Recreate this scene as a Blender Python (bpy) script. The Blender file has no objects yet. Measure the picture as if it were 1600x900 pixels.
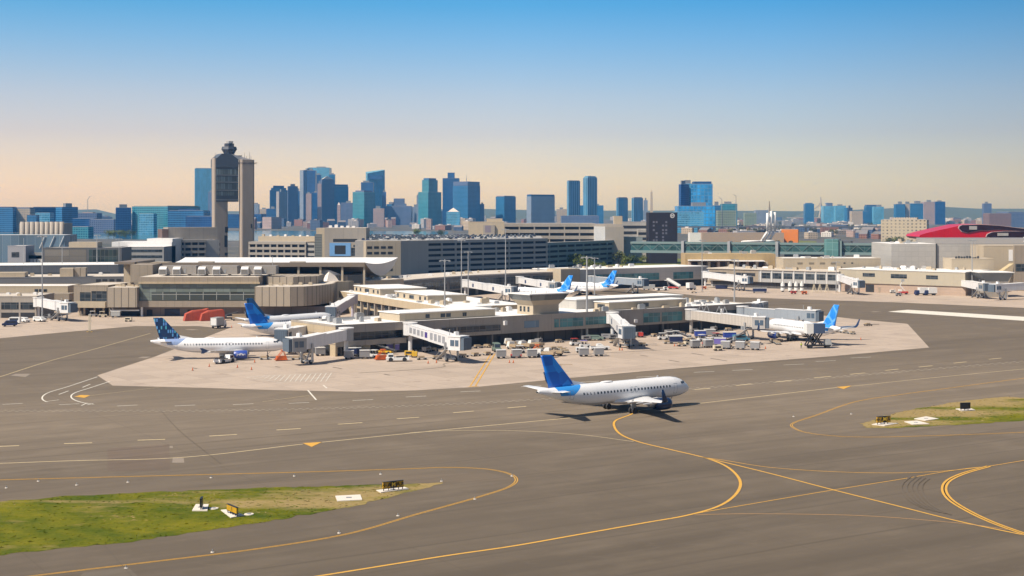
import bpy, math, random
from mathutils import Vector, Matrix
R = math.radians
random.seed(7)
C = bpy.context.scene.collection
sc = bpy.context.scene
# ---------------------------------------------------------------- camera, light, exposure
H, F, HY = 38.0, 2230.0, 332.0          # camera height (m), focal length (px of a 1600 wide frame), horizon row
cam = bpy.data.cameras.new('camera'); cam.lens = 36*F/1600; cam.sensor_width = 36
cam.shift_y = -(450-HY)/1600; cam.clip_start = 1; cam.clip_end = 60000
co = bpy.data.objects.new('camera', cam); C.objects.link(co); co.location = (0, 0, H); co.rotation_euler = (R(90), 0, 0)
sc.camera = co
SUN_TO = Vector((-0.84, -0.54, 0)).normalized(); SUN_EL = R(50)
SUN_TO = Vector((SUN_TO.x*math.cos(SUN_EL), SUN_TO.y*math.cos(SUN_EL), math.sin(SUN_EL)))
sl = bpy.data.lights.new('sun', 'SUN'); sl.energy = 5.0; sl.angle = R(0.53); sl.color = (1.0, 0.91, 0.78)
so = bpy.data.objects.new('sun', sl); C.objects.link(so); so.rotation_euler = SUN_TO.to_track_quat('Z', 'Y').to_euler(); so.location = (-200, -200, 400)
w = bpy.data.worlds.new('World'); sc.world = w; w.use_nodes = True
nt = w.node_tree; nt.nodes.clear()
sky = nt.nodes.new('ShaderNodeTexSky'); sky.sky_type = 'NISHITA'; sky.sun_disc = False
sky.sun_elevation = SUN_EL; sky.sun_rotation = math.atan2(SUN_TO.x, SUN_TO.y); sky.dust_density = 1.0; sky.ozone_density = 2.0
bg = nt.nodes.new('ShaderNodeBackground'); bg.inputs['Strength'].default_value = 0.066
tc = nt.nodes.new('ShaderNodeTexCoord'); sx = nt.nodes.new('ShaderNodeSeparateXYZ'); nt.links.new(tc.outputs['Generated'], sx.inputs[0])
SKY_TINT = [(0.0, (3.10, 2.65, 1.98)), (0.03, (2.19, 1.85, 1.78)), (0.055, (1.70, 1.49, 1.68)), (0.081, (1.44, 1.42, 1.68)), (0.121, (0.80, 1.28, 1.73)), (0.145, (0.43, 1.17, 1.7)), (0.3, (0.75, 0.95, 1.1)), (0.6, (1, 1, 1))]
rp = nt.nodes.new('ShaderNodeValToRGB'); cr = rp.color_ramp
while len(cr.elements) < len(SKY_TINT): cr.elements.new(0.5)
for e, (p, c) in zip(cr.elements, SKY_TINT): e.position = p; e.color = (*[q/5 for q in c], 1)
nt.links.new(sx.outputs['Z'], rp.inputs[0])
mx = nt.nodes.new('ShaderNodeMix'); mx.data_type = 'RGBA'; mx.blend_type = 'MULTIPLY'; mx.inputs[0].default_value = 1
nt.links.new(sky.outputs[0], mx.inputs[6]); nt.links.new(rp.outputs[0], mx.inputs[7])
vm = nt.nodes.new('ShaderNodeVectorMath'); vm.operation = 'SCALE'; vm.inputs['Scale'].default_value = 6.0
rp2 = nt.nodes.new('ShaderNodeValToRGB'); ma = nt.nodes.new('ShaderNodeMath'); ma.operation = 'ADD'; ma.inputs[1].default_value = 0.5; nt.links.new(sx.outputs['X'], ma.inputs[0]); nt.links.new(ma.outputs[0], rp2.inputs[0])   # the air is paler towards the sun, deeper away from it
AZ = [(0.14, (0.95, 0.87, 0.83)), (0.5, (0.83, 0.83, 0.83)), (0.68, (0.67, 0.73, 0.76)), (0.86, (0.52, 0.555, 0.58))]
while len(rp2.color_ramp.elements) < 4: rp2.color_ramp.elements.new(0.5)
for e, (p, c) in zip(rp2.color_ramp.elements, AZ): e.position = p; e.color = (*c, 1)
mx2 = nt.nodes.new('ShaderNodeMix'); mx2.data_type = 'RGBA'; mx2.blend_type = 'MULTIPLY'; mx2.inputs[0].default_value = 1
nt.links.new(mx.outputs[2], mx2.inputs[6]); nt.links.new(rp2.outputs[0], mx2.inputs[7])
nt.links.new(mx2.outputs[2], vm.inputs[0]); nt.links.new(vm.outputs[0], bg.inputs['Color'])
wo = nt.nodes.new('ShaderNodeOutputWorld'); nt.links.new(bg.outputs[0], wo.inputs[0])
sc.view_settings.view_transform = 'Standard'; sc.view_settings.look = 'None'; sc.view_settings.gamma = 1
sc.view_settings.exposure = 0.37
sc.cycles.max_bounces = 5; sc.cycles.volume_bounces = 0; sc.cycles.use_denoising = True
sc.cycles.diffuse_bounces = 3; sc.cycles.glossy_bounces = 3; sc.cycles.use_adaptive_sampling = True; sc.cycles.adaptive_threshold = 0.015

# ---------------------------------------------------------------- helpers
def dep(y, z=0.0): return F*(H-z)/(y-HY)
def wx(x, Y): return (x-800)/F*Y
def wz(y, Y): return H-(y-HY)*Y/F
def gp(x, y, z=0.0):
    Y = dep(y, z); return Vector((wx(x, Y), Y, z))
class MB:
    def __init__(s): s.v = []; s.f = []; s.m = []
    def face(s, pts, mi=0):
        n = len(s.v); s.v += [tuple(p) for p in pts]; s.f.append(tuple(range(n, n+len(pts)))); s.m.append(mi); return s
    def add(s, vs, fs, mi=0):
        n = len(s.v); s.v += [tuple(p) for p in vs]
        for f in fs: s.f.append(tuple(n+i for i in f)); s.m.append(mi)
        return s
    def box(s, x0, x1, y0, y1, z0, z1, mi=0, top=None):
        if x0 > x1: x0, x1 = x1, x0
        if y0 > y1: y0, y1 = y1, y0
        vs = [(x0,y0,z0),(x1,y0,z0),(x1,y1,z0),(x0,y1,z0),(x0,y0,z1),(x1,y0,z1),(x1,y1,z1),(x0,y1,z1)]
        s.add(vs, [(3,2,1,0),(0,1,5,4),(1,2,6,5),(2,3,7,6),(3,0,4,7)], mi)
        n = len(s.v)-8; s.f.append((n+4,n+5,n+6,n+7)); s.m.append(mi if top is None else top); return s
    def prism(s, poly, z0, z1, mi=0, top=None, poly2=None):
        a = sum(poly[i][0]*poly[(i+1)%len(poly)][1]-poly[(i+1)%len(poly)][0]*poly[i][1] for i in range(len(poly)))
        if a < 0:
            poly = list(reversed(poly)); poly2 = list(reversed(poly2)) if poly2 else None
        q = poly2 or poly; n = len(poly)
        for i in range(n):
            j = (i+1) % n
            s.face([(*poly[i][:2], z0), (*poly[j][:2], z0), (*q[j][:2], z1), (*q[i][:2], z1)], mi)
        s.face([(*p[:2], z1) for p in q], mi if top is None else top)
        s.face([(*p[:2], z0) for p in reversed(poly)], mi); return s
    def cyl(s, p0, p1, r0, r1=None, n=10, mi=0, cap=True):
        r1 = r0 if r1 is None else r1; p0, p1 = Vector(p0), Vector(p1); d = (p1-p0).normalized()
        a = d.orthogonal().normalized(); b = d.cross(a)
        r = lambda p, q: [p+a*math.cos(2*math.pi*i/n)*q+b*math.sin(2*math.pi*i/n)*q for i in range(n)]
        k = [(i, (i+1)%n, n+(i+1)%n, n+i) for i in range(n)]
        if cap: k += [tuple(range(n-1, -1, -1)), tuple(range(n, 2*n))]
        return s.add(r(p0, r0)+r(p1, r1), k, mi)
    def tube(s, pts, r, n=8, mi=0):
        for a, b in zip(pts[:-1], pts[1:]): s.cyl(a, b, r, r, n, mi)
        return s
    def loft(s, rings, mi=0, cap=True, closed=True):
        n = len(rings[0]); vs = [p for q in rings for p in q]; fs = []
        for i in range(len(rings)-1):
            for j in range(n if closed else n-1):
                k = (j+1) % n; fs.append((i*n+j, i*n+k, (i+1)*n+k, (i+1)*n+j))
        if cap: fs += [tuple(range(n-1, -1, -1)), tuple(range((len(rings)-1)*n, len(rings)*n))]
        return s.add(vs, fs, mi)
    def bar(s, p0, p1, w_, h_, mi=0):                # rectangular bar between two points
        p0, p1 = Vector(p0), Vector(p1); d = (p1-p0).normalized()
        a = Vector((-d.y, d.x, 0)); a = a.normalized() if a.length > 1e-4 else Vector((1, 0, 0)); b = d.cross(a)
        o = [a*sx_*w_/2+b*sy_*h_/2 for sx_, sy_ in ((-1,-1),(1,-1),(1,1),(-1,1))]
        return s.add([p0+q for q in o]+[p1+q for q in o], [(0,1,2,3),(7,6,5,4),(1,0,4,5),(2,1,5,6),(3,2,6,7),(0,3,7,4)], mi)
    def mesh(s, name, mats, smooth=False):
        me = bpy.data.meshes.new(name); me.from_pydata(s.v, [], s.f)
        for m in (mats if isinstance(mats, (list, tuple)) else [mats]): me.materials.append(m)
        me.polygons.foreach_set('material_index', s.m); uv = me.uv_layers.new(name='UVMap'); d = [0.0]*(2*len(me.loops)); V = s.v
        for p in me.polygons:
            n = p.normal
            if abs(n.z) > 0.75: ax, ay = Vector((1, 0, 0)), Vector((0, 1, 0))
            else: ax = Vector((-n.y, n.x, 0)).normalized(); ay = Vector((0, 0, 1))
            for li in p.loop_indices:
                c = V[me.loops[li].vertex_index]; d[2*li] = ax.x*c[0]+ax.y*c[1]; d[2*li+1] = ay.y*c[1]+ay.z*c[2]
        uv.data.foreach_set('uv', d)
        if smooth: me.polygons.foreach_set('use_smooth', [True]*len(me.polygons))
        me.update(); return me
    def build(s, name, mats, parent=None, smooth=False, loc=None, rz=0.0):
        o = bpy.data.objects.new(name, s.mesh(name, mats, smooth)); C.objects.link(o)
        if parent: o.parent = parent
        if loc is not None: o.location = loc
        if rz: o.rotation_euler.z = rz
        return o
def tag(o, label, cat, group=None):
    o['label'] = label; o['category'] = cat
    if group: o['group'] = group
    return o
def kind(o, k): o['kind'] = k; return o
def thing(name, label, cat, loc=(0, 0, 0), rz=0.0, group=None):
    o = bpy.data.objects.new(name, None); C.objects.link(o); o.empty_display_size = 1
    o.location = loc; o.rotation_euler.z = rz; return tag(o, label, cat, group)
def dup(src, loc=None, rz=None, label=None, group=None, swap=None):
    def rec(o, par):
        c = o.copy(); C.objects.link(c); c.parent = par
        if swap and o.type == 'MESH':
            for sl_ in c.material_slots:
                if sl_.material in swap:
                    m = sl_.material; sl_.link = 'OBJECT'; sl_.material = swap[m]
        for ch in [q for q in src_children(o)]: rec(ch, c)
        return c
    r = rec(src, None)
    if loc is not None: r.location = loc
    if rz is not None: r.rotation_euler.z = rz
    if label: r['label'] = label
    if group: r['group'] = group
    return r
def src_children(o): return list(o.children)

# ---------------------------------------------------------------- materials
MATS = {}
class N:                                                   # tiny node-graph helper
    def __init__(s, name):
        s.m = bpy.data.materials.new(name); s.m.use_nodes = True; s.t = s.m.node_tree; s.t.nodes.clear()
        s.out = s.t.nodes.new('ShaderNodeOutputMaterial'); s.b = s.t.nodes.new('ShaderNodeBsdfPrincipled'); s.t.links.new(s.b.outputs[0], s.out.inputs[0])
    def n(s, t, **k):
        q = s.t.nodes.new(t)
        for a, v in k.items(): setattr(q, a, v)
        return q
    def put(s, v, sock):
        if isinstance(v, bpy.types.NodeSocket): s.t.links.new(v, sock)
        elif isinstance(v, (tuple, list)) and len(v) == 3 and sock.type == 'RGBA': sock.default_value = (*v, 1)
        else: sock.default_value = v
    def math(s, op, a, b=0.0, clamp=False):
        q = s.n('ShaderNodeMath', operation=op, use_clamp=clamp); s.put(a, q.inputs[0]); s.put(b, q.inputs[1]); return q.outputs[0]
    def mix(s, f, a, b, mode='MIX'):
        q = s.n('ShaderNodeMix', data_type='RGBA', blend_type=mode); s.put(f, q.inputs[0]); s.put(a, q.inputs[6]); s.put(b, q.inputs[7]); return q.outputs[2]
    def coord(s, which='Object'): return s.n('ShaderNodeTexCoord').outputs[which]
    def map(s, v, sc_=(1, 1, 1), rot=(0, 0, 0), loc=(0, 0, 0)):
        q = s.n('ShaderNodeMapping'); s.put(v, q.inputs[0]); q.inputs['Scale'].default_value = sc_; q.inputs['Rotation'].default_value = rot; q.inputs['Location'].default_value = loc; return q.outputs[0]
    def noise(s, v, scale, det=3, rough=0.55):
        q = s.n('ShaderNodeTexNoise'); s.put(v, q.inputs['Vector']); q.inputs['Scale'].default_value = scale; q.inputs['Detail'].default_value = det; q.inputs['Roughness'].default_value = rough; return q.outputs['Fac']
    def ramp(s, f, *st):
        q = s.n('ShaderNodeValToRGB'); s.put(f, q.inputs[0]); e = q.color_ramp.elements
        while len(e) < len(st): e.new(0.5)
        for a, (p, c) in zip(e, st): a.position = p; a.color = (*c, 1) if isinstance(c, (tuple, list)) else (c, c, c, 1)
        return q.outputs[0]
    def sep(s, v): q = s.n('ShaderNodeSeparateXYZ'); s.put(v, q.inputs[0]); return q.outputs
    def fin(s, col, rough=0.7, metal=0.0, bump=None, bstr=0.2, bdist=0.05, spec=None):
        s.put(col, s.b.inputs['Base Color']); s.put(rough, s.b.inputs['Roughness']); s.put(metal, s.b.inputs['Metallic'])
        if spec is not None: s.b.inputs['Specular IOR Level'].default_value = spec
        if bump is not None:
            q = s.n('ShaderNodeBump'); q.inputs['Strength'].default_value = bstr; q.inputs['Distance'].default_value = bdist; s.put(bump, q.inputs['Height']); s.put(q.outputs[0], s.b.inputs['Normal'])
        return s.m
def mul(c, k): return tuple(min(1, x*k) for x in c)
def plain(name, col, rough=0.7, metal=0.0, var=0.14, scale=0.6, panel=None, streak=0.0, spec=None):
    """a matt surface with uneven tone, optional panel joints (width, height, joint, joint darkness) and rain streaks"""
    if name in MATS: return MATS[name]
    g = N(name); o = g.coord('Object')
    f = g.noise(o, scale, 4); c = g.mix(f, mul(col, 1-var), mul(col, 1+var))
    f2 = g.noise(o, scale*0.13, 2); c = g.mix(g.math('MULTIPLY', f2, 0.5), c, mul(col, 1-var*1.3))
    if streak:
        f3 = g.noise(g.map(g.coord('UV'), (1.3, 0.06, 1)), 1.0, 3); c = g.mix(g.math('MULTIPLY', g.ramp(f3, (0.45, 0.0), (0.75, 1.0)), streak), c, mul(col, 0.55))
    if panel:
        u = g.sep(g.coord('UV')); pw, ph, j, dk = panel
        lu = g.math('LESS_THAN', g.math('FRACT', g.math('DIVIDE', u[0], pw)), j/pw); ln = lu
        if ph:
            lv = g.math('LESS_THAN', g.math('FRACT', g.math('DIVIDE', u[1], ph)), j/ph); ln = g.math('MAXIMUM', lu, lv)
        wn = g.n('ShaderNodeTexWhiteNoise', noise_dimensions='2D')
        cb = g.n('ShaderNodeCombineXYZ'); g.put(g.math('FLOOR', g.math('DIVIDE', u[0], pw)), cb.inputs[0])
        if ph: g.put(g.math('FLOOR', g.math('DIVIDE', u[1], ph)), cb.inputs[1])
        g.put(cb.outputs[0], wn.inputs['Vector'])
        c = g.mix(g.math('MULTIPLY', wn.outputs['Value'], 0.22), c, mul(col, 0.72))
        c = g.mix(g.math('MULTIPLY', ln, dk), c, mul(col, 0.2))
    MATS[name] = g.fin(c, rough, metal, spec=spec); return MATS[name]
def glassy(name, col, rough=0.12, bw=1.5, bh=1.3, frame=(0.2, 0.22, 0.23), fw=0.08, metal=0.0, var=0.5):
    """curtain-wall glass with mullions from the wall's own UVs (metres)"""
    if name in MATS: return MATS[name]
    g = N(name); u = g.sep(g.coord('UV'))
    a = g.math('DIVIDE', u[0], bw); b = g.math('DIVIDE', u[1], bh)
    ln = g.math('MAXIMUM', g.math('LESS_THAN', g.math('FRACT', a), fw/bw), g.math('LESS_THAN', g.math('FRACT', b), fw/bh))
    cb = g.n('ShaderNodeCombineXYZ'); g.put(g.math('FLOOR', a), cb.inputs[0]); g.put(g.math('FLOOR', b), cb.inputs[1])
    wn = g.n('ShaderNodeTexWhiteNoise', noise_dimensions='2D'); g.put(cb.outputs[0], wn.inputs['Vector'])
    c = g.mix(wn.outputs['Value'], mul(col, 1-var), mul(col, 1+var)); c = g.mix(ln, c, frame)
    MATS[name] = g.fin(c, g.math('MAXIMUM', g.math('MULTIPLY', ln, 0.5), rough), metal); return MATS[name]
def facade(name, wall, glass, bw=3.0, bh=3.6, fx=0.6, fz=0.55, rough=0.15, var=0.6):
    """wall with a grid of windows: bay width, storey height, glazed fraction across and up"""
    if name in MATS: return MATS[name]
    g = N(name); u = g.sep(g.coord('UV'))
    a = g.math('DIVIDE', u[0], bw); b = g.math('DIVIDE', u[1], bh)
    ma = g.math('LESS_THAN', g.math('ABSOLUTE', g.math('SUBTRACT', g.math('FRACT', a), 0.5)), fx/2) if fx < 1 else 1.0
    mb = g.math('LESS_THAN', g.math('ABSOLUTE', g.math('SUBTRACT', g.math('FRACT', b), 0.5)), fz/2) if fz < 1 else 1.0
    k = g.math('MULTIPLY', ma, mb)
    cb = g.n('ShaderNodeCombineXYZ'); g.put(g.math('FLOOR', a), cb.inputs[0]); g.put(g.math('FLOOR', b), cb.inputs[1])
    wn = g.n('ShaderNodeTexWhiteNoise', noise_dimensions='2D'); g.put(cb.outputs[0], wn.inputs['Vector'])
    gl = g.mix(wn.outputs['Value'], mul(glass, 1-var*.6), mul(glass, 1+var*.6)); rf = g.noise(g.map(g.coord('Object'), (.03, .03, .012)), 1.0, 4, .7); gl = g.mix(g.ramp(rf, (.45, 0.0), (.62, .75)), gl, mul(glass, 2.3))  # broad noise paints pale reflections into the glass colour
    nz = g.noise(g.coord('Object'), 0.05, 3); wl = g.mix(nz, mul(wall, 0.85), mul(wall, 1.12))
    nr = g.n('ShaderNodeNewGeometry'); up = g.math('GREATER_THAN', g.sep(nr.outputs['Normal'])[2], 0.7)
    c = g.mix(k, wl, gl); c = g.mix(up, c, mul(wall, 0.9))
    MATS[name] = g.fin(c, g.math('SUBTRACT', 0.75, g.math('MULTIPLY', k, 0.75-rough))); return MATS[name]
# ---------------------------------------------------------------- ground, taxiway, aprons, markings
DIRP = Vector((125, 92, 0)).normalized(); ANG = math.atan2(92, 125)      # axis of the pier and of the taxiway
def m_asphalt(name, col, tint):
    g = N(name); o = g.coord('Object'); r = g.map(o, (1, 1, 1), (0, 0, -R(32)))
    big = g.noise(g.map(r, (0.012, 0.03, 1)), 1.0, 4); st = g.noise(g.map(r, (0.02, 0.5, 1)), 1.0, 5, 0.6); fine = g.noise(o, 3.0, 5, 0.7); mid = g.noise(g.map(r, (0.08, 0.16, 1)), 1.0, 4)
    st2 = g.noise(g.map(r, (0.006, 0.12, 1), (0, 0, R(9))), 1.0, 4)
    c = g.mix(big, mul(col, 0.80), mul(col, 1.16)); c = g.mix(g.ramp(st, (0.4, 0.0), (0.78, 0.8)), c, mul(col, 0.74))
    c = g.mix(g.ramp(mid, (0.5, 0.0), (0.75, 0.7)), c, tint); c = g.mix(g.ramp(st2, (0.52, 0.0), (0.66, 0.55)), c, mul(col, 0.68)); c = g.mix(g.math('MULTIPLY', fine, 0.3), c, mul(col, 0.75))
    pt = g.noise(g.map(o, (0.35, 0.5, 1), (0, 0, -ANG)), 1.0, 5, 0.7); c = g.mix(g.ramp(pt, (0.56, 0.0), (0.72, 0.30)), c, mul(col, 1.35)); oil = g.noise(g.map(o, (0.05, 0.07, 1), loc=(9, 4, 0)), 1.0, 5, 0.75); c = g.mix(g.ramp(oil, (0.58, 0.0), (0.74, 0.40)), c, mul(col, 0.6))
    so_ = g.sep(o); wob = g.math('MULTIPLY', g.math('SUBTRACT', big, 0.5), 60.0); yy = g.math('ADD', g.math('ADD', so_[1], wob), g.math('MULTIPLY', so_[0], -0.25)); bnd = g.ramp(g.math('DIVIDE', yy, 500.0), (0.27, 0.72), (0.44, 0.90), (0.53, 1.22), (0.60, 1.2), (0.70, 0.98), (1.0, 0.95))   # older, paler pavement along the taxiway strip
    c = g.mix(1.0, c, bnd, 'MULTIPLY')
    # long paving joints, slightly darker
    s = g.sep(r); wv = g.math('ADD', s[1], g.math('MULTIPLY', g.noise(g.map(r, (0.02, 0.02, 1)), 1.0, 3), 2.5))
    j = g.math('LESS_THAN', g.math('FRACT', g.math('DIVIDE', wv, 7.6)), 0.07); jf = g.ramp(g.noise(g.map(r, (0.006, 0.25, 1), loc=(5, 5, 0)), 1.0, 4, .7), (0.42, 0.0), (0.60, 0.5))
    c = g.mix(g.math('MULTIPLY', j, jf), c, mul(col, 0.5))
    j2 = g.math('LESS_THAN', g.math('FRACT', g.math('DIVIDE', s[0], 38.0)), 0.006); c = g.mix(g.math('MULTIPLY', j2, 0.25), c, mul(col, 0.5))
    return g.fin(c, 0.88, bump=fine, bstr=0.25, bdist=0.03, spec=0.25)
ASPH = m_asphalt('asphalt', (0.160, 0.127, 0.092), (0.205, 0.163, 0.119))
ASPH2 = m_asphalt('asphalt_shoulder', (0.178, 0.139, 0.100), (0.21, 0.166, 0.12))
def m_concrete(name, col):
    g = N(name); o = g.coord('Object'); r = g.map(o, (1, 1, 1), (0, 0, -ANG)); s = g.sep(r)
    big = g.noise(o, 0.025, 5, 0.65); mid = g.noise(g.map(r, (0.03, 0.12, 1)), 1.0, 5, 0.7); spot = g.noise(o, 0.16, 4, 0.7); fine = g.noise(o, 2.0, 4)
    c = g.mix(big, mul(col, 0.84), mul(col, 1.12)); c = g.mix(g.ramp(mid, (0.55, 0.0), (0.76, 0.75)), c, (0.27, 0.205, 0.16))
    c = g.mix(g.ramp(spot, (0.59, 0.0), (0.74, 0.6)), c, (0.16, 0.12, 0.092)); c = g.mix(g.math('MULTIPLY', fine, 0.25), c, mul(col, 0.8))
    a = g.math('DIVIDE', s[0], 7.6); b = g.math('DIVIDE', s[1], 7.6)
    cb = g.n('ShaderNodeCombineXYZ'); g.put(g.math('FLOOR', a), cb.inputs[0]); g.put(g.math('FLOOR', b), cb.inputs[1])
    wn = g.n('ShaderNodeTexWhiteNoise', noise_dimensions='2D'); g.put(cb.outputs[0], wn.inputs['Vector'])
    c = g.mix(g.math('MULTIPLY', g.math('POWER', wn.outputs['Value'], 2.5), 0.4), c, mul(col, 0.62))
    ln = g.math('MAXIMUM', g.math('LESS_THAN', g.math('FRACT', a), 0.02), g.math('LESS_THAN', g.math('FRACT', b), 0.02))
    c = g.mix(g.math('MULTIPLY', ln, 0.5), c, mul(col, 0.4))
    return g.fin(c, 0.85, bump=fine, bstr=0.15, bdist=0.02, spec=0.3)
CONC = m_concrete('apron_concrete', (0.445, 0.36, 0.29))
def m_grass():
    g = N('grass_turf'); o = g.coord('Object'); a = g.noise(o, 0.13, 5, 0.65); b = g.noise(o, 1.6, 4, 0.7); d = g.noise(g.map(o, (0.06, 0.11, 1), loc=(3, 7, 0)), 1.0, 6, 0.72)
    e = g.noise(o, 0.45, 5, 0.75); f = g.noise(g.map(o, (0.9, 2.2, 1)), 1.0, 4, 0.8)
    c = g.mix(g.ramp(a, (0.38, 0.0), (0.62, 1.0)), (0.050, 0.075, 0.003), (0.165, 0.150, 0.008)); c = g.mix(g.ramp(e, (0.45, 0.0), (0.7, 0.8)), c, (0.088, 0.108, 0.005)); c = g.mix(g.ramp(f, (0.55, 0.0), (0.8, 0.75)), c, (0.24, 0.23, 0.05)); c = g.mix(g.ramp(b, (0.5, 0.0), (0.8, 0.45)), c, (0.03, 0.05, 0.004))
    dry = g.mix(b, (0.23, 0.16, 0.06), (0.36, 0.27, 0.13))
    at = g.n('ShaderNodeAttribute', attribute_name='dry')
    k = g.ramp(g.math('ADD', d, g.math('MULTIPLY', at.outputs['Fac'], 0.42)), (0.545, 0.0), (0.74, 0.9))
    return g.fin(g.mix(k, c, dry), 0.95, bump=b, bstr=0.5, bdist=0.15, spec=0.1)
GRASS = m_grass()
def sheet(name, pts, z, m, k='structure', jag=0.0, step=None):
    q = [gp(*p) for p in pts]
    if jag:
        r_ = []
        for a, b in zip(q, q[1:]+q[:1]):
            n = max(1, int((b-a).length/step))
            for i in range(n):
                p = a.lerp(b, i/n); r_.append(p+Vector((random.uniform(-jag, jag), random.uniform(-jag, jag), 0)))
        q = r_
    a = sum(q[i].x*q[(i+1)%len(q)].y-q[(i+1)%len(q)].x*q[i].y for i in range(len(q)))
    if a < 0: q.reverse()
    return kind(MB().face([(p.x, p.y, z) for p in q]).build(name, m), k), q
def m_land():
    g = N('distant_land'); o = g.coord('Object'); a = g.noise(o, 0.004, 5, 0.7); b = g.noise(o, 0.03, 4, 0.7)
    c = g.mix(g.ramp(a, (0.4, 0.0), (0.65, 1.0)), (0.075, 0.072, 0.072), (0.035, 0.042, 0.028)); c = g.mix(g.ramp(b, (0.45, 0.0), (0.75, 0.8)), c, (0.20, 0.18, 0.15))
    return g.fin(c, 0.95)
kind(MB().face([(-5500, -140, -0.03), (5500, -140, -0.03), (5500, 9800, -0.03), (-5500, 9800, -0.03)]).build('ground', m_land()), 'structure')
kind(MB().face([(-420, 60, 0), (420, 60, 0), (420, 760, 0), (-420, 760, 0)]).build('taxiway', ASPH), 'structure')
gw = N('harbour_water'); wv = gw.noise(gw.map(gw.coord('Object'), (0.05, 0.12, 1)), 1.0, 4)
WATER = gw.fin((0.03, 0.115, 0.15), 0.12, bump=wv, bstr=0.35, bdist=1.0)
sheet('harbour_water', [(-600, 374.5), (100, 373), (380, 376), (580, 378), (700, 374), (700, 361.5), (420, 360.5), (100, 364), (-600, 365)], 0.004, WATER)
for pts in ([(-120, 537), (0, 528.5), (112, 518), (212, 509.5), (310, 509.5), (352, 513), (430, 500), (440, 462), (100, 452), (-120, 455)],
            [(690, 452), (1000, 452), (1090, 462), (1200, 466), (1400, 472.5), (1600, 481), (1760, 489), (1760, 446), (1400, 443), (1000, 437), (690, 436)]):
    sheet('apron_concrete', pts, 0.004, CONC)
sheet('apron_concrete', [(152, 586.5), (176, 602.5), (300, 605.5), (430, 609.5), (560, 612), (650, 610), (745, 604.5), (870, 592.5), (1000, 580.5), (1150, 568), (1300, 556.5), (1452, 543), (1418, 506), (1340, 499), (1240, 488), (1100, 468), (840, 455), (600, 470), (450, 490), (360, 512), (240, 558)], 0.008, CONC)
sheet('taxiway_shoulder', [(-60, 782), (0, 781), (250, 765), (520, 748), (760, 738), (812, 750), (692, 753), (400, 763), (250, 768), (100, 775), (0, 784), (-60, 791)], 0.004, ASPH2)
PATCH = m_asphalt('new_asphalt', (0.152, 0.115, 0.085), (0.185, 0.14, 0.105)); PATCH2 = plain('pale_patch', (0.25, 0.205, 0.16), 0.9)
for pts, m in (([(168, 701), (264, 694), (266, 735), (168, 736)], PATCH), ([(270, 715.5), (287, 715.5), (288, 723), (269, 723)], PATCH2), ([(265, 696.5), (270, 696.5), (270, 700), (265, 700)], PATCH2),
               ([(17, 587), (24, 584), (48, 584), (40, 589)], PATCH2), ([(215, 559.5), (222, 557.2), (235, 557.2), (229, 559.5)], PATCH2), ([(288, 514.5), (297, 514), (312, 515), (300, 516)], PATCH2),
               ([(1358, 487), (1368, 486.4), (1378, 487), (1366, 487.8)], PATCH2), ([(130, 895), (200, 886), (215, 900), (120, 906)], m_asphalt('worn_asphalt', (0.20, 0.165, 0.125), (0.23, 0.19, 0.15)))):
    sheet('pavement_patch', pts, 0.006, m)
# --- painted lines
def paint(name, col, var=0.25):
    g = N(name); o = g.coord('Object'); f = g.noise(o, 1.2, 5, 0.75); f2 = g.noise(o, 0.07, 3)
    c = g.mix(g.ramp(f, (0.5, 0.0), (0.8, 0.65)), col, (0.16, 0.135, 0.10)); return g.fin(g.mix(g.math('MULTIPLY', f2, var), c, mul(col, 0.6)), 0.75)
YEL = paint('yellow_paint', (0.64, 0.345, 0.045)); PALE = paint('worn_cream_paint', (0.64, 0.51, 0.30)); WHT = paint('white_paint', (0.70, 0.66, 0.58)); ORG = paint('worn_orange_paint', (0.40, 0.23, 0.09)); TAR = plain('tar_seal', (0.075, 0.062, 0.048), 0.8)
def smooth_pts(q, step=1.2):
    if len(q) == 2: return q
    out = []
    for i in range(len(q)-1):
        p0 = q[max(0, i-1)]; p1 = q[i]; p2 = q[i+1]; p3 = q[min(len(q)-1, i+2)]; L = (p2-p1).length; n = max(2, int(L/step))
        d1 = max((p1-p0).length, 1e-3)**0.5; d2 = L**0.5; d3 = max((p3-p2).length, 1e-3)**0.5      # centripetal Catmull-Rom
        for k in range(n):
            t = k/n
            if i == 0: m1 = (p2-p1)
            else: m1 = d2*((p1-p0)/d1-(p2-p0)/(d1+d2)+(p2-p1)/d2)
            if i == len(q)-2: m2 = (p2-p1)
            else: m2 = d2*((p2-p1)/d2-(p3-p1)/(d2+d3)+(p3-p2)/d3)
            out.append(p1*(2*t**3-3*t**2+1)+m1*(t**3-2*t**2+t)+p2*(-2*t**3+3*t**2)+m2*(t**3-t**2))
    return out+[q[-1]]
LZ = [0.012]
def line(name, pts, width, m, offs=(0.0,), sm=True):
    q = [gp(*p) for p in pts]; q = smooth_pts(q) if sm else q; mb = MB(); LZ[0] += 0.0005; z = LZ[0]
    for of in offs:
        L = []
        for i, p in enumerate(q):
            d = (q[min(i+1, len(q)-1)]-q[max(0, i-1)]).normalized(); nn = Vector((-d.y, d.x, 0)); L.append((p+nn*(of-width/2), p+nn*(of+width/2)))
        n = len(mb.v)
        for a, b in L: mb.v += [(a.x, a.y, z), (b.x, b.y, z)]
        for i in range(len(L)-1): mb.f.append((n+2*i, n+2*i+2, n+2*i+3, n+2*i+1)); mb.m.append(0)
    if m is YEL and width >= .28 and name.startswith('taxi') and not name.endswith('border'): line(name+'_border', pts, width+.3, EDGE, offs, sm); LZ[0] += .0005; mb.v = [(v[0], v[1], LZ[0]+.0005) for v in mb.v]
    return kind(mb.build(name, m), 'structure')
EDGE = plain('dark_line_border', (0.115, 0.088, 0.06), .85, var=.3, scale=.5)
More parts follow.
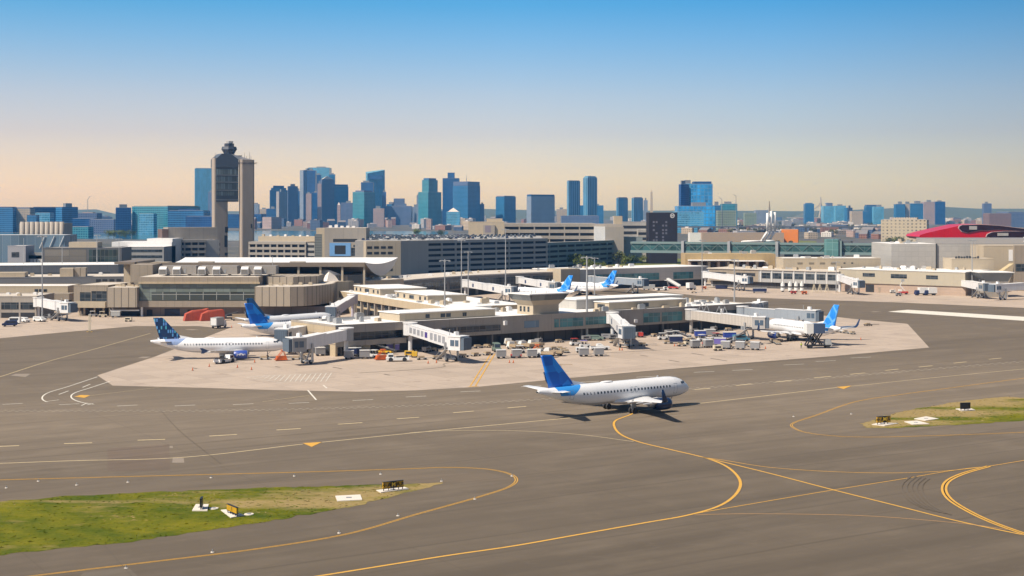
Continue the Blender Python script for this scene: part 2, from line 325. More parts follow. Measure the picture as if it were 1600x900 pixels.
DB = (-0.16, 0.16)
line('taxiway_centreline', [(-60, 725.5), (0, 724), (110, 720), (280, 715), (473, 694)], 0.32, PALE)
line('taxiway_centreline', [(503, 691), (685, 672.5), (800, 661.5), (900, 652), (1087, 631), (1308, 605.5)], 0.32, PALE)
line('taxiway_centreline', [(1330, 603.5), (1450, 591), (1600, 576.5), (1700, 567)], 0.24, PALE)
line('taxiway_turn_line', [(640, 676), (700, 673), (800, 673), (900, 678.5), (990, 690)], 0.2, PALE)
line('taxiway_lead_off_line', [(1000, 641), (982, 649), (962, 657), (960, 667), (972, 680), (1000, 691), (1050, 703), (1100, 715), (1130, 726), (1150, 741), (1157, 757), (1146, 776), (1120, 792), (1070, 806), (1010, 816.5), (900, 836), (800, 853.5), (700, 868), (505, 899), (380, 918)], 0.42, YEL)
line('taxiway_crossing_line', [(1095, 713.5), (1200, 739), (1300, 765), (1400, 790), (1500, 815), (1600, 836), (1660, 848)], 0.36, YEL)
line('taxiway_crossing_line', [(1097, 714.5), (1130, 719), (1200, 730), (1300, 737), (1400, 739), (1475, 736), (1540, 729), (1600, 719.5), (1680, 706)], 0.22, YEL)
line('taxiway_crossing_line', [(1070, 806), (1090, 802), (1200, 783), (1300, 766), (1400, 750), (1500, 733.5), (1540, 729)], 0.2, YEL)
line('faded_crossing_line', [(1085, 804.5), (1150, 803), (1250, 803.5), (1350, 806), (1450, 813), (1525, 820.5), (1600, 832), (1660, 843)], 0.24, ORG)
line('taxiway_edge_line', [(1545, 728.5), (1505, 740), (1482, 751), (1475, 764), (1484, 780), (1512, 798), (1550, 816), (1600, 834), (1650, 850)], 0.32, YEL, (-0.26, 0.26))
line('taxiway_edge_line', [(1700, 579), (1600, 591), (1475, 607.5), (1400, 617.5), (1340, 627), (1275, 649), (1240, 661), (1237, 666), (1258, 675.5), (1300, 681), (1350, 683), (1475, 680.3), (1600, 675.5), (1700, 671)], 0.13, YEL, DB)
line('taxiway_edge_line', [(-60, 752), (0, 750), (250, 743.5), (500, 737), (640, 732.5), (700, 730.5), (760, 733), (795, 740), (807, 749), (797, 760), (750, 776), (650, 804), (540, 835), (400, 858), (250, 876.5), (60, 899), (-60, 914)], 0.14, YEL, DB)
for a, b in (((-12, 698), (30, 696.5)), ((100, 693.3), (144, 692)), ((215, 688), (258, 686.5)), ((327, 681.5), (370, 679)), ((432, 672), (470, 669.7)), ((528, 663), (566, 660.5)), ((620, 654.5), (655, 652)), ((708, 645), (740, 642.5)), ((793, 637.5), (822, 635)), ((1085, 609), (1110, 606.7)), ((1150, 602.5), (1175, 600)), ((1212, 597), (1237, 594.5)), ((1272, 590.5), (1298, 588)), ((1328, 585), (1352, 582.8)), ((1383, 579), (1404, 576.8)), ((1436, 573.5), (1457, 571.5)), ((1490, 567.5), (1510, 565.5)), ((1545, 561.5), (1565, 559.5))):
    line('edge_dash', [a, b], 0.5, PALE)
for x, y in ((20, 631.5), (108, 632), (199, 634), (289, 634), (380, 632), (467, 630), (567, 625.5), (650, 620), (735, 612), (830, 604), (920, 597), (1010, 589), (1100, 581.5), (1160, 578.5), (1240, 570), (1290, 564.5), (1345, 559)):
    line('lane_dash', [(x-16, y+0.5), (x+16, y-1.0)], 0.34, WHT)
def zip_y(x): return 641+0.0*x if x < 300 else 641-(x-300)*0.0068-((x-300)**2)*0.0000475 if x < 1100 else 605.2-(x-1100)*0.0828
mbz = MB()
for k in range(150):
    for r_ in (0, 1):
        x = -40+k*11.5+5.7*r_; y = zip_y(x)+(1.6 if r_ else 0)-(0 if x < 1100 else 0)
        p, q = gp(x, y), gp(x+5.6, zip_y(x+5.6)+(1.6 if r_ else 0)); d = (q-p).normalized(); n_ = Vector((-d.y, d.x, 0))*0.16
        mbz.face([(*(p-n_)[:2], 0.011), (*(q-n_)[:2], 0.011), (*(q+n_)[:2], 0.011), (*(p+n_)[:2], 0.011)])
kind(mbz.build('service_road_zipper_line', paint('faded_white_paint', (.42, .37, .30))), 'structure')
line('service_road_line', [(152, 589), (107, 604), (75, 614), (66, 621), (69, 626.5), (74, 628)], 0.3, WHT)
line('service_road_line', [(172, 596), (140, 606.5), (117, 614), (111, 619.5), (116, 625), (130, 629.5), (147, 632)], 0.3, WHT)
for a, b in (((129, 605.5), (141, 600.5)), ((92, 616.5), (107, 611)), ((70, 628), (92, 625)), ((127, 634), (136, 630)), ((136, 633), (145, 631))): line('service_road_dash', [a, b], 0.3, WHT, sm=False)
line('lead_in_line', [(140, 618.5), (252, 605)], 0.16, PALE); line('lead_in_line', [(0, 589), (75, 565), (150, 545), (235, 521)], 0.28, PALE)
line('lead_in_line', [(770, 553), (739, 603)], 0.3, YEL, (-0.55, 0.55)); line('lead_in_line', [(732, 604.5), (747, 603.5)], 0.7, YEL)
line('stand_line', [(481, 610), (494, 625)], 0.35, WHT); line('stand_line', [(410, 628), (488, 617.5)], 0.16, PALE); line('stand_line', [(505, 602), (511, 607)], 0.3, WHT)
line('stand_line', [(560, 583), (690, 574), (700, 567), (1060, 545), (1250, 530)], 0.5, PATCH2)
for a, b in (((385, 589), (515, 583)), ((385, 590), (440, 598)), ((440, 598), (514, 590))): line('hatch_outline', [a, b], 0.2, WHT)
for i in range(15):
    x = 397+i*8; line('hatch_stripe', [(x, 589.5+min(7.0, i*1.2)), (x+9, 587.8-i*0.35)], 0.18, WHT)
for pts in ([(473, 692.6), (503, 690.8), (487, 698.5)], [(1307, 604.8), (1331, 602.8), (1318, 608)]): sheet('hold_marker', pts, 0.03, YEL)
sheet('hold_marker', [(116, 620), (126, 617.3), (141, 617.8), (132, 621.8)], 0.03, YEL)
sheet('blast_pad_stripe', [(1387, 487), (1418, 484), (1600, 495), (1720, 502), (1720, 510), (1600, 501.2)], 0.012, WHT)
line('pavement_crack', [(250, 640), (280, 673), (345, 725)], 0.09, TAR); line('pavement_crack', [(163, 853), (205, 900)], 0.06, TAR)
for i, (x, y, l) in enumerate(((1000, 555, 12), (1045, 563, 16), (1080, 552, 20), (1110, 560, 26), (915, 556, 10), (520, 574, 14), (1015, 546, 10), (600, 585, 9), (430, 573, 8), (300, 575, 8), (1290, 520, 9))):
    line('tyre_mark', [(x, y), (x+l, y+l*0.16)], 0.35, TAR)
for k in range(5): line('tyre_arc', [(1424+k*7, 744+k*1), (1409+k*8, 758), (1412+k*8, 772+k), (1428+k*9, 787+k*2), (1450+k*9, 797+k*2)], 0.3, plain('faint_rubber', (.118, .092, .064), .85))
# oil-darkened strips on the stands
# --- grass islands
def grass_island(pts, nt, dryf):
    o, q = sheet('grass', pts, 0.02, GRASS, 'stuff', 0.5, 1.2)
    import mathutils.geometry as mg
    me = o.data; mb = MB(); xs = [p.x for p in q]; ys = [p.y for p in q]; poly = q
    def inside(x, y):
        c = False; j = len(poly)-1
        for i in range(len(poly)):
            if (poly[i].y > y) != (poly[j].y > y) and x < (poly[j].x-poly[i].x)*(y-poly[i].y)/(poly[j].y-poly[i].y)+poly[i].x: c = not c
            j = i
        return c
    tris = mg.tessellate_polygon([[Vector((p.x, p.y, 0)) for p in poly]])
    base = [(p.x, p.y, 0.02) for p in poly]; mb.v = list(base); mb.f = [tuple(t) for t in tris]; mb.m = [0]*len(tris)
    k = 0
    while k < nt:
        x = random.uniform(max(min(xs), -120), min(max(xs), 130)); y = random.uniform(min(ys), max(ys))
        if not inside(x, y): continue
        k += 1; h = random.uniform(0.02, 0.07); a = random.uniform(0, 6.28); ww = random.uniform(0.12, 0.4)
        c_, s_ = math.cos(a)*ww, math.sin(a)*ww; lx, ly = random.uniform(-.15, .15), random.uniform(-.15, .15)
        mb.face([(x-c_, y-s_, 0.02), (x+c_, y+s_, 0.02), (x+c_*.4+lx, y+s_*.4+ly, 0.02+h), (x-c_*.4+lx, y-s_*.4+ly, 0.02+h)])
    bpy.data.objects.remove(o); o = mb.build('grass', GRASS); kind(o, 'stuff')
    at = o.data.attributes.new('dry', 'FLOAT', 'POINT')
    vals = [dryf(v[0], v[1]) for v in mb.v]; at.data.foreach_set('value', vals); return o
def px_of(x, y): return 800+x/y*F, HY+H*F/y
def dry_l(x, y):
    px, py = px_of(x, y); d = 0.0
    d += 0.9*max(0, 1-abs(px-560)/90)*max(0, 1-abs(py-782)/28); d += 0.8*max(0, (px-600)/90) if px > 600 else 0
    for cx, cy, rx, ry in ((300, 775, 55, 8), (20, 789, 45, 9), (200, 810, 60, 9), (520, 772, 120, 7), (400, 800, 40, 8)): d += 0.75*max(0, 1-((px-cx)/rx)**2-((py-cy)/ry)**2)
    return d-0.05
def dry_r(x, y):
    px, py = px_of(x, y); d = 0.0
    for cx, cy, rx, ry in ((1490, 628, 120, 12), (1500, 655, 80, 8), (1400, 645, 60, 10), (1350, 662, 30, 8), (1580, 622, 60, 5)): d += 1.0*max(0, 1-((px-cx)/rx)**2-((py-cy)/ry)**2)
    return d-(0.2 if px > 1530 else -0.05)
grass_island([(-120, 795), (0, 784), (100, 775.5), (250, 768.5), (400, 763), (600, 757.5), (694, 754), (645, 768), (560, 790), (400, 818), (200, 847), (0, 867.5), (-120, 880)], 1600, dry_l)
grass_island([(1345, 662), (1400, 645), (1480, 630), (1570, 619.5), (1600, 622), (1760, 630), (1760, 652), (1600, 657), (1500, 664), (1400, 668.5), (1352, 669)], 900, dry_r)
# --- long range of hills behind the city
def m_hill():
    g = N('wooded_hill'); f = g.noise(g.coord('Object'), 0.01, 5, 0.7); return g.fin(g.mix(f, (0.035, 0.05, 0.025), (0.08, 0.09, 0.045)), 0.95)
HILL = m_hill()
def hills(Y0, prof, depth_):
    rows = []
    for (x, y) in prof:
        X = wx(x, Y0); Z = wz(y, Y0); rows.append([(X, Y0-depth_, -0.02), (X, Y0-depth_*0.5, Z*0.55), (X, Y0, Z), (X*1.1, Y0+depth_, -0.02)])
    mb = MB(); mb.loft(rows, cap=False, closed=False); return kind(mb.build('hills', HILL, smooth=True), 'structure')
hills(8600, [(-300, 329), (0, 330), (150, 327), (180, 334), (300, 330), (560, 330), (640, 328), (740, 326), (860, 329), (1000, 329), (1100, 329), (1250, 330), (1330, 328), (1400, 325), (1440, 322), (1480, 323.5), (1530, 326), (1600, 326), (1700, 325), (1900, 328)], 1000)
# ---------------------------------------------------------------- air: one box of thin haze round the camera and the place
HZ = N('haze'); HZ.t.nodes.remove(HZ.b); pv = HZ.n('ShaderNodeVolumePrincipled'); pv.inputs['Color'].default_value = (0.14, 0.46, 1.0, 1); pv.inputs['Absorption Color'].default_value = (1, 1, 1, 1); pv.inputs['Density'].default_value = 0.000085; pv.inputs['Anisotropy'].default_value = 0.2
HZ.t.links.new(pv.outputs[0], HZ.out.inputs['Volume']); HZ.m.volume_intersection_method = 'FAST' if hasattr(HZ.m, 'volume_intersection_method') else None
kind(MB().box(-5600, 5600, -150, 9900, -1.5, 195).build('haze', HZ.m), 'stuff')
# ---------------------------------------------------------------- airliners
WHITE = plain('white_aircraft_paint', (0.74, 0.74, 0.75), 0.28, var=0.03, scale=0.3)
WING = plain('wing_paint', (0.62, 0.62, 0.63), 0.4, var=0.06); GREYM = plain('grey_metal', (0.33, 0.34, 0.35), 0.45, 0.4); DARKM = plain('dark_metal', (0.07, 0.075, 0.08), 0.5, 0.3)
RUB = plain('tyre_rubber', (0.025, 0.025, 0.027), 0.85); NAVY = plain('navy_paint', (0.012, 0.03, 0.085), 0.3); COBALT = plain('cobalt_engine_paint', (0.035, 0.075, 0.33), 0.3, var=0.05)
WINB = plain('dark_window', (0.03, 0.04, 0.055), 0.1); LETW = plain('white_lettering', (0.8, 0.8, 0.8), 0.5); SEAM = plain('door_seam', (0.20, 0.23, 0.27), 0.5)
def fuselage_paint(name, blue):
    g = N(name); s = g.sep(g.coord('Object'))               # paint scheme: tail band in the fin colour
    a = g.math('SUBTRACT', -27.6, s[0]); b = g.math('MULTIPLY', g.math('SUBTRACT', 5.9, s[2]), 1.35)
    k = g.math('MULTIPLY', g.math('GREATER_THAN', a, b), g.math('LESS_THAN', g.math('ADD', a, g.math('MULTIPLY', s[2], -0.6)), 2.6))
    k = g.math('MULTIPLY', k, g.math('GREATER_THAN', s[2], 4.1))
    nz = g.noise(g.coord('Object'), 0.5, 3); c = g.mix(nz, (0.76, 0.76, 0.77), (0.70, 0.71, 0.73))
    jo = g.math('LESS_THAN', g.math('FRACT', g.math('DIVIDE', s[0], 4.1)), 0.008); c = g.mix(g.math('MULTIPLY', jo, 0.35), c, (0.4, 0.4, 0.42))
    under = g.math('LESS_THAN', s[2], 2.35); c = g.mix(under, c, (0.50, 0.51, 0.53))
    return g.fin(g.mix(k, c, blue), 0.25)
FUS = fuselage_paint('fuselage_blue_tail', (0.04, 0.26, 0.66)); FUS2 = fuselage_paint('fuselage_navy_tail', (0.22, 0.30, 0.50))
def fin_mosaic(name, cols, scale, rect=False):
    g = N(name); o = g.coord('Object'); q = g.n('ShaderNodeTexVoronoi'); g.put(g.map(o, (scale*0.8, 0, scale*0.55), (0, R(28), 0)), q.inputs['Vector']); q.inputs['Scale'].default_value = 1
    wn = g.n('ShaderNodeTexWhiteNoise', noise_dimensions='3D'); g.put(q.outputs['Position'], wn.inputs['Vector'])
    return g.fin(g.ramp(wn.outputs['Value'], *cols), 0.3)
FIN1 = fin_mosaic('fin_blue_mosaic', ((0, (0.003, 0.05, 0.30)), (0.35, (0.004, 0.13, 0.56)), (0.7, (0.006, 0.21, 0.74)), (1, (0.02, 0.31, 0.86))), 0.42)
def fin_windows():
    g = N('fin_city_lights'); s = g.sep(g.coord('Object')); a = g.math('DIVIDE', s[0], 0.62); b = g.math('DIVIDE', s[2], 1.05)
    cb = g.n('ShaderNodeCombineXYZ'); g.put(g.math('FLOOR', a), cb.inputs[0]); g.put(g.math('FLOOR', b), cb.inputs[2]); wn = g.n('ShaderNodeTexWhiteNoise', noise_dimensions='3D'); g.put(cb.outputs[0], wn.inputs['Vector'])
    k = g.math('MULTIPLY', g.math('GREATER_THAN', wn.outputs['Value'], 0.66), g.math('LESS_THAN', g.math('ABSOLUTE', g.math('SUBTRACT', g.math('FRACT', a), 0.5)), 0.3))
    k = g.math('MULTIPLY', k, g.math('LESS_THAN', g.math('ABSOLUTE', g.math('SUBTRACT', g.math('FRACT', b), 0.5)), 0.42))
    c2 = g.mix(g.math('FRACT', g.math('MULTIPLY', wn.outputs['Value'], 17.0)), (0.06, 0.32, 0.42), (0.10, 0.22, 0.60))
    return g.fin(g.mix(k, (0.003, 0.024, 0.085), c2), 0.3)
FIN2 = fin_windows()
def fin_swirl():
    g = N('fin_sky_swirls'); q = g.n('ShaderNodeTexVoronoi', feature='DISTANCE_TO_EDGE'); g.put(g.coord('Object'), q.inputs['Vector']); q.inputs['Scale'].default_value = 0.32; nz = g.noise(g.coord('Object'), 0.4, 2)
    k = g.math('LESS_THAN', q.outputs['Distance'], 0.10); c = g.mix(nz, (0.01, 0.14, 0.62), (0.03, 0.30, 0.80)); return g.fin(g.mix(g.math('MULTIPLY', k, 0.55), c, (0.20, 0.50, 0.85)), 0.3)
FIN3 = fin_swirl(); FIN4 = fin_mosaic('fin_teal_blend', ((0, (0.004, 0.04, 0.10)), (0.6, (0.01, 0.075, 0.18)), (1, (0.012, 0.12, 0.32))), 0.4)
RING = [(0, .06, .06, 3.18), (.25, .52, .48, 3.22), (.6, .82, .78, 3.28), (1.1, 1.1, 1.08, 3.38), (1.7, 1.35, 1.36, 3.5), (2.5, 1.6, 1.66, 3.62), (3.5, 1.8, 1.87, 3.71), (4.8, 1.93, 2.01, 3.78), (6.3, 1.975, 2.07, 3.8), (12, 1.975, 2.07, 3.8), (18, 1.975, 2.07, 3.8), (23.5, 1.975, 2.07, 3.8),
        (25.5, 1.93, 2.0, 3.87), (27.5, 1.80, 1.86, 4.0), (29.5, 1.58, 1.66, 4.17), (31.5, 1.28, 1.38, 4.4), (33.5, .94, 1.06, 4.66), (35.3, .6, .74, 4.9), (36.7, .33, .44, 5.07), (37.5, .16, .2, 5.15)]
def sec(s):
    for a, b in zip(RING[:-1], RING[1:]):
        if a[0] <= s <= b[0]:
            t = (s-a[0])/(b[0]-a[0]); return [a[i]+(b[i]-a[i])*t for i in (1, 2, 3)]
    return RING[-1][1:]
def surf(s, a, off=0.0):
    ry, rz, zc = sec(s); return (-s, math.sin(a)*(ry+off), zc+math.cos(a)*(rz+off))      # a = 0 at the top, + to port
def patch(mb, s0, s1, a0, a1, off=0.012, n=4, mi=0, sk=0.0):
    ns = max(1, int((s1-s0)/0.4))
    vs = [surf(s0+(s1-s0)*i/ns+sk*j/n, a0+(a1-a0)*j/n, off) for i in range(ns+1) for j in range(n+1)]
    fs = [(i*(n+1)+j, i*(n+1)+j+1, (i+1)*(n+1)+j+1, (i+1)*(n+1)+j) for i in range(ns) for j in range(n)]
    return mb.add(vs, fs if a1 > a0 else [f[::-1] for f in fs], mi)
def foil(mb, st, mi=0):
    """st: stations (point of leading edge, chord vector aft, thickness, thickness direction)"""
    prof = [(0, 0), (.03, .35), (.12, .75), (.3, 1), (.55, .8), (.8, .4), (1, .03), (.8, -.25), (.55, -.5), (.3, -.65), (.12, -.55), (.03, -.3)]
    mb.loft([[Vector(le)+Vector(ch)*u+Vector(td)*(t*v) for u, v in prof] for le, ch, t, td in st], mi); return mb
def build_airliner(sharklet=True, lettering=True):
    t = thing('airliner', 'airliner', 'airliner')
    mb = MB(); n = 36
    ss = sorted(set([r[0] for r in RING]+[x*0.5 for x in range(0, 76)]))
    mb.loft([[surf(s, 2*math.pi*j/n) for j in range(n)] for s in ss if s <= 37.5])
    fus = mb.build('fuselage', FUS, t, True)
    bf = MB(); rings = []
    for s, wy, h in ((10.6, .3, .1), (11.6, 1.75, .55), (13, 2.1, .8), (17.5, 2.15, .85), (19.5, 1.9, .6), (21, .4, .15)):
        rings.append([(-s, wy*math.cos(a), 2.15-h*0.9*math.sin(a) if math.sin(a) > 0 else 2.15-0.5*math.sin(a)) for a in [2*math.pi*j/16 for j in range(16)]])
    bf.loft(rings).build('belly_fairing', WING, t, True)
    for sgn in (1, -1):
        mb = MB(); up = (0, 0, 1); st = []
        for s, y, z, ch, th in ((11.3, 1.7, 2.35, 7.0, .85), (12.6, 3.4, 2.50, 5.6, .62), (14.6, 6.4, 2.78, 3.9, .42), (17.6, 11.6, 3.30, 2.6, .26), (20.4, 16.6, 3.80, 1.6, .15)): st.append(((-s, sgn*y, z), (-ch, 0, -0.05*ch), th*.55, up))
        foil(mb, st); wg = mb.build('wing', WING, t, True)
        for yy, s0, zz in ((4.3, 17.2, 2.35), (8.2, 18.4, 2.75), (12.0, 20.0, 3.12)):
            mb = MB(); mb.loft([[(-s0+dx, sgn*yy+r_*math.cos(a)*.6, zz-.12+r_*math.sin(a)) for a in [2*math.pi*j/8 for j in range(8)]] for dx, r_ in ((1.3, .05), (.7, .2), (-.3, .24), (-1.6, .14), (-2.3, .04))]).build('flap_fairing', WING, wg, True)
        mb = MB(); sd = (0, sgn, 0)
        if sharklet: foil(mb, [((-20.4, sgn*16.55, 3.80), (-1.6, 0, -.08), .13, up), ((-20.75, sgn*17.0, 4.0), (-1.45, 0, 0), .12, (0, -sgn*.6, .8)), ((-21.2, sgn*17.25, 4.5), (-1.2, 0, 0), .10, (0, -sgn, .2)), ((-22.3, sgn*17.5, 6.25), (-.55, 0, 0), .05, (0, -sgn, .1))]).build('sharklet', NAVY, wg, True)
        else: mb.prism([(-20.3, 16.55*sgn), (-22.2, 16.55*sgn), (-22.2, 16.68*sgn), (-20.3, 16.68*sgn)], 3.3, 4.55, poly2=[(-21.7, 16.6*sgn), (-22.5, 16.6*sgn), (-22.5, 16.7*sgn), (-21.7, 16.7*sgn)]).build('wingtip_fence', NAVY, wg)
        mb = MB(); y = 5.75*sgn; zc = 1.62
        mb.loft([[(-s, y+r_*math.cos(a), zc+r_*math.sin(a)) for a in [2*math.pi*j/20 for j in range(20)]] for s, r_ in ((10.75, .86), (10.45, .88), (10.35, .98), (10.5, 1.08), (11.1, 1.18), (12.2, 1.2), (13.4, 1.08), (14.2, .86), (14.3, .8))], cap=False)
        en = mb.build('engine', COBALT, t, True)
        mb = MB(); mb.loft([[(-s, y+r_*math.cos(a), zc+r_*math.sin(a)) for a in [2*math.pi*j/20 for j in range(20)]] for s, r_ in ((10.28, .90), (10.26, .98), (10.42, 1.075), (10.55, 1.10))], cap=False).build('intake_lip', GREYM, en, True)
        mb = MB(); mb.cyl((-10.75, y, zc), (-10.85, y, zc), .87, .87, 20); mb.cyl((-10.75, y, zc), (-10.4, y, zc), .3, .03, 12); mb.build('fan', DARKM, en)
        mb = MB(); mb.cyl((-14.1, y, zc), (-15.3, y, zc), .62, .42, 16); mb.cyl((-15.2, y, zc), (-15.9, y, zc), .33, .06, 12); mb.build('exhaust_nozzle', GREYM, en, True)
        mb = MB(); mb.loft([[(-11.3, y-.14, 2.6), (-11.3, y+.14, 2.6), (-11.3, y+.14, 2.75), (-11.3, y-.14, 2.75)], [(-13.2, y-.2, 2.2), (-13.2, y+.2, 2.2), (-13.2, y+.2, 2.95), (-13.2, y-.2, 2.95)], [(-16.6, y-.12, 2.3), (-16.6, y+.12, 2.3), (-16.6, y+.12, 2.75), (-16.6, y-.12, 2.75)]]).build('pylon', WING, en)
        mb = MB(); foil(mb, [((-31.3, sgn*.75, 4.95), (-3.6, 0, 0), .16, up), ((-34.6, sgn*6.2, 5.55), (-1.6, 0, 0), .07, up)]).build('tailplane', WHITE, t, True)
        # landing gear
        mb = MB(); yg = 3.79*sgn; mb.cyl((-17.7, yg, .6), (-17.5, yg-.25*sgn, 2.6), .17, .2, 8); mb.cyl((-17.7, yg, 1.3), (-17.6, yg-1.5*sgn, 2.2), .1, .1, 6); mb.box(-18.3, -17.1, yg+.25*sgn, yg+.31*sgn, .95, 2.4)
        gr = mb.build('main_gear', GREYM, t)
        for dy in (-.46, .46): MB().cyl((-17.7, yg+dy-.2, .58), (-17.7, yg+dy+.2, .58), .58, .58, 16).build('wheel', RUB, gr)
        # doors, cockpit glass
        for s0, a0 in ((4.6, 1.12), (30.0, 1.08)):
            mb = MB(); w_ = .85; h0, h1 = a0, a0+(1.02 if s0 < 20 else 1.1); e = .055
            for q in ((s0, s0+e, h0, h1), (s0+w_-e, s0+w_, h0, h1), (s0, s0+w_, h0, h0+e*.6), (s0, s0+w_, h1-e*.6, h1)): patch(mb, q[0], q[1], sgn*q[2], sgn*q[3], .012)
            mb.build('door', SEAM, t)
        for s0 in (14.9, 15.95):
            mb = MB(); e = .04
            for q in ((s0, s0+e, 1.1, 1.62), (s0+.55, s0+.55+e, 1.1, 1.62), (s0, s0+.55, 1.1, 1.13), (s0, s0+.55, 1.59, 1.62)): patch(mb, q[0], q[1], sgn*q[2], sgn*q[3], .012)
            mb.build('emergency_exit', SEAM, t)
        for q in ((1.55, 2.15, .06, .66, .25), (2.0, 2.62, .70, 1.02, .12), (2.72, 3.25, .84, 1.12, .05)):
            mb = MB(); patch(mb, q[0], q[1], sgn*q[2], sgn*q[3], .02, sk=q[4]); mb.build('cockpit_window', WINB, t)
    wm = MB(); wm.v = []; patch(wm, 8.96, 9.31, 1.265, 1.475, .014, 2); wmeshL = None
    k = 0; x = 6.9
    vs0 = [(v[0]+9.135, v[1], v[2]) for v in wm.v]
    for sgn in (1, -1):
        m2 = MB(); m2.v = [(v[0], v[1]*sgn, v[2]) for v in vs0]; m2.f = wm.f if sgn > 0 else [f[::-1] for f in wm.f]; m2.m = wm.m; me = m2.mesh('cabin_window', WINB); s = 6.6
        while s < 28.0:
            o = bpy.data.objects.new('cabin_window', me); C.objects.link(o); o.parent = t; d = 1.0 if s < 24.5 else 1-(s-24.5)*.028
            o.location = (-s, (d-1)*1.95*sgn, (1-d)*.5); s += 0.8 if abs(s-15.4) > 1.3 else .95
    mb = MB(); sd = (0, 1, 0)
    foil(mb, [((-27.2, 0, 5.55), (-7.7, 0, -.3), .18, sd), ((-29.1, 0, 6.3), (-5.9, 0, -.1), .2, sd), ((-33.9, 0, 11.55), (-2.75, 0, 0), .09, sd), ((-34.3, 0, 11.76), (-2.4, 0, 0), .05, sd)])
    mb.build('tail_fin', FIN1, t, True)
    mb = MB(); mb.loft([[(-25.2, -.05, 5.75), (-25.2, .05, 5.75), (-25.2, 0, 5.8)], [(-29.6, -.2, 5.5), (-29.6, .2, 5.5), (-29.6, 0, 6.75)]]).build('fin_fillet', WHITE, t)
    mb = MB(); mb.loft([[(-s, r_*math.cos(a)*1.1, 5.82+max(0, r_*.42*math.sin(a))) for a in [2*math.pi*j/12 for j in range(12)]] for s, r_ in ((19.4, .05), (19.9, .5), (21, .62), (22, .45), (22.8, .05))]).build('radome_hump', WHITE, t, True)
    mb = MB(); mb.cyl((-37.3, 0, 5.13), (-37.62, 0, 5.15), .2, .17, 10).build('auxiliary_exhaust', DARKM, t)
    mb = MB(); mb.cyl((-5.07, 0, .4), (-5.0, 0, 2.2), .11, .14, 8); mb.bar((-5.07, 0, .9), (-3.9, 0, 2.1), .12, .12); gr = mb.build('nose_gear', GREYM, t)
    for dy in (-.25, .25): MB().cyl((-5.07, dy-.11, .39), (-5.07, dy+.11, .39), .39, .39, 14).build('wheel', RUB, gr)
    MB().box(-8.2, -7.9, -.03, .03, 5.86, 6.25).build('antenna', WHITE, t)
    return t
def text_mesh(body, size, m, name='lettering', ext=0.01, bold=0.0):
    cu = bpy.data.curves.new(name, 'FONT'); cu.body = body; cu.size = size; cu.align_x = 'CENTER'; cu.align_y = 'CENTER'; cu.extrude = ext; cu.offset = bold
    o = bpy.data.objects.new('tmp', cu); C.objects.link(o); bpy.context.view_layer.update()
    me = bpy.data.meshes.new_from_object(o.evaluated_get(bpy.context.evaluated_depsgraph_get())); bpy.data.objects.remove(o); me.name = name; me.materials.clear(); me.materials.append(m); return me
def text_on(body, size, m, parent, loc, rot, name='lettering', bold=0.0, ext=0.01):
    o = bpy.data.objects.new(name, text_mesh(body, size, m, name, ext, bold)); C.objects.link(o)
    if parent: o.parent = parent
    o.location = loc; o.rotation_euler = rot; return o
GRP = 'airliners on the taxiway and at the gates'
def put_plane(t, nose_px, heading, scale=1.0, zn=3.2):
    x, y = nose_px; Y = dep(y, zn*scale); t.location = (wx(x, Y), Y, 0); t.rotation_euler.z = R(heading); t.scale = (scale,)*3
P1 = build_airliner(); P1['label'] = 'white airliner with a blue mosaic tail taxiing alone in the foreground'; P1['group'] = GRP
for ch in P1.children:
    if ch.name.startswith('engine'): ch.material_slots[0].link = 'OBJECT'; ch.material_slots[0].material = NAVY
put_plane(P1, (1075, 606), 36)
def at_gate(label, px, hd, finm, scale=1.0, fus=None):
    o = dup(P1, label=label, group=GRP, swap={FIN1: finm, NAVY: NAVY, **({FUS: fus} if fus else {})}); put_plane(o, px, hd, scale)
    for ch in o.children:
        if ch.name.startswith('engine'): ch.material_slots[0].link = 'OBJECT'; ch.material_slots[0].material = COBALT
    return o
P2 = at_gate('white airliner with a dark navy tail of small window-like bars at the left gate', (446, 541), 9, FIN2, 0.92, FUS2)
P3 = at_gate('white airliner with a dark teal tail parked behind another at the terminal corner', (523, 499.4), 50, FIN4)
P4 = at_gate('white airliner with a plain bright blue tail half hidden by the end of the pier', (555, 510.8), 36, FIN1)
P5 = at_gate('white airliner with a bright blue tail just behind the rooftop ramp tower', (800, 457), 134, FIN3, 1.0)
P6 = at_gate('white airliner with a bright blue tail at the far concourse, rearmost of them all', (870, 448), 136, FIN3, 1.0)
P7 = at_gate('white airliner with a sky blue swirled tail at the right end of the pier', (1199, 509), 113, FIN3)
for w_ in [c_ for c_ in P2.children if c_.name.startswith('wing')]:
    for c_ in [q for q in w_.children if q.name.startswith('sharklet')]: bpy.data.objects.remove(c_)
    sg = 1 if w_.bound_box[6][1] > 3 else -1; MB().add([(-20.4, 16.6*sg, 3.8), (-21.9, 16.62*sg, 3.05), (-22.6, 16.62*sg, 3.1), (-22.4, 16.6*sg, 3.8), (-22.9, 16.62*sg, 4.55), (-22.2, 16.62*sg, 4.55), (-20.4, 16.75*sg, 3.8), (-21.9, 16.75*sg, 3.05), (-22.6, 16.75*sg, 3.1), (-22.4, 16.75*sg, 3.8), (-22.9, 16.75*sg, 4.55), (-22.2, 16.75*sg, 4.55)], [(0, 1, 2, 3, 4, 5), (11, 10, 9, 8, 7, 6), (0, 6, 7, 1), (1, 7, 8, 2), (2, 8, 9, 3), (3, 9, 10, 4), (4, 10, 11, 5), (5, 11, 6, 0)]).build('wingtip_fence', NAVY, w_)
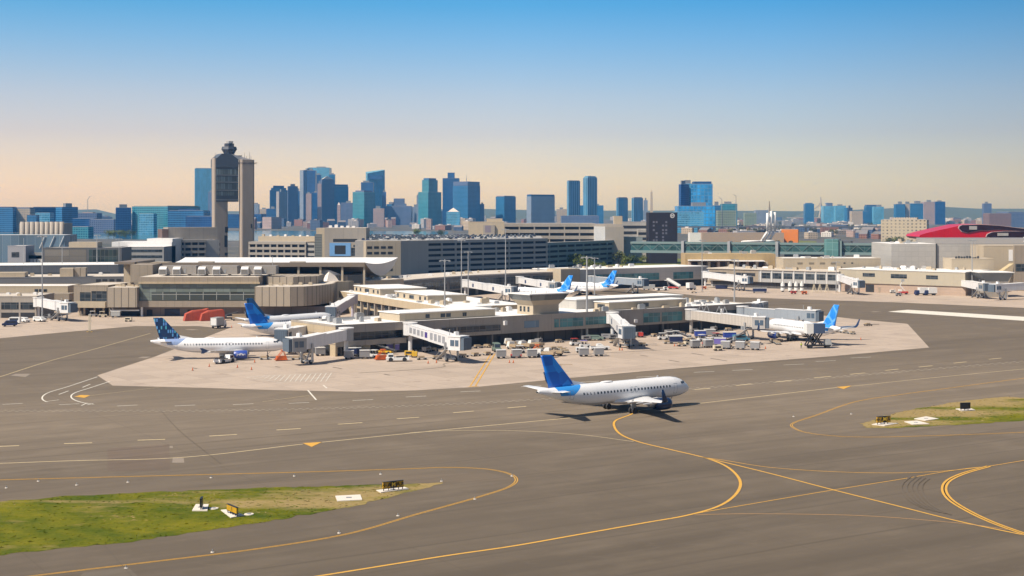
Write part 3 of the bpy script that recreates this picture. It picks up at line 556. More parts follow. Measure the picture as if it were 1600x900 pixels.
for o in (P2, P7):
    for ch in o.children:
        if ch.name.startswith('engine'):
            sg = 1 if o is P7 else -1
            if ch.bound_box[0][1]*sg > 0: text_on('jetBlue', 0.85, LETW, ch, (-12.2, (5.75+1.215)*sg, 1.75), (R(90), 0, R(180) if sg > 0 else 0), bold=0.03)
# ---------------------------------------------------------------- terminals, garages and the control tower
TAN = plain('tan_concrete', (0.44, 0.355, 0.24), 0.8, var=0.08, panel=(6.0, 0, 0.12, 0.5), streak=0.25); TAND = plain('brown_concrete', (0.30, 0.25, 0.195), 0.8, var=0.1, panel=(3.0, 0, 0.10, 0.5), streak=0.2)
TANP = plain('tan_plain_wall', (0.43, 0.36, 0.265), 0.8, var=0.08, streak=0.2); GRC = plain('grey_concrete', (0.34, 0.305, 0.265), 0.8, var=0.08, panel=(9.0, 0, 0.12, 0.5), streak=0.25)
FLUT = plain('ribbed_concrete', (0.36, 0.305, 0.24), 0.8, var=0.1, panel=(2.6, 0, 0.34, 0.75)); PGRY = plain('grey_metal_panel', (0.47, 0.45, 0.42), 0.5, 0.1, var=0.05, panel=(3.4, 2.6, 0.1, 0.35)); PINK = plain('pinkish_block_wall', (0.40, 0.30, 0.235), 0.85, var=0.1, panel=(5, 1.2, 0.08, 0.3))
ROOF = plain('white_roof_membrane', (0.80, 0.785, 0.765), 0.7, var=0.17, scale=0.22, panel=(3.2, 0, 0.12, 0.2), streak=0.0); ROOFT = plain('pale_gravel_roof', (0.56, 0.50, 0.43), 0.9, var=0.2, scale=0.4); ROOFG = plain('grey_roof', (0.33, 0.32, 0.31), 0.8, var=0.2)
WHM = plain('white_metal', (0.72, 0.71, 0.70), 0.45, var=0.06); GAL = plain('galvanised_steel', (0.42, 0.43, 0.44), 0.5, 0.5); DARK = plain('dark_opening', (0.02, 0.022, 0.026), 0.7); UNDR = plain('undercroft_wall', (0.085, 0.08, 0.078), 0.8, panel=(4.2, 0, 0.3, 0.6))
GLD = glassy('dark_glass', (0.035, 0.045, 0.055), 0.1, 2.2, 1.6, (0.10, 0.10, 0.10), 0.12); GLG = glassy('green_glass', (0.15, 0.18, 0.165), 0.15, 2.45, 1.75, (0.09, 0.10, 0.095), 0.14, var=0.2); GLT = glassy('teal_glass', (0.05, 0.17, 0.19), 0.12, 2.0, 1.9, (0.13, 0.2, 0.21), 0.14, var=0.35); GLB = glassy('blue_glass_wall', (0.11, 0.17, 0.23), 0.2, 6.0, 30, (0.3, 0.36, 0.4), 0.12, var=0.25)
BLUEP = plain('blue_paint', (0.16, 0.34, 0.62), 0.5, var=0.05); TEALP = plain('teal_steel', (0.165, 0.235, 0.235), 0.5, var=0.08); REDP = plain('red_cladding', (0.56, 0.006, 0.018), 0.32, var=0.06, panel=(2.5, 0, 0.06, 0.35)); CHAR = plain('charcoal_brick', (0.016, 0.011, 0.017), 0.7, var=0.2, panel=(1.4, 0.7, 0.05, 0.4))
class Ln:                                                     # a facade line on the ground, measured with photo columns
    def __init__(s, A, B):
        s.A, s.B = Vector((*A, 0)), Vector((*B, 0)); d = s.B-s.A; s.L = d.length; s.d = d/s.L; s.rz = math.atan2(d.y, d.x)
    def u(s, px):
        k = (px-800)/F; return (k*s.A.y-s.A.x)/(s.d.x-k*s.d.y)
    def Y(s, px): return s.A.y+s.d.y*s.u(px)
    def z(s, px, y): return wz(y, s.Y(px))
def at(x, Y): return (wx(x, Y), Y)
def bthing(name, label, cat, ln, group=None): return thing(name, label, cat, ln.A, ln.rz, group)
def slab(t, x0, x1, y0, y1, z0, z1, wm, rm=None, name='wall', roof=True, par=0.45):
    w_ = MB().box(x0, x1, y0, y1, z0, z1).build(name, wm, t)
    if roof:
        r_ = MB().box(x0+.35, x1-.35, y0+.35, y1-.35, z1-.02, z1+.04); r_.build('roof', rm or ROOF, t)
        c = MB(); e = .3
        for q in ((x0-.05, x1+.05, y0-.05, y0+e), (x0-.05, x1+.05, y1-e, y1+.05), (x0-.05, x0+e, y0+e, y1-e), (x1-e, x1+.05, y0+e, y1-e)): c.box(*q, z1-.25, z1+par*.5)
        c.build('parapet', wm, t)
    return w_
def win(t, x0, x1, z0, z1, m=None, y=0.0, face='f', L=0.0, name='window', d=0.07, par=None):
    mb = MB()
    if face == 'f': mb.box(x0, x1, y-d, y+.02, z0, z1)
    elif face == 'l': mb.box(-d+L, .02+L, x0, x1, z0, z1)
    else: mb.box(L-.02, L+d, x0, x1, z0, z1)
    return mb.build(name, m or GLD, par or t)
def unit(t, x, y, z, w_=2.4, d=1.8, h=1.3, m=None, name='rooftop_unit'): return MB().box(x, x+w_, y, y+d, z, z+h*.85).box(x+.2, x+w_-.2, y+.2, y+d-.2, z+h*.85, z+h).build(name, m or WHM, t)
# --- the pier in front: long concourse with gates
PL = Ln((-46.5, 376), (78.5, 468)); L = PL.L
t = bthing('pier_concourse', 'long low grey and tan pier concourse with the ramp tower on its roof', 'concourse', PL)
D = 25
MB().box(0.02, 22, 0, 1.2, 6.1, 8).box(0.02, 22, 0, 1.0, 2.5, 3.9).box(22, L, 0, 3, 3.3, 8).box(22, L, 3, D, 3.3, 8).box(0.02, 22, 2.2, D, 2.5, 8).build('wall', GRC, t)
MB().box(0, 0.6, 0.05, D, 0, 7.98).build('end_wall', TAN, t)
for a, b, z0, z1 in ((3, 8.5, .1, 2.9), (11, 13, .1, 2.4), (15, 22, .1, 2.9)): win(t, a, b, z0, z1, DARK, face='l', L=0.0, name='loading_bay')
MB().box(-.09, .02, .05, D, 5.55, 5.75).box(-.09, .02, .05, D, 3.15, 3.3).build('wall_band', TAND, t)
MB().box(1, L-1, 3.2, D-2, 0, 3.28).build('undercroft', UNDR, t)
MB().box(.4, L-.35, .4, D-.35, 7.98, 8.05).build('roof', ROOF, t)
c = MB()
for q in ((-.05, L+.05, -.06, .32), (-.05, L+.05, D-.3, D+.05), (-.05, .3, .32, D-.3), (L-.3, L+.05, .32, D-.3)): c.box(*q, 7.8, 8.28)
c.build('parapet', GRC, t)
win(t, 1.2, 21.8, 3.95, 6.05, GLD, 2.15, d=.1); MB().box(.6, 22, .3, 2.1, 3.86, 3.95).build('ledge', GRC, t)
MB().bar((22.1, -.04, 3.3), (22.1, -.04, 8.0), .12, .08).build('joint', UNDR, t)
for i in range(10):
    x = 2+i*16.4
    if x < L: MB().box(x, x+.5, .8, 1.3, 0, 3.3).build('column', plain('dim_column', (.16, .15, .14), .8), t)
for a, b, z0, z1, m in ((690, 713, 4.4, 6.0, GLD), (715, 782, 4.3, 6.0, GLD), (819, 842, 4.6, 6.6, GLB), (866, 873, 4.2, 6.6, GLT), (875, 911, 4.2, 6.7, GLT), (915, 950, 4.4, 6.7, GLT), (1005, 1031, 4.0, 6.9, GLT), (1034, 1066, 4.0, 6.9, GLT), (1088, 1172, 4.6, 6.4, GLD)):
    w_ = win(t, PL.u(a), PL.u(b), z0, z1, m); mb = MB(); x0, x1 = PL.u(a), PL.u(b); mb.box(x0-.1, x1+.1, -.16, -.07, z0-.14, z0); mb.box(x0-.1, x1+.1, -.16, -.07, z1, z1+.1); mb.build('window_frame', GRC, w_)
for a, b, z0, z1 in ((788, 792, 0, 2.4), (745, 770, 0, 2.8), (600, 612, 0, 2.8), (905, 913, 0, 2.6), (1040, 1052, 0, 2.8)): win(t, PL.u(a), PL.u(b), z0, z1, DARK, 3.15, name='door')
for px in (955, 990, 786, 1125): MB().box(PL.u(px), PL.u(px)+1.0, -.8, -.0, 5.8 if px != 990 else 4.2, 7.0 if px != 990 else 5.2).build('floodlight_box', WHM, t)
def penthouse(t, x0, x1, y0, y1, z1, wins=(), lw=(), wm=TANP, z0=8.05, rm=None):
    p = MB().box(x0, x1, y0, y1, z0, z1).build('penthouse', wm, t); MB().box(x0-.25, x1+.25, y0-.25, y1+.25, z1, z1+.22).build('penthouse_roof', rm or ROOF, p)
    for a, b in wins: win(t, a, b, z0+.5, z1-.5, GLD, y0, par=p)
    for a, b in lw: win(t, a, b, z0+.5, z1-.5, GLD, face='l', L=x0, par=p)
    return p
def loc(px, Y): q = Vector((wx(px, Y), Y, 0))-PL.A; return q.dot(PL.d), q.dot(Vector((-PL.d.y, PL.d.x, 0)))
x0, y0 = loc(627, 392); x1, _ = loc(777, 411); penthouse(t, x0, x1, 4.2, 15, 10.1, [(x0+8.5, x0+9.8), (x0+13.5, x0+15), (x0+15.4, x0+16.9), (x0+21, x0+22.3)])
x0, _ = loc(956, 436); x1, _ = loc(1090, 452); penthouse(t, x0, x1, 4.0, 11, 10.3, [(x0+14, x0+16.2)], [(6, 9.5)])
x0, _ = loc(880, 446); x1, _ = loc(1072, 466); penthouse(t, x0+.2, x1, 13.0, 24, 10.9, wm=PGRY)
x0, _ = loc(690, 425); x1, _ = loc(760, 430); penthouse(t, x0, x1, 18, 24.5, 9.9, wm=WHM)
random.seed(3)
for i in range(26):
    x = random.uniform(3, L-5); y = random.uniform(16, 23) if x > 40 else random.uniform(5, 22)
    if 78 < x < 136: y = random.uniform(1.2, 3)
    unit(t, x, y, 8.05, random.uniform(.8, 2.6), random.uniform(.7, 1.2 if 78 < x < 136 else 2), random.uniform(.5, 1.5), random.choice([WHM, GAL, TANP]))
# ramp tower on the roof
tx0 = PL.u(837); tx1 = PL.u(877)
mb = MB(); mb.prism([(tx0, 1.2), (tx1, 1.2), (tx1, 9), (tx0, 9)], 8.05, 10.9, 0); mb.prism([(tx0, 1.2), (tx1, 1.2), (tx1, 9), (tx0, 9)], 10.9, 12.3, 0, poly2=[(tx0-1.3, .4), (tx1+1.4, .4), (tx1+1.4, 10), (tx0-1.3, 10)])
rt = mb.build('ramp_tower', TANP, t)
MB().prism([(tx0-1.3, .4), (tx1+1.4, .4), (tx1+1.4, 10), (tx0-1.3, 10)], 12.3, 14.05, poly2=[(tx0-2.4, -.3), (tx1+2.6, -.3), (tx1+2.6, 10.6), (tx0-2.4, 10.6)]).build('tower_window', glassy('ramp_glass', (0.10, 0.11, 0.11), .12, 2.4, 9, (.08, .08, .08), .15), rt)
mb = MB().prism([(tx0-2.6, -.5), (tx1+2.8, -.5), (tx1+2.8, 10.8), (tx0-2.6, 10.8)], 14.05, 14.3); mb.build('tower_roof', ROOF, rt)
for i, (x, y) in enumerate(((tx0, 2), (tx0+3, 4), (tx0+5, 1.5), (tx1, 6))): MB().cyl((x, y, 14.3), (x, y, 15.4), .05, .05, 5).build('antenna', DARKM, rt)
win(t, 3, 3.9, 8.9, 10.4, GLD, face='l', L=tx0, par=rt); win(t, 5, 5.9, 8.9, 10.4, GLD, face='l', L=tx0, par=rt); win(t, 6.8, 7.7, 8.9, 10.4, GLD, face='l', L=tx0, par=rt)
# --- connector between the terminal and the pier
CN = Ln((-66, 544), (-21.5, 452)); t = bthing('connector_concourse', 'sunlit tan connector wing with two penthouses running back to the terminal', 'concourse', CN)
D = 30; L = CN.L
MB().box(0, L, 0, D, 5.6, 8).box(0, L, 1.2, D, 0, 5.58).build('wall', TAN, t); MB().box(.3, L-.3, .3, D-.3, 8, 8.06).build('roof', ROOF, t)
for i in range(9): MB().box(16+i*7.2, 16.8+i*7.2, .3, 1.1, 0, 5.6).build('column', GRC, t)
for i in range(8): win(t, 17.2+i*7.2, 22.8+i*7.2, 3.4, 5.4, GLD, 1.2)
for i in range(8): win(t, 17.2+i*7.2, 22.8+i*7.2, .2, 2.6, DARK, 1.2, name='opening')
p = penthouse(t, 6, 34, 4, 22, 10.3, [(8, 9.6), (12.5, 14), (18, 22.5), (26.5, 28), (31, 32.5)], wm=TANP); p = penthouse(t, 49, 79, 4, 18, 10.3, [(51, 52.6), (57, 58.5), (62.5, 66.5), (71.5, 73), (76, 77.5)], wm=TANP)
for i in range(16): unit(t, random.uniform(36, 47) if i < 6 else random.uniform(2, 92), random.uniform(1, 3) if i > 5 else random.uniform(2, 24), 8.06, random.uniform(.8, 2.4), random.uniform(.7, 1.6), random.uniform(.5, 1.3), random.choice([WHM, GAL, TANP]))
# --- main terminal on the left
ML = Ln(at(169, 520), at(404, 520)); t = bthing('main_terminal', 'brown terminal with long green glass gallery and grey air handlers on its roof', 'terminal', ML)
u = ML.u; zz = lambda y: wz(y, 520)
MB().box(u(216), ML.L, .6, 36, zz(441.5), zz(433)).build('fascia', TAND, t); MB().box(u(216), ML.L+.4, 0.2, .6, zz(443.5), zz(440.5)).build('string_course', TAN, t)
MB().box(u(216), ML.L, 1.4, 36, zz(480), zz(441.5)-.01).build('wall', TAND, t); win(t, u(216.5), ML.L-.2, zz(470), zz(443.5)-.02, GLG, 1.4, name='glass_gallery', d=.3)
lw = glassy('gallery_lower_glass', (0.055, 0.065, 0.062), .12, 4.9, 4.0, (0.28, 0.29, 0.28), .22)
win(t, u(236), ML.L-1.5, zz(469), zz(456.5), lw, 1.05, d=.1); MB().box(u(216), ML.L, .4, 1.4, zz(480), zz(470.5)).build('balcony_band', TAND, t)
MB().box(0, ML.L+26, 4, 36, 0, zz(480)-.02).build('ground_storey', plain('service_wall', (0.22, 0.185, 0.17), .85, var=.15, panel=(6, 0, .2, .4)), t)
for a, b in ((173, 216), (225, 234), (289, 305), (310, 330)): win(t, u(a), u(b), .1, zz(485), DARK, 4, name='loading_bay')
win(t, u(253), u(277), .1, zz(483.5), plain('navy_door', (0.015, 0.022, 0.05), .5), 4, name='roller_door')
MB().box(u(219), u(222), .8, 1.6, 0, zz(480)).build('column', WHM, t); MB().box(u(171), u(217), .2, .8, zz(486), zz(484)).build('canopy_beam', WHM, t); MB().box(u(170), u(172), .2, .9, 0, zz(480)).build('column', TAND, t)
MB().box(0, u(216), -2, 12, zz(480)+.1, zz(449)).build('left_pod', FLUT, t); MB().box(.3, u(216)-.3, -1.7, 11.7, zz(449), zz(449)+.06).build('pod_roof', ROOFT, t)
for i in range(6): unit(t, .6+i*1.6, 2+random.uniform(0, 6), zz(449)+.06, 1.2, 1.2, random.uniform(.5, 1.8), TANP)
pod = [(u(402)+.05, -6), (u(402)+13, -6.5), (u(402)+18, -4), (u(402)+22, 3), (u(402)+25.5, 16), (u(402)+25, 34), (u(402)+.05, 34)]
MB().prism(pod, 4.2, 11.2).build('right_pod', FLUT, t); MB().prism([((p[0]-u(402)-12)*.97+u(402)+12, (p[1]-12)*.97+12) for p in pod], 11.2, 11.28).build('pod_roof', ROOFT, t)
MB().prism([(u(402)+2, 9), (u(402)+12, 8), (u(402)+20, 15), (u(402)+20, 32), (u(402)+2, 32)], 11.28, 14.2).build('upper_pod', FLUT, t)
for i in range(5): unit(t, u(402)+4+i*3.4, 1+i*1.5, 11.28, 1.4, 1.2, 1.0, TANP)
MB().box(u(216)+.4, ML.L-.4, 1, 35.5, zz(433), zz(433)+.06).build('roof', ROOFT, t)
AHU = plain('air_handler_grey', (0.30, 0.275, 0.25), .6, .1, var=.06, panel=(2.2, 0, .08, .3)); zr = zz(433)+.06
for a, b in ((239, 296), (300, 360), (367, 421)):
    x0, x1 = Ln(at(169, 528), at(404, 528)).u(a), Ln(at(169, 528), at(404, 528)).u(b); W = x1-x0
    o = MB().box(x0+.3, x1, 9, 15, zr+.6, zr+3.7).box(x0+2, x0+2.4, 9.5, 14.5, zr, zr+.6).box(x0+W*.75, x0+W*.75+.4, 9.5, 14.5, zr, zr+.6).build('air_handling_unit', AHU, t)
    for h in (x0, x0+W*.38):
        mb = MB(); mb.add([(h, 7.4, zr+.5), (h+2.7, 7.4, zr+.5), (h+2.7, 9, zr+.5), (h, 9, zr+.5), (h, 7.4, zr+2.6), (h+2.7, 7.4, zr+2.6), (h+2.7, 9, zr+3.45), (h, 9, zr+3.45)], [(3, 2, 1, 0), (0, 1, 5, 4), (1, 2, 6, 5), (2, 3, 7, 6), (3, 0, 4, 7), (4, 5, 6, 7)])
        hd = mb.build('intake_hood', WHM, o); MB().box(h+.15, h+2.55, 7.3, 7.4, zr+.6, zr+2.4).build('louvre', plain('louvre_grey', (.2, .19, .18), .6, panel=(50, .5, .15, .7)), o)
    MB().box(x0+W*.66, x0+W*.66+.8, 8.93, 9, zr+1, zr+2.6).build('access_door', GREYM, o)
# --- hall with the sweeping white roof
HL = Ln((-139.5, 560), (-57.8, 560)); t = bthing('terminal_hall', 'hall under a sweeping white roof with a half-moon end', 'terminal', HL); L = HL.L
def sag(y, s): return 18.4+(17.6-18.4)*y/88-4*s*(y/88)*(1-y/88)
n = 16; top = [[(x, 88*j/n, sag(88*j/n, 1.6)) for j in range(n+1)] for x in (-9.0, L+0.0)]
top[1] = [(L+.068*88*j/n, y, z) for j, (x, y, z) in enumerate(top[1])]; top[0] = [(-9-.09*88*j/n+8, y, z) for j, (x, y, z) in enumerate(top[0])]
MB().loft(top, cap=False, closed=False).build('roof', plain('white_roof_sheet', (0.84, 0.83, 0.81), .55, var=.04), t, True)
mb = MB(); A_ = [(L+.05+.068*88*j/n, 88*j/n, sag(88*j/n, 1.5)) for j in range(n+1)]; B_ = [(L+.05+.068*88*j/n, 88*j/n, sag(88*j/n, 6.6)-.05) for j in range(n+1)]
mb.loft([B_, A_], cap=False, closed=False); mb.build('half_moon_end', plain('pale_soffit', (0.60, 0.55, 0.51), .6, var=.06), t, True)
MB().loft([[(L+.068*88*j/n, 88*j/n, sag(88*j/n, 6.6)) for j in range(n+1)], [(0, 88*j/n, sag(88*j/n, 6.6)) for j in range(n+1)]], cap=False, closed=False).build('soffit', TAN, t, True)
MB().box(-8, L, -.1, .5, 16.7, 18.3).build('fascia', plain('brown_fascia', (.20, .16, .125), .6), t); MB().box(-.5, L-2, 1.6, 84, 0, 13.4).build('wall', TAND, t)
for i in range(9): win(t, 6+i*8.6, 12.5+i*8.6, 10.2, 13.2, DARK, 1.6, name='clerestory_window')
for i in range(10): MB().box(3.6+i*8.6, 4.4+i*8.6, .5, 1.5, 0, 16.6).build('column', TANP, t)
for a in (16, 52): MB().box(a, a+6, 1.6, 4, 17.0, 18.75).build('roof_hatch', GRC, t)
MB().prism([(-16, -2), (-8.05, -2), (-8.05, 30), (-16, 30)], 17.7, 18.6).build('side_canopy', plain('brown_fascia', (.2, .16, .125), .6), t)
MB().box(-15, -1, 8, 30, 0, 17.68).build('side_wall', TANP, t); MB().box(-6.5, 2.0, -14, 1.2, 10, 18.0).build('stair_block', TAND, t); MB().box(-10.5, -7, 7.9, 8.1, 12.5, 15.5).build('window', DARK, t)
# tan curved wing with the white wedge
TL = Ln((-70.5, 557), (-43.8, 579)); t = bthing('curved_wing', 'low tan curved wing with a white wedge skylight on top', 'terminal wing', TL)
cv = [(0, 0), (7, -1.6), (14, -2.2), (21, -2), (28, -1), (35, .8), (36, 26), (-14, 30), (-13, 16), (-4, 3.5)]
MB().prism(cv, 0, 11).build('wall', TANP, t); MB().prism([((x-11)*.98+11, (y-12)*.97+12) for x, y in cv], 11, 11.08).build('roof', ROOFT, t)
MB().add([(-.5, 2.5, 11.08), (12.5, 1.2, 11.08), (12.5, 9, 11.08), (-.5, 10, 11.08), (1.6, 4, 15.4), (1.6, 9, 15.4)], [(3, 2, 1, 0), (0, 1, 4), (1, 2, 5, 4), (2, 3, 5), (3, 0, 4, 5)]).build('wedge_skylight', plain('cream_wedge', (.74, .68, .62), .6, var=.03), t)
for x in (4.4, 6.6): MB().box(x, x+.8, 1.95, 2.8, 11.7, 12.8).build('window', GLD, t)
for i in range(8): unit(t, random.uniform(9, 32), random.uniform(2, 12), 11.08, random.uniform(.8, 2), 1.2, random.uniform(.5, 1.1), random.choice([WHM, TANP]))
# long curved concourse with a pale roof, further back
q = [at(628, 604), at(660, 622), at(700, 641), at(745, 660), at(790, 675), at(830, 687), at(872, 697)]; o_ = Vector((*q[0], 0))
t = thing('curved_concourse', 'long curving concourse with a pale roof and a shaded glass front', 'concourse', o_)
fr = [(x-q[0][0], y-q[0][1]) for x, y in q]; bk = [(x-14, y+28) for x, y in fr]
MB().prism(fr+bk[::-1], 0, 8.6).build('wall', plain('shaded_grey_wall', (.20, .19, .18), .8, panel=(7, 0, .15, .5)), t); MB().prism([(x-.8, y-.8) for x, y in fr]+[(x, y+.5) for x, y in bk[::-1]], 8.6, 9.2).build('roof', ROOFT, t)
for a, b in zip(fr[:-1], fr[1:]):
    d = Vector((b[0]-a[0], b[1]-a[1], 0)); nrm = Vector((d.y, -d.x, 0)).normalized()*.12; p0 = Vector((*a, 0))+d*.05+nrm; p1 = Vector((*a, 0))+d*.95+nrm
    MB().face([(p0.x, p0.y, 3.5), (p1.x, p1.y, 3.5), (p1.x, p1.y, 7.4), (p0.x, p0.y, 7.4)]).build('window', GLD, t); MB().face([(p0.x, p0.y, .2), (p1.x, p1.y, .2), (p1.x, p1.y, 2.8), (p0.x, p0.y, 2.8)]).build('opening', DARK, t)
for i in range(14):
    k = random.uniform(0.05, .95)*(len(fr)-1); j = int(k); f_ = k-j; x = fr[j][0]+(fr[j+1][0]-fr[j][0])*f_-6; y = fr[j][1]+(fr[j+1][1]-fr[j][1])*f_+random.uniform(8, 18); unit(t, x, y, 9.2, random.uniform(.8, 2.2), 1.4, random.uniform(.5, 1.4), random.choice([WHM, GAL, TANP]))
# grey concourse with the glass strip
GL = Ln(at(880, 692), at(1106, 744)); t = bthing('grey_concourse', 'pale grey concourse with one long strip of teal glass', 'concourse', GL); L = GL.L
MB().box(0, L, 0, 26, 3.4, 9.9).box(1, L-1, 2, 25, 0, 3.38).build('wall', PGRY, t); MB().box(-.2, L+.2, -.2, 26.2, 9.9, 10.15).build('roof', ROOF, t)
win(t, GL.u(918), GL.u(1030), 3.9, 7.4, GLT); win(t, GL.u(1052), GL.u(1083), 3.9, 7.4, GLT); win(t, GL.u(880)+1, L-1.2, .2, 3.2, DARK, 2.0, name='opening')
MB().box(-2.5, 9, -1.5, 10, 0, 10.6).build('tan_end_block', TANP, t)
# windowed concourse
WL = Ln(at(1106, 732), at(1311, 689)); t = bthing('windowed_concourse', 'grey concourse with a row of seven dark framed windows', 'concourse', WL); L = WL.L
MB().box(0, L, 0, 22, 3.2, 9.2).box(1, L-1, 1.6, 21, 0, 3.18).build('wall', plain('blue_grey_wall', (.34, .335, .33), .8, var=.06, streak=.2), t); MB().box(-.4, L+.2, -.5, 22.2, 9.2, 9.6).build('roof', ROOFT, t)
MB().box(WL.u(1108), WL.u(1185), -.06, 0, 3.3, 9.1).build('tan_panel', TAND, t)
for i in range(7):
    a = 1190+i*17.2; w_ = win(t, WL.u(a), WL.u(a+13.5), 5.1, 7.9, GLD); MB().box(WL.u(a)-.4, WL.u(a)-.08, -.3, 0, 3.3, 9.1).build('mullion', WHM, t)
for a, b in ((1110, 1135), (1150, 1180)): win(t, WL.u(a), WL.u(b), 6.0, 7.6, DARK, -.06)
win(t, 2, L-2, .2, 3.0, UNDR, 1.6, name='opening')
US = Ln(at(1224, 716), at(1376, 716)); t = bthing('tan_upper_block', 'tan block with four small dull windows behind the windowed concourse', 'building', US); L = US.L
slab(t, 0, L, 0, 20, 0, wz(404, 716), TANP, ROOF)
for a in (1246, 1264, 1281, 1298): win(t, US.u(a), US.u(a+8), wz(413, 716), wz(410, 716), plain('dull_window', (.2, .17, .13), .5))
for a in (1318, 1330): win(t, US.u(a), US.u(a+3), wz(412, 716), wz(410, 716), GLD)
# tan building with canopies
KL = Ln(at(1072, 775), at(1214, 775)); t = bthing('canopied_hall', 'warm tan hall with white canopies and brown bays below the glass footbridge', 'building', KL); L = KL.L
MB().box(0, L, 4, 24, 0, wz(397, 775)).build('wall', plain('ochre_wall', (.40, .29, .15), .8, var=.15, streak=.3), t)
for a, b, y in ((1076, 1143, 406), (1146, 1194, 407)): MB().box(KL.u(a), KL.u(b), -2.5, 4, wz(y, 775)-.5, wz(y, 775)).build('canopy', ROOF, t)
for i in range(9): MB().box(KL.u(1076)+i*5.2, KL.u(1076)+i*5.2+1.3, -1, 3.9, 0, wz(409, 775)).build('bay_pier', TANP if i % 3 else PINK, t)
for i in range(8): win(t, KL.u(1076)+i*5.2+1.5, KL.u(1076)+i*5.2+5.0, 8, wz(409, 775), plain('brown_opening', (.10, .07, .05), .7), 4, name='opening')
# tan concourse on the right
RL = Ln(at(1311, 690), at(1508, 650)); t = bthing('tan_concourse', 'beige concourse with three slim dark windows and a dark gate', 'concourse', RL); L = RL.L
MB().box(0, L, 0, 30, 4.2, 10.6).build('wall', plain('beige_panel', (.40, .355, .275), .75, var=.05, panel=(4.4, 0, .06, .25)), t); MB().box(.8, L, .5, 29, 0, 4.18).build('lower_wall', PINK, t); MB().box(-.2, L+.3, -.25, 30.2, 10.6, 10.9).build('roof', ROOF, t)
for a, b, y0, y1 in ((1348, 1367, 426.5, 432), (1392, 1417, 428, 434.5), (1447, 1465.5, 430, 436)): win(t, RL.u(a), RL.u(b), RL.z(a, y1), RL.z(a, y0), GLD)
win(t, RL.u(1352), RL.u(1365), .1, 3.6, DARK, .5, name='gate'); win(t, RL.u(1372), RL.u(1375), .1, 2.6, TAND, .5, name='door')
# tall grey panel hall behind, with the dark band
PG = Ln(at(1393, 722), at(1660, 722)); t = bthing('grey_panel_hall', 'tall hall clad in pale grey metal panels', 'building', PG)
MB().box(0, PG.u(1463), 0, 40, 0, wz(381, 722)).box(PG.u(1463), PG.L, .5, 40, 0, wz(382, 722)).build('wall', PGRY, t); MB().box(.2, PG.u(1463)-.2, .2, 39, wz(381, 722), wz(381, 722)+.1).build('roof', ROOF, t); MB().box(PG.u(1462), PG.u(1464), -.25, .4, 0, wz(381, 722)+.1).build('expansion_joint', DARKM, t)
MB().box(PG.u(1463), PG.L, 2, 36, wz(382, 722), wz(382, 722)+.4).prism([(PG.u(1463), 2.1), (PG.L, 2.1), (PG.L, 36), (PG.u(1463), 36)], wz(382, 722)+.4, wz(373, 724), poly2=[(PG.u(1463), 3.5), (PG.L, 3.5), (PG.L, 36), (PG.u(1463), 36)]).build('sloped_band', plain('mid_grey_cladding', (.25, .235, .225), .5, var=.06), t)
o = text_on('Zo', 3.2, LETW, t, (PG.u(1600)+2.2, 1.6, wz(374.5, 722)), (R(90), 0, 0), 'sign_lettering', .12)
o = None
TB = Ln(at(1487, 676), at(1553, 676)); t = bthing('tan_stair_block', 'small tan block in front of the grey panel hall', 'building', TB); slab(t, 0, TB.L, 0, 14, 0, wz(404.5, 676), TANP, ROOFT)
for i in range(9): unit(t, 2.5+i*1.3, 2, wz(404.5, 676)+.05, .8, 1.0, random.uniform(.5, 1.4), DARKM)
TC = Ln(at(1537, 694), at(1680, 694)); t = bthing('tan_corner_block', 'tall plain tan block at the right edge with a dark window', 'building', TC); slab(t, 0, TC.L, 0, 20, 0, wz(384, 694), TANP, ROOFT)
MB().box(TC.u(1583), TC.L, -1.5, -.02, 0, wz(383, 694)).build('brown_bay', TAND, t); win(t, TC.u(1585), TC.u(1640), wz(424, 694), wz(412, 694), GLD, -1.5); MB().box(TC.u(1576), TC.u(1582.5), -.1, -.02, wz(408, 694), wz(390, 694)).build('pale_panel', WHM, t)
MB().add([(TC.u(1553), -4, wz(425, 690)), (TC.u(1560), -4, wz(425, 690)), (TC.u(1582), -1.6, wz(412, 690)), (TC.u(1575), -1.6, wz(412, 690)), (TC.u(1553), -4, wz(427, 690)), (TC.u(1560), -4, wz(427, 690)), (TC.u(1582), -1.6, wz(414, 690)), (TC.u(1575), -1.6, wz(414, 690))], [(0, 1, 2, 3), (7, 6, 5, 4), (0, 4, 5, 1), (1, 5, 6, 2), (2, 6, 7, 3), (3, 7, 4, 0)]).build('stair_flight', plain('cream_stair', (.62, .5, .3), .7), t)
RO = Ln(at(1536, 640), at(1582, 640)); t = bthing('ramp_office', 'grey flared ramp office above the right jet bridges', 'building', RO)
MB().prism([(1, 0), (RO.L-2, 0), (RO.L-2, 12), (1, 12)], 0, wz(440, 640)).build('wall', GRC, t); MB().prism([(1, 0), (RO.L-2, 0), (RO.L-2, 12), (1, 12)], wz(440, 640), wz(426, 640), poly2=[(-2, -1.5), (RO.L, -1.5), (RO.L, 13), (-2, 13)]).build('flared_window_band', plain('grey_glass_band', (.26, .265, .25), .25), t); MB().box(-2.3, RO.L+.3, -1.8, 13.2, wz(426, 640), wz(425, 640)).build('roof', ROOF, t)
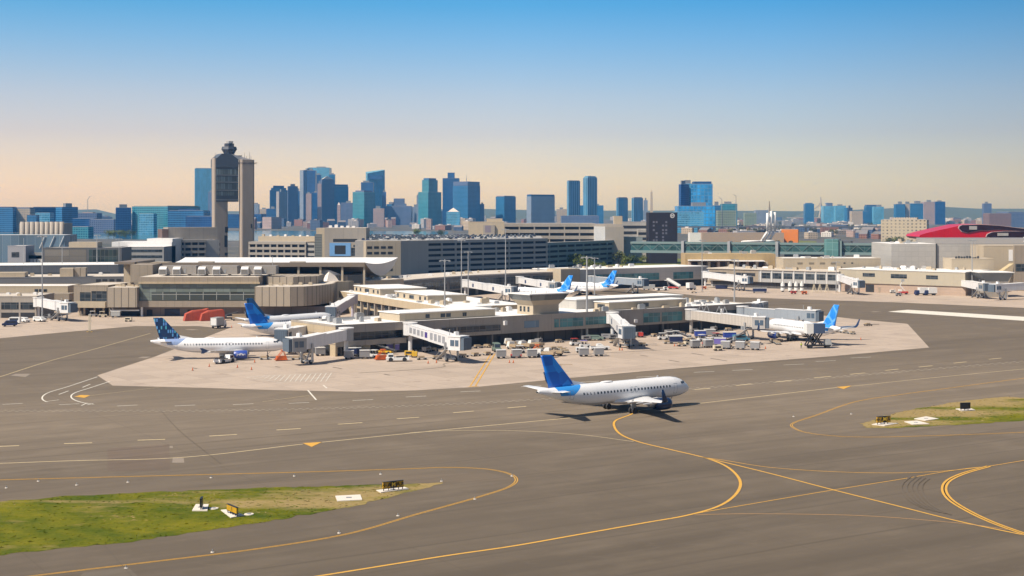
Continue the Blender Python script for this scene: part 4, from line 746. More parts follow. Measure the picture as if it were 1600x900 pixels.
# plant, vents and ducts on the roofs
random.seed(17)
def clutter(nm, x0, x1, y0, y1, z, n):
    t = bpy.data.objects[nm]
    for _ in range(n): unit(t, random.uniform(x0, x1), random.uniform(y0, y1), z, random.uniform(.7, 3.2), random.uniform(.7, 2.2), random.uniform(.5, 1.9), random.choice([WHM, GAL, TANP, ROOFG]))
    for _ in range(max(1, n//6)): x = random.uniform(x0, x1-8); y = random.uniform(y0, y1); MB().box(x, x+random.uniform(4, 8), y, y+.5, z+.3, z+.75).box(x+.5, x+.7, y, y+.5, z, z+.3).build('duct', GAL, t)
clutter('main_terminal', u(220) if False else 12, 52, 18, 33, 14.75, 16); clutter('grey_concourse', 4, 58, 6, 24, 10.15, 14); clutter('windowed_concourse', 3, 66, 3, 19, 9.6, 16); clutter('tan_concourse', 3, 55, 6, 27, 10.9, 16); clutter('tan_upper_block', 2, 44, 3, 17, wz(404, 716)+.04, 8); clutter('grey_panel_hall', 2, 20, 4, 36, wz(381, 722)+.1, 7); clutter('canopied_hall', 2, 44, 7, 21, wz(397, 775), 8); clutter('connector_concourse', 35, 48, 3, 26, 8.06, 8); clutter('connector_concourse', 80, 94, 3, 26, 8.06, 8); clutter('pier_concourse', 4, 20, 5, 22, 8.06, 6); clutter('pier_concourse', 137, 150, 4, 21, 8.06, 8)
# ---------------------------------------------------------------- left-hand buildings, garages, tower, bridge
def simple(name, label, cat, x0, x1, Y, yt, D, wm, rm=None, yb=None, group=None, Y1=None):
    ln = Ln(at(x0, Y), at(x1, Y1 or Y)); t = bthing(name, label, cat, ln, group); z0 = 0 if yb is None else wz(yb, Y)
    slab(t, 0, ln.L, 0, D, z0, wz(yt, Y), wm, rm or ROOF); return t, ln
GAR = plain('garage_concrete', (.37, .33, .285), .8, var=.08, panel=(7, 0, .1, .35), streak=.2); GARS = plain('garage_grey', (.41, .39, .365), .8, var=.08, panel=(7, 0, .1, .35), streak=.2)
LGRY = plain('left_grey_wall', (.30, .295, .29), .7, var=.08, panel=(5, 0, .1, .4)); SLATE = plain('slate_panel', (.10, .11, .125), .5, var=.1, panel=(4, 0, .12, .5))
t, l = simple('gate_building', 'flat-roofed grey gate building at the left edge with two dark window bands', 'building', -60, 57, 513, 463.5, 20, GRC, ROOFT)
for a, b in ((-30, -2), (2, 29), (32, 54)): win(t, l.u(a), l.u(b), wz(483.5, 513), wz(472.5, 513)); win(t, l.u(a), l.u(b), .2, wz(488.5, 513), DARK, name='opening')
for i in range(7): unit(t, 4+i*3.6, random.uniform(3, 14), wz(463.5, 513)+.05, 1.3, 1.2, random.uniform(.5, 1.2), random.choice([WHM, TANP]))
t, l = simple('cream_block', 'sunlit cream block with three dark windows behind the left gate building', 'building', -60, 106, 556, 447.5, 16, TANP, ROOF)
for a in (54, 61, 68): win(t, l.u(a), l.u(a+5.6), wz(456, 556), wz(451.5, 556))
MB().box(l.u(-60), l.u(118), -8, -.05, wz(470, 545), wz(459.5, 545)).build('canopy', TAND, t); MB().box(l.u(-60), l.u(112), -6, -.05, 0, wz(470, 545)-.02).build('dark_bay', DARK, t)
t, l = simple('link_building', 'brown link building with glazing above an open ground floor', 'building', 115, 169, 526, 446, 24, TAND, ROOFT, yb=480.5, Y1=524)
win(t, l.u(125), l.u(142), wz(470, 526), wz(456.5, 526)); win(t, l.u(143), l.u(167), wz(470, 526), wz(454.5, 526)); MB().box(l.u(119), l.u(168), -2, -.05, wz(480, 526), wz(471, 526)).build('ledge', TANP, t)
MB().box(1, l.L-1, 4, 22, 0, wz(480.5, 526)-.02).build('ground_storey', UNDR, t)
for a in (122, 130, 146, 160): MB().box(l.u(a), l.u(a)+.6, .2, .8, 0, wz(480.5, 526)).build('column', TANP, t)
t, l = simple('dark_band_building', 'long low building with a dark slate band and pale roof at left', 'building', -60, 200, 592, 434.5, 30, plain('slate_band_wall', (.15, .155, .165), .6, var=.08), ROOFT, Y1=604)
for a in (150, 160, 171, 182): win(t, l.u(a), l.u(a+7.5), wz(441.5, 600), wz(436.5, 600), DARK)
for x0, x1 in ((92, 113), (-10, 37)): MB().box(l.u(x0), l.u(x1), 3, 12, wz(434.5, 592), wz(421 if x0 > 0 else 427, 592)).build('rooftop_block', TANP, t)
MB().prism([(l.u(113), 4), (l.u(132), 4), (l.u(132), 11), (l.u(113), 11)], wz(434.5, 592), wz(420.5, 592)).build('ribbed_drum', FLUT, t)
for i in range(8): unit(t, 4+i*7, random.uniform(14, 26), wz(434.5, 592)+.05, 1.6, 1.4, random.uniform(.5, 1.4), random.choice([WHM, TANP]))
t, l = simple('pale_roof_shed', 'low dark glazed shed under a thin pale roof at left', 'building', -60, 185, 690, 416, 44, SLATE, ROOF, Y1=705); win(t, 4, l.L-4, 3, 8.5, GLD)
t, l = simple('grey_square_block', 'square grey block with one small dark window at far left', 'building', 12, 40, 770, 384.5, 14, plain('mauve_grey', (.34, .335, .36), .7, var=.05), ROOF); win(t, l.u(18), l.u(30), wz(402, 770), wz(394, 770))
t, l = simple('open_frame_annex', 'small annex with white posts beside the square grey block', 'building', 40, 67, 775, 396, 12, LGRY, ROOFG)
for i in range(5): win(t, .6+i*1.9, 1.9+i*1.9, wz(410, 775), wz(405, 775), WHM); win(t, .3, l.L-.3, wz(404, 775), wz(399, 775), DARK)
t, l = simple('dark_glass_block', 'long dark block, brown glass at one end and green glass at the other', 'building', 67, 190, 765, 387.5, 20, plain('dark_frame', (.11, .11, .115), .5), ROOFG)
win(t, l.u(70), l.u(135), wz(411, 765), wz(389, 765), glassy('brown_glass', (.17, .155, .135), .2, 14, 3.6, (.10, .095, .085), .3, var=.2)); win(t, l.u(139), l.u(184), wz(411, 765), wz(389.5, 765), glassy('dark_green_glass', (.025, .045, .045), .1, 2.2, 3.6, (.07, .08, .08), .25))
MB().box(l.u(103), l.u(148), 5, 14, wz(387.5, 765), wz(378.5, 765)).build('penthouse', TANP, t)
t, l = simple('white_roofed_hall', 'long pale grey hall with white stepped roofs beside the parking garage', 'building', 185, 256, 860, 386, 30, LGRY, ROOF)
for i in range(2): win(t, 1, l.L-1, wz(403-i*9, 860), wz(399-i*9, 860), GLD)
MB().box(l.u(160), l.u(256), 20, 50, 0, wz(378, 880)).box(l.u(215), l.u(256), 22, 50, wz(378, 880), wz(373, 880)).build('upper_hall', WHM, t)
t, l = simple('blue_glass_hall', 'long blue-grey glass hall at the left edge with a white roof', 'building', -60, 101, 1050, 367.5, 30, GLB, ROOF)
for i in range(3): MB().bar((l.u(62+i*15), -.6, wz(388, 1050)), (l.u(70+i*15), -.6, wz(369, 1050)), .5, .4).build('brace', WHM, t)
t, l = simple('fluted_tan_block', 'tan block of tall fluted bays rising behind the blue glass hall', 'building', 30, 101, 1130, 349, 20, GAR, ROOFT)
for i in range(9): MB().cyl((l.u(31+i*7.7)+1.9, .5, 0), (l.u(31+i*7.7)+1.9, .5, wz(346.5, 1130)), 1.75, 1.75, 12).build('fluted_bay', GAR, t, True)
# parking garages: dark decks behind real spandrels and posts
def garage(t, L, D, zs, fh, sp, bay, mat, x0=0, y0=0, top=True, ret=None):
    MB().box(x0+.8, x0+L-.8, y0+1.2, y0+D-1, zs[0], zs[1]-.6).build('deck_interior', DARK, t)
    z = zs[1]-sp
    while z > zs[0]-sp:
        MB().box(x0, x0+L, y0, y0+D, z, z+sp).build('spandrel', mat, t); z -= fh
    n = max(1, int(L/bay))
    for i in range(n+1): MB().box(x0+i*(L-.9)/n, x0+i*(L-.9)/n+.9, y0+.15, y0+1.1, zs[0], zs[1]-.3).build('post', mat, t)
    MB().box(x0+.3, x0+L-.3, y0+.3, y0+D-.3, zs[1]-.05, zs[1]+.03).build('top_deck', ROOFG, t)
G1 = Ln(at(255, 900), at(322, 912)); t = bthing('parking_garage', 'pale three-tier parking garage left of the control tower with a tan block on top', 'parking garage', G1)
garage(t, G1.L, 30, (0, wz(375, 900)), 3.45, 1.7, 4.3, GAR); MB().box(G1.u(266), G1.u(345), 6, 20, wz(375, 900)+.03, wz(355.5, 905)).build('plant_block', GRC, t); MB().box(G1.L, G1.L+9, 1.5, 30, 0, wz(375, 900)-.4).build('shaded_end', GARS, t)
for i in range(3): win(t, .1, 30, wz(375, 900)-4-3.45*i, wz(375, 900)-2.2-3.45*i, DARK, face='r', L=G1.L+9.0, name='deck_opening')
MB().box(G1.u(256), G1.u(266), 5, 18, wz(375, 900)+.03, wz(358, 905)).build('brick_stair', plain('dark_brick', (.13, .085, .075), .8), t)
G1b = Ln(at(388, 908), at(478, 900)); t = bthing('parking_garage', 'low tan parking garage between the control tower and the stair block', 'parking garage', G1b); garage(t, G1b.L, 32, (0, wz(378, 900)), 3.4, 1.6, 4.5, GAR)
MB().box(G1b.u(396), G1b.u(492), 8, 20, wz(378, 900)+.03, wz(369.5, 908)).build('parapet_block', TANP, t); MB().box(G1b.L, G1b.L+5.5, 1.2, 30, 0, wz(379.5, 900)).build('shaded_end', GARS, t)
for i in range(3): win(t, G1b.L+.4, G1b.L+5.1, wz(387+i*8.4, 900), wz(383+i*8.4, 900), DARK, 1.2, name='deck_opening')
for i in range(7): unit(t, G1b.u(400)+i*5, 10, wz(369.5, 908), 1.6, 1.4, random.uniform(.6, 2), random.choice([WHM, TANP]))
SB = Ln(at(491, 884), at(572, 884)); t = bthing('garage_stair_block', 'tall grey stair and office block with blue framed windows', 'building', SB); z1 = wz(356, 884)
MB().box(SB.u(507), SB.L, 0, 22, 0, z1).build('wall', GRC, t); MB().box(SB.u(507)+.3, SB.L-.3, .3, 21.7, z1, z1+.06).build('roof', ROOFT, t); MB().box(SB.u(491), SB.u(503), 2, 14, 0, wz(366, 884)).build('louvred_stair', plain('stair_glass', (.17, .18, .17), .4, panel=(30, 1.6, .3, .7)), t); MB().box(SB.u(491), SB.u(507), 9, 22, 0, wz(356.5, 884)).build('rear_block', TANP, t); MB().box(SB.u(503), SB.u(507), 1, 9, 0, wz(358, 884)).build('edge_pier', TANP, t)
win(t, SB.u(520.5), SB.u(558), wz(378, 884), wz(373.2, 884), DARK); win(t, SB.u(515), SB.u(548), wz(400, 884), wz(379.5, 884), BLUEP, name='blue_frame', d=.25); win(t, SB.u(523), SB.u(540), wz(397, 884), wz(383.5, 884), DARK, -.25); win(t, SB.u(549), SB.u(569), wz(400, 884), wz(387, 884), GLD)
win(t, SB.u(552), SB.u(567), wz(386, 884), wz(382.5, 884), GLD)
for i in range(5): unit(t, SB.u(512)+i*3.6, 5, z1+.06, 2.0, 1.6, random.uniform(.8, 2.2), WHM)
G2 = Ln(at(572, 855), at(626, 861)); t = bthing('parking_garage', 'sunlit end wall of the big parking garage with slot openings', 'parking garage', G2); zt = wz(376.5, 861)
MB().box(0, G2.L, 0, 30, 0, zt).build('wall', plain('garage_tan_wall', (.43, .36, .27), .8, var=.06, panel=(3.6, 0, .16, .55)), t)
for r_ in range(5):
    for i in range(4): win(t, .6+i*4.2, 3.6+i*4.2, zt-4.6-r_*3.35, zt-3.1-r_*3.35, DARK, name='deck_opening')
G3 = Ln(at(626.3, 861), at(856, 951)); t = bthing('parking_garage', 'long shaded parking garage with five open decks and a roof full of cars', 'parking garage', G3); L3 = G3.L
e_ = G3.u(668); MB().box(0, e_, 0, 60, 0, zt).build('blank_wall', plain('garage_blank_wall', (.385, .365, .34), .8, var=.06, panel=(2.8, 0, .06, .3), streak=.15), t)
garage(t, L3-e_, 60, (0, zt), 3.35, 1.8, 11, GARS, x0=e_)
rd = [(-95, 863), (-67.5, 862), (20.5, 952), (21, 1052), (-106, 1052)]; MB().prism([((Vector((x, y, 0))-G3.A).dot(G3.d), (Vector((x, y, 0))-G3.A).dot(Vector((-G3.d.y, G3.d.x, 0)))) for x, y in rd], 0, zt+.06).build('rear_deck', ROOFG, t)
GU = Ln(at(787, 1060), at(930, 1060)); t = bthing('parking_garage', 'long pale upper parking garage with two open decks behind the car-filled roof', 'parking garage', GU); zu = wz(349, 1060); garage(t, GU.L, 45, (0, zu), 4.6, 2.5, 10, GAR)
for a, b, yt in ((928, 945, 354), (945, 974, 354.5)): MB().box(GU.u(a), GU.u(b), -4, 10, 0, wz(yt, 1055)).build('stair_tower', GRC if a > 940 else WHM, t)
MB().box(GU.L+.02, GU.L+20, -1, 30, 0, zu-.5).build('end_decks', GAR, t)
for i in range(3): win(t, GU.L+10, GU.L+19.6, zu-5-i*4.6, zu-3-i*4.6, DARK, -1, name='deck_opening')
MB().box(GU.u(960), GU.u(973), 3, 12, zu-.5, wz(337.5, 1065)).build('lift_tower', TANP, t)
t, l = simple('lift_block', 'cream lift block on the garage roof left of the upper deck', 'building', 732, 788, 1040, 347, 16, TANP, ROOFT)
MB().box(l.u(760), l.u(785), 3, 10, wz(347, 1040), wz(341.5, 1040)).build('machine_room', TANP, t); MB().box(l.u(755), l.u(773), -1.5, -.02, 0, wz(351.5, 1040)).build('pale_panel', GRC, t); win(t, l.u(758), l.u(767), wz(363, 1040), wz(352.5, 1040), plain('mauve_window', (.22, .19, .23), .3), -1.5)
CW = Ln(at(845, 962), at(985, 1080)); t = bthing('garage_ramp_wing', 'teal-shaded banded ramp wing curving away from the big garage', 'parking garage', CW); garage(t, CW.L, 6, (0, 17.5), 3.5, 1.9, 12, plain('teal_grey_wall', (.20, .255, .27), .7, var=.08))
t, l = simple('ramp_stair_tower', 'grey-blue stair tower at the end of the ramp wing', 'building', 975, 1004, 1070, 370.5, 14, plain('blue_grey_stair', (.24, .28, .30), .7, var=.06), ROOFG)
t, l = simple('stepped_deck', 'stepped blue-grey decks left of the charcoal hotel', 'parking garage', 972, 1016, 1120, 347, 20, GARS, ROOFG)
for i in range(4): win(t, .8, l.L-.5, wz(357+i*9, 1120), wz(352.5+i*9, 1120), DARK, name='deck_opening')
MB().box(l.u(995), l.u(1025), -8, -.02, 0, wz(359, 1110)).build('lower_decks', GARS, t)
for i in range(3): win(t, l.u(996), l.u(1024), wz(367+i*8, 1110), wz(363+i*8, 1110), DARK, -8, name='deck_opening')
# charcoal hotel with a round emblem
HO = Ln(at(1014, 1060), at(1058.5, 1060)); t = bthing('charcoal_hotel', 'charcoal brick hotel with pale windows and a round emblem near its top', 'hotel', HO); zt2 = wz(332, 1060); MB().box(0, HO.L, 0, 22, 0, zt2).build('wall', CHAR, t); MB().box(.3, HO.L-.3, .3, 21.5, zt2, zt2+.05).build('roof', ROOFG, t)
HW = plain('pale_curtain_window', (.15, .15, .20), .2, var=.3)
for r_, y in enumerate((345.5, 351, 358, 363, 369, 374, 379)):
    for c, x in enumerate((1020, 1024.5, 1034.5, 1039.5)):
        if (r_*4+c) % 7 not in (2, 5): win(t, HO.u(x), HO.u(x+3), wz(y+3, 1060), wz(y, 1060), HW)
cx, cz = HO.u(1050.5), wz(337, 1060); mb = MB(); n = 24; ri, ro = 1.25, 1.65
ringv = [(cx+r_*math.cos(2*math.pi*i/n), -.12, cz+r_*math.sin(2*math.pi*i/n)) for r_ in (ri, ro) for i in range(n)]
mb.add(ringv, [(i, (i+1) % n, n+(i+1) % n, n+i) for i in range(n)]); mb.box(cx-.7, cx-.4, -.14, -.05, cz-.8, cz+.8).box(cx+.4, cx+.7, -.14, -.05, cz-.8, cz+.8).box(cx-.4, cx+.4, -.14, -.05, cz-.15, cz+.15); mb.build('emblem', LETW, t)
# control tower
CT = Vector((wx(363.5, 1000), 1000, 0)); t = thing('control_tower', 'tall twin-pillar airport control tower with a flared glass cab on top', 'control tower', CT, R(28)); TWR = plain('tower_concrete', (.38, .315, .26), .8, var=.06, panel=(0.9, 3.4, .05, .12), streak=.2)
def stad(cx, cy, w_, d, n=9):
    r_ = w_/2; out = []
    for i in range(n): a = math.pi+math.pi*i/(n-1); out.append((cx+r_*math.cos(a), cy-d/2+r_+r_*math.sin(a)*.85))
    for i in range(n): a = math.pi*i/(n-1); out.append((cx+r_*math.cos(a), cy+d/2-r_+r_*math.sin(a)*.85))
    return out
def rr(cx, cy, w_, d, r_=2.4, n=6):
    out = []
    for (ax, ay, a0) in ((-1, -1, math.pi), (1, -1, 1.5*math.pi), (1, 1, 0), (-1, 1, .5*math.pi)):
        for i in range(n): a = a0+.5*math.pi*i/(n-1); out.append((cx+ax*(w_/2-r_)+r_*math.cos(a), cy+ay*(d/2-r_)+r_*math.sin(a)))
    return out
MB().prism(rr(9.2, -3, 9.8, 6, 1.3), 0, 75).build('pillar', TWR, t, False); MB().prism(rr(-9.2, 0, 10.2, 6, 1.2), 0, 76).build('pillar', TWR, t, False)
MB().box(-12.8, 3.25, -3.2, 8, 45.5, 70).build('office_block', plain('tower_office_slate', (.085, .095, .11), .5), t)
mb = MB(); mb.add([(-13.0, -3.5, 69.5), (3.28, -3.5, 69.5), (3.28, -3.5, 75), (-2.2, -3.5, 79.0), (-8.6, -3.5, 79.0), (-13.0, -3.5, 75.2), (-13.0, 9, 69.5), (3.28, 9, 69.5), (3.28, 9, 75), (-2.2, 9, 79.0), (-8.6, 9, 79.0), (-13.0, 9, 75.2)], [(0, 1, 2, 3, 4, 5), (11, 10, 9, 8, 7, 6), (0, 6, 7, 1), (1, 7, 8, 2), (2, 8, 9, 3), (3, 9, 10, 4), (4, 10, 11, 5), (5, 11, 6, 0)]); mb.build('gabled_head', plain('slate_metal', (.10, .115, .14), .45, .2, var=.05), t)
MB().add([(3.35, -3.0, 75.05), (13.2, -3.0, 75.05), (13.2, 3, 75.05), (-1.8, 5.5, 79.05), (-2.15, -3.3, 79.05)], [(0, 1, 2, 3, 4)]).build('sloping_roof', ROOF, t)
tg = glassy('tower_office_glass', (.15, .19, .20), .12, 1.6, 9, (.06, .07, .08), .3, var=.5)
for i, (z0, z1) in enumerate(((64.5, 68.2), (59.6, 63.0), (54.0, 58.2), (49.8, 52.6))): MB().box(-12.6, 3.2, -3.38, -3.2, z0, z1).build('window', tg, t)
for z in (46.5, 53.3, 58.9, 63.8): MB().box(-12.9, 3.27, -3.7, -3.2, z, z+.5).build('floor_band', GREYM, t)
for (z0, z1, x, y) in ((14, 22, -5.6, -3.03), (24, 28, -5.2, -3.03), (8, 10, -5.4, -3.03)): MB().box(x-1.2, x+1, y-.1, y+.1, z0, z1).build('shaft_window', DARK, t)
MB().box(11.2, 12, -6.1, -5.9, 27, 30).build('shaft_window', DARK, t)
oc = lambda r_: [(-1.6+r_*math.cos(math.pi/8+math.pi/4*i), 3+r_*math.sin(math.pi/8+math.pi/4*i)) for i in range(8)]
CG = plain('cab_glass_dark', (.02, .032, .06), .12)
cb = MB().prism(oc(3.6), 76, 79.2).prism(oc(3.6), 79.2, 82.2, poly2=oc(5.3)).build('cab', CG, t); MB().prism(oc(5.5), 82.2, 84.2, poly2=oc(4.9)).build('cab_gallery', plain('cab_steel', (.05, .06, .085), .5), cb); MB().prism(oc(3.4), 84.2, 86.4).build('cab_upper', CG, cb); MB().prism(oc(2.4), 86.4, 88.0, poly2=oc(3.0)).build('cab_roof', ROOF, cb)
MB().box(-1, 7, 1, 6, 77.5, 78.1).build('gantry', DARKM, t)
for x, h in ((-13, 4), (4.5, 2.5), (6, 3.2), (8, 4.6), (9.5, 2.2), (11.5, 5.2), (12.6, 2.4), (-9, 2)): MB().cyl((x, -2, 74.5), (x, -2, 75.5+h), .16, .08, 5).build('antenna', DARKM, t)
text_on('LOGAN AIRPORT', 1.75, plain('dark_lettering', (.06, .045, .06), .6), t, (9.2, -6.06, 72.4), (R(90), 0, 0), 'lettering', .03)
# glass footbridge
FB = Ln(at(985, 850), at(1372, 800)); t = bthing('glass_footbridge', 'long teal glass footbridge crossing behind the far concourses', 'footbridge', FB); L = FB.L; zb = [wz(397.5, 815), wz(379.5, 815)]
MB().box(0, L, 0, 6, zb[1]-1.2, zb[1]).build('roof_beam', TEALP, t); MB().box(0, L, 0, 6, zb[0], zb[0]+1.5).build('floor_beam', TEALP, t); MB().box(.2, L-.2, .4, 5.6, zb[0]+1.5, zb[1]-1.2).build('glazing', glassy('bridge_glass', (.03, .085, .09), .1, 4, 6, (.11, .17, .17), .16), t)
tr = MB(); k = 0
while k*4.4+4.4 < L: tr.bar((k*4.4, .15, zb[0]+1.5 if k % 2 else zb[1]-1.2), (k*4.4+4.4, .15, zb[1]-1.2 if k % 2 else zb[0]+1.5), .18, .25); k += 1
tr.build('truss', plain('truss_teal', (.14, .20, .20), .5), t)
for px in (1065, 1137, 1212): MB().box(FB.u(px), FB.u(px)+1.6, -1.2, 6, 0, zb[1]+.6).build('pier', GAL, t)
MB().box(FB.u(1225), FB.u(1300), 1, 6, wz(404, 815), zb[0]-.1).build('lower_walkway', SLATE, t)
MB().box(FB.u(1289), FB.u(1311), -3, 8, 0, wz(373.5, 812)).build('glass_tower', glassy('teal_tower_glass', (.09, .21, .21), .2, 3.6, 4.2, (.2, .36, .37), .14, var=.15), t); MB().box(FB.u(1311), FB.u(1316), -2, 7, 0, wz(376, 812)).build('tower_edge', TEALP, t); MB().box(FB.u(1313), FB.u(1330), 1, 6, zb[1], wz(376, 812)).build('plant_box', SLATE, t)
MB().box(FB.u(1367.5), FB.u(1393), -2, 10, wz(402, 802), wz(380.5, 802)).build('lookout', TEALP, t); win(t, FB.u(1370.5), FB.u(1391), wz(400, 802), wz(382.5, 802), glassy('lookout_glass', (.02, .035, .03), .1, 2.6, 2.2, (.16, .25, .23), .3), -2)
MB().cyl((FB.u(1382)+1.5, 3, 0), (FB.u(1382)+1.5, 3, wz(402, 802)), 3.9, 4.4, 20).build('round_base', plain('teal_drum', (.19, .28, .27), .5), t)
# ventilation stacks
VS = Vector((wx(1200, 960), 960, 0)); t = thing('ventilation_stacks', 'group of white bent ventilation pipes rising beside a lattice mast', 'ventilation stack', VS)
V = lambda x, y, dy=0.0: (wx(x, 960)-VS.x, dy, wz(y, 960))
for i, (xt, yt) in enumerate(((1199, 333), (1205.5, 330), (1212, 331.5))): MB().tube([V(xt, yt, i*1.5), V(xt, 362, i*1.5), V(xt-8.5, 375, i*1.5), V(xt-10, 377.5, i*1.5)], .8, 12).build('pipe', WHM, t, True)
MB().tube([V(1158.5, 378.5), V(1160.5, 377.3), V(1197, 376.3), V(1210, 376.3)], .6, 12).build('pipe', WHM, t, True)
MB().box(V(1195, 0)[0], V(1213, 0)[0], -1.2, 5, 0, wz(377.5, 960)).build('base_block', TEALP, t); mb = MB()
for i in range(9):
    y = 333+i*3.4; mb.bar(V(1201, y, 2), V(1206, y+3.4, 2), .28, .28); mb.bar(V(1206, y, 2), V(1201, y+3.4, 2), .28, .28)
mb.bar(V(1201, 332, 2), V(1201, 376, 2), .4, .4); mb.bar(V(1206.5, 328, 2), V(1206.5, 376, 2), .4, .4); mb.build('lattice', WHM, t); MB().cyl(V(1203, 332, 2), V(1203, 314, 2), .75, .25, 8).build('spire', plain('grey_spire', (.25, .23, .21), .6), t)
# red building
RB = Ln(at(1436, 840), at(1680, 840)); t = bthing('red_wave_building', 'bright red wave-shaped building with dark glass ovals', 'building', RB); u = RB.u; z_ = lambda y: wz(y, 840)
out = [(1436, 370), (1438, 367), (1450, 363.5), (1470, 359), (1490, 354.8), (1506, 351.2), (1530, 350.2), (1560, 352), (1600, 357), (1680, 362), (1680, 378), (1480, 378), (1462, 376), (1442, 373.5)]
fr = [(u(x), 0, z_(y)) for x, y in out]; bk = [(x+1.5, 34, z) for x, y, z in fr]; mb = MB(); n = len(out); mb.add(fr+bk, [tuple(range(n-1, -1, -1)), tuple(range(n, 2*n))]+[(i, (i+1) % n, n+(i+1) % n, n+i) for i in range(n)]); mb.build('shell', REDP, t)
MB().box(u(1462), u(1680), 3, 33, 0, z_(378)).build('base_wall', GRC, t)
def ov(pts, name, m, d, par): return MB().add([(u(x), -d, z_(y)) for x, y in pts]+[(u(x), .05, z_(y)) for x, y in pts], [tuple(range(len(pts)))]+[(i, len(pts)+i, len(pts)+(i+1) % len(pts), (i+1) % len(pts)) for i in range(len(pts))]).build(name, m, par)
RIM = plain('pale_rim', (.62, .5, .5), .5); PLUM = plain('plum_glass', (.022, .004, .014), .15)
for a, nm in (([(1498, 357), (1499, 353.6), (1503, 351.7), (1530, 350.9), (1560, 352.4), (1600, 357.4), (1680, 363.5), (1680, 362.9), (1600, 360.6), (1560, 358.9), (1530, 360), (1512, 363.6), (1503, 361.5)], 1), ([(1541, 369.5), (1543, 366), (1550, 362.8), (1570, 361.4), (1600, 361.6), (1680, 364), (1680, 376), (1600, 371.5), (1570, 371.6), (1552, 372.4)], 2)):
    cxm = sum(p[0] for p in a)/len(a); cym = sum(p[1] for p in a)/len(a); rim = [(x-1.2 if x < 1515 or (nm == 2 and x < 1552) else x, y-.45 if y < cym else y+.5) for x, y in a]
    r_ = ov(rim, 'rim', RIM, .3, t); ov(a, 'glass_oval', PLUM, .5, t)
for x0, x1, y0, y1 in ((1514, 1526, 353.3, 358.8), (1558, 1575, 364, 368.5)): MB().box(u(x0), u(x1), -.75, -.5, z_(y1), z_(y0)).build('bright_window', plain('bright_panel', (.42, .40, .38), .4, var=.25), t)
# beige gridded block beyond the red building, and an orange shed
def box3(name, label, cat, x0, xc, x1, yt, Y, m, m2=None, group=None, th=36, extras=()):
    """a tower whose near corner stands at column xc: its left face runs from x0, its right face to x1"""
    if xc is None:
        A, B = at(x0, Y), at(x1, Y); Dp = (x1-x0)*Y/F*.9; o_ = Vector((*A, 0)); t = thing(name, label, cat, o_, 0, group); W = B[0]-A[0]; fp = [(0, 0), (W, 0), (W, Dp), (0, Dp)]
    else:
        wl = (xc-x0)*Y/F/math.cos(R(th)); wr = (x1-xc)*Y/F/math.sin(R(th)); c = Vector((*at(xc, Y), 0)); t = thing(name, label, cat, c, 0, group)
        a = Vector((-math.cos(R(th)), math.sin(R(th)), 0))*wl; b = Vector((math.sin(R(th)), math.cos(R(th)), 0))*wr; fp = [(0, 0), (b.x, b.y), (a.x+b.x, a.y+b.y), (a.x, a.y)]
    z1 = wz(yt, Y); MB().prism(fp, 0, z1).build('wall', m, t)
    cx = sum(p[0] for p in fp)/4; cy = sum(p[1] for p in fp)/4; sc_ = lambda k: [(cx+(x-cx)*k, cy+(y-cy)*k) for x, y in fp]
    MB().prism(sc_(.94), z1, z1+.15*max(3, z1*.03)).build('roof', m2 or ROOFG, t)
    ox = random.uniform(-.12, .12); k_ = random.uniform(.3, .5); q_ = [(x+ox*(fp[1][0]-fp[0][0]), y) for x, y in sc_(k_)]
    if z1 > 45: MB().prism(q_, z1, z1+random.uniform(4, 8.5)).build('roof_plant', plain('plant_screen', (.17, .19, .22), .7), t)
    return t, fp, z1, sc_
# ---------------------------------------------------------------- skyline
FC = {'or': plain('orange_cladding', (.66, .20, .03), .6, var=.08)}
def fcm(k):
    if k in FC: return FC[k]
    d = dict(bl=((.025, .17, .38), (.002, .045, .135), 2.6, 3.8, .8, .62), nv=((.008, .085, .25), (.001, .03, .12), 2.8, 3.8, .8, .7), tl=((.05, .25, .33), (.004, .085, .15), 3.6, 3.6, .75, .6), lt=((.15, .38, .55), (.03, .17, .33), 2.8, 3.9, .82, .7), gy=((.24, .29, .37), (.02, .06, .14), 3.2, 3.4, .55, .55), vi=((.11, .15, .26), (.012, .04, .12), 3.5, 3.5, .55, .55),
             pk=((.36, .28, .27), (.11, .10, .13), 3.2, 3.4, .5, .5), br=((.20, .12, .10), (.05, .05, .07), 3.2, 3.4, .45, .5), tn=((.44, .37, .28), (.12, .12, .13), 3.2, 3.3, .5, .5), gn=((.22, .28, .22), (.06, .10, .10), 4, 3.6, .7, .4), st=((.45, .42, .40), (.06, .08, .12), 2.6, 60, .5, 1), ls=((.14, .32, .48), (.01, .085, .21), 7.5, 90, .55, 1), be=((.47, .40, .29), (.17, .15, .12), 5.2, 4.2, .42, .42), gd=((.07, .22, .42), (.015, .19, .46), 7.5, 7.2, .86, .84))[k]
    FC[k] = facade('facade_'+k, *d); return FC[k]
HUE = dict(bl='deep blue', nv='navy', tl='teal', lt='pale blue', gy='grey', vi='violet grey', pk='pinkish', br='brick brown', tn='tan', gn='green grey', st='striped grey', ls='blue striped', be='beige', gd='bright blue')
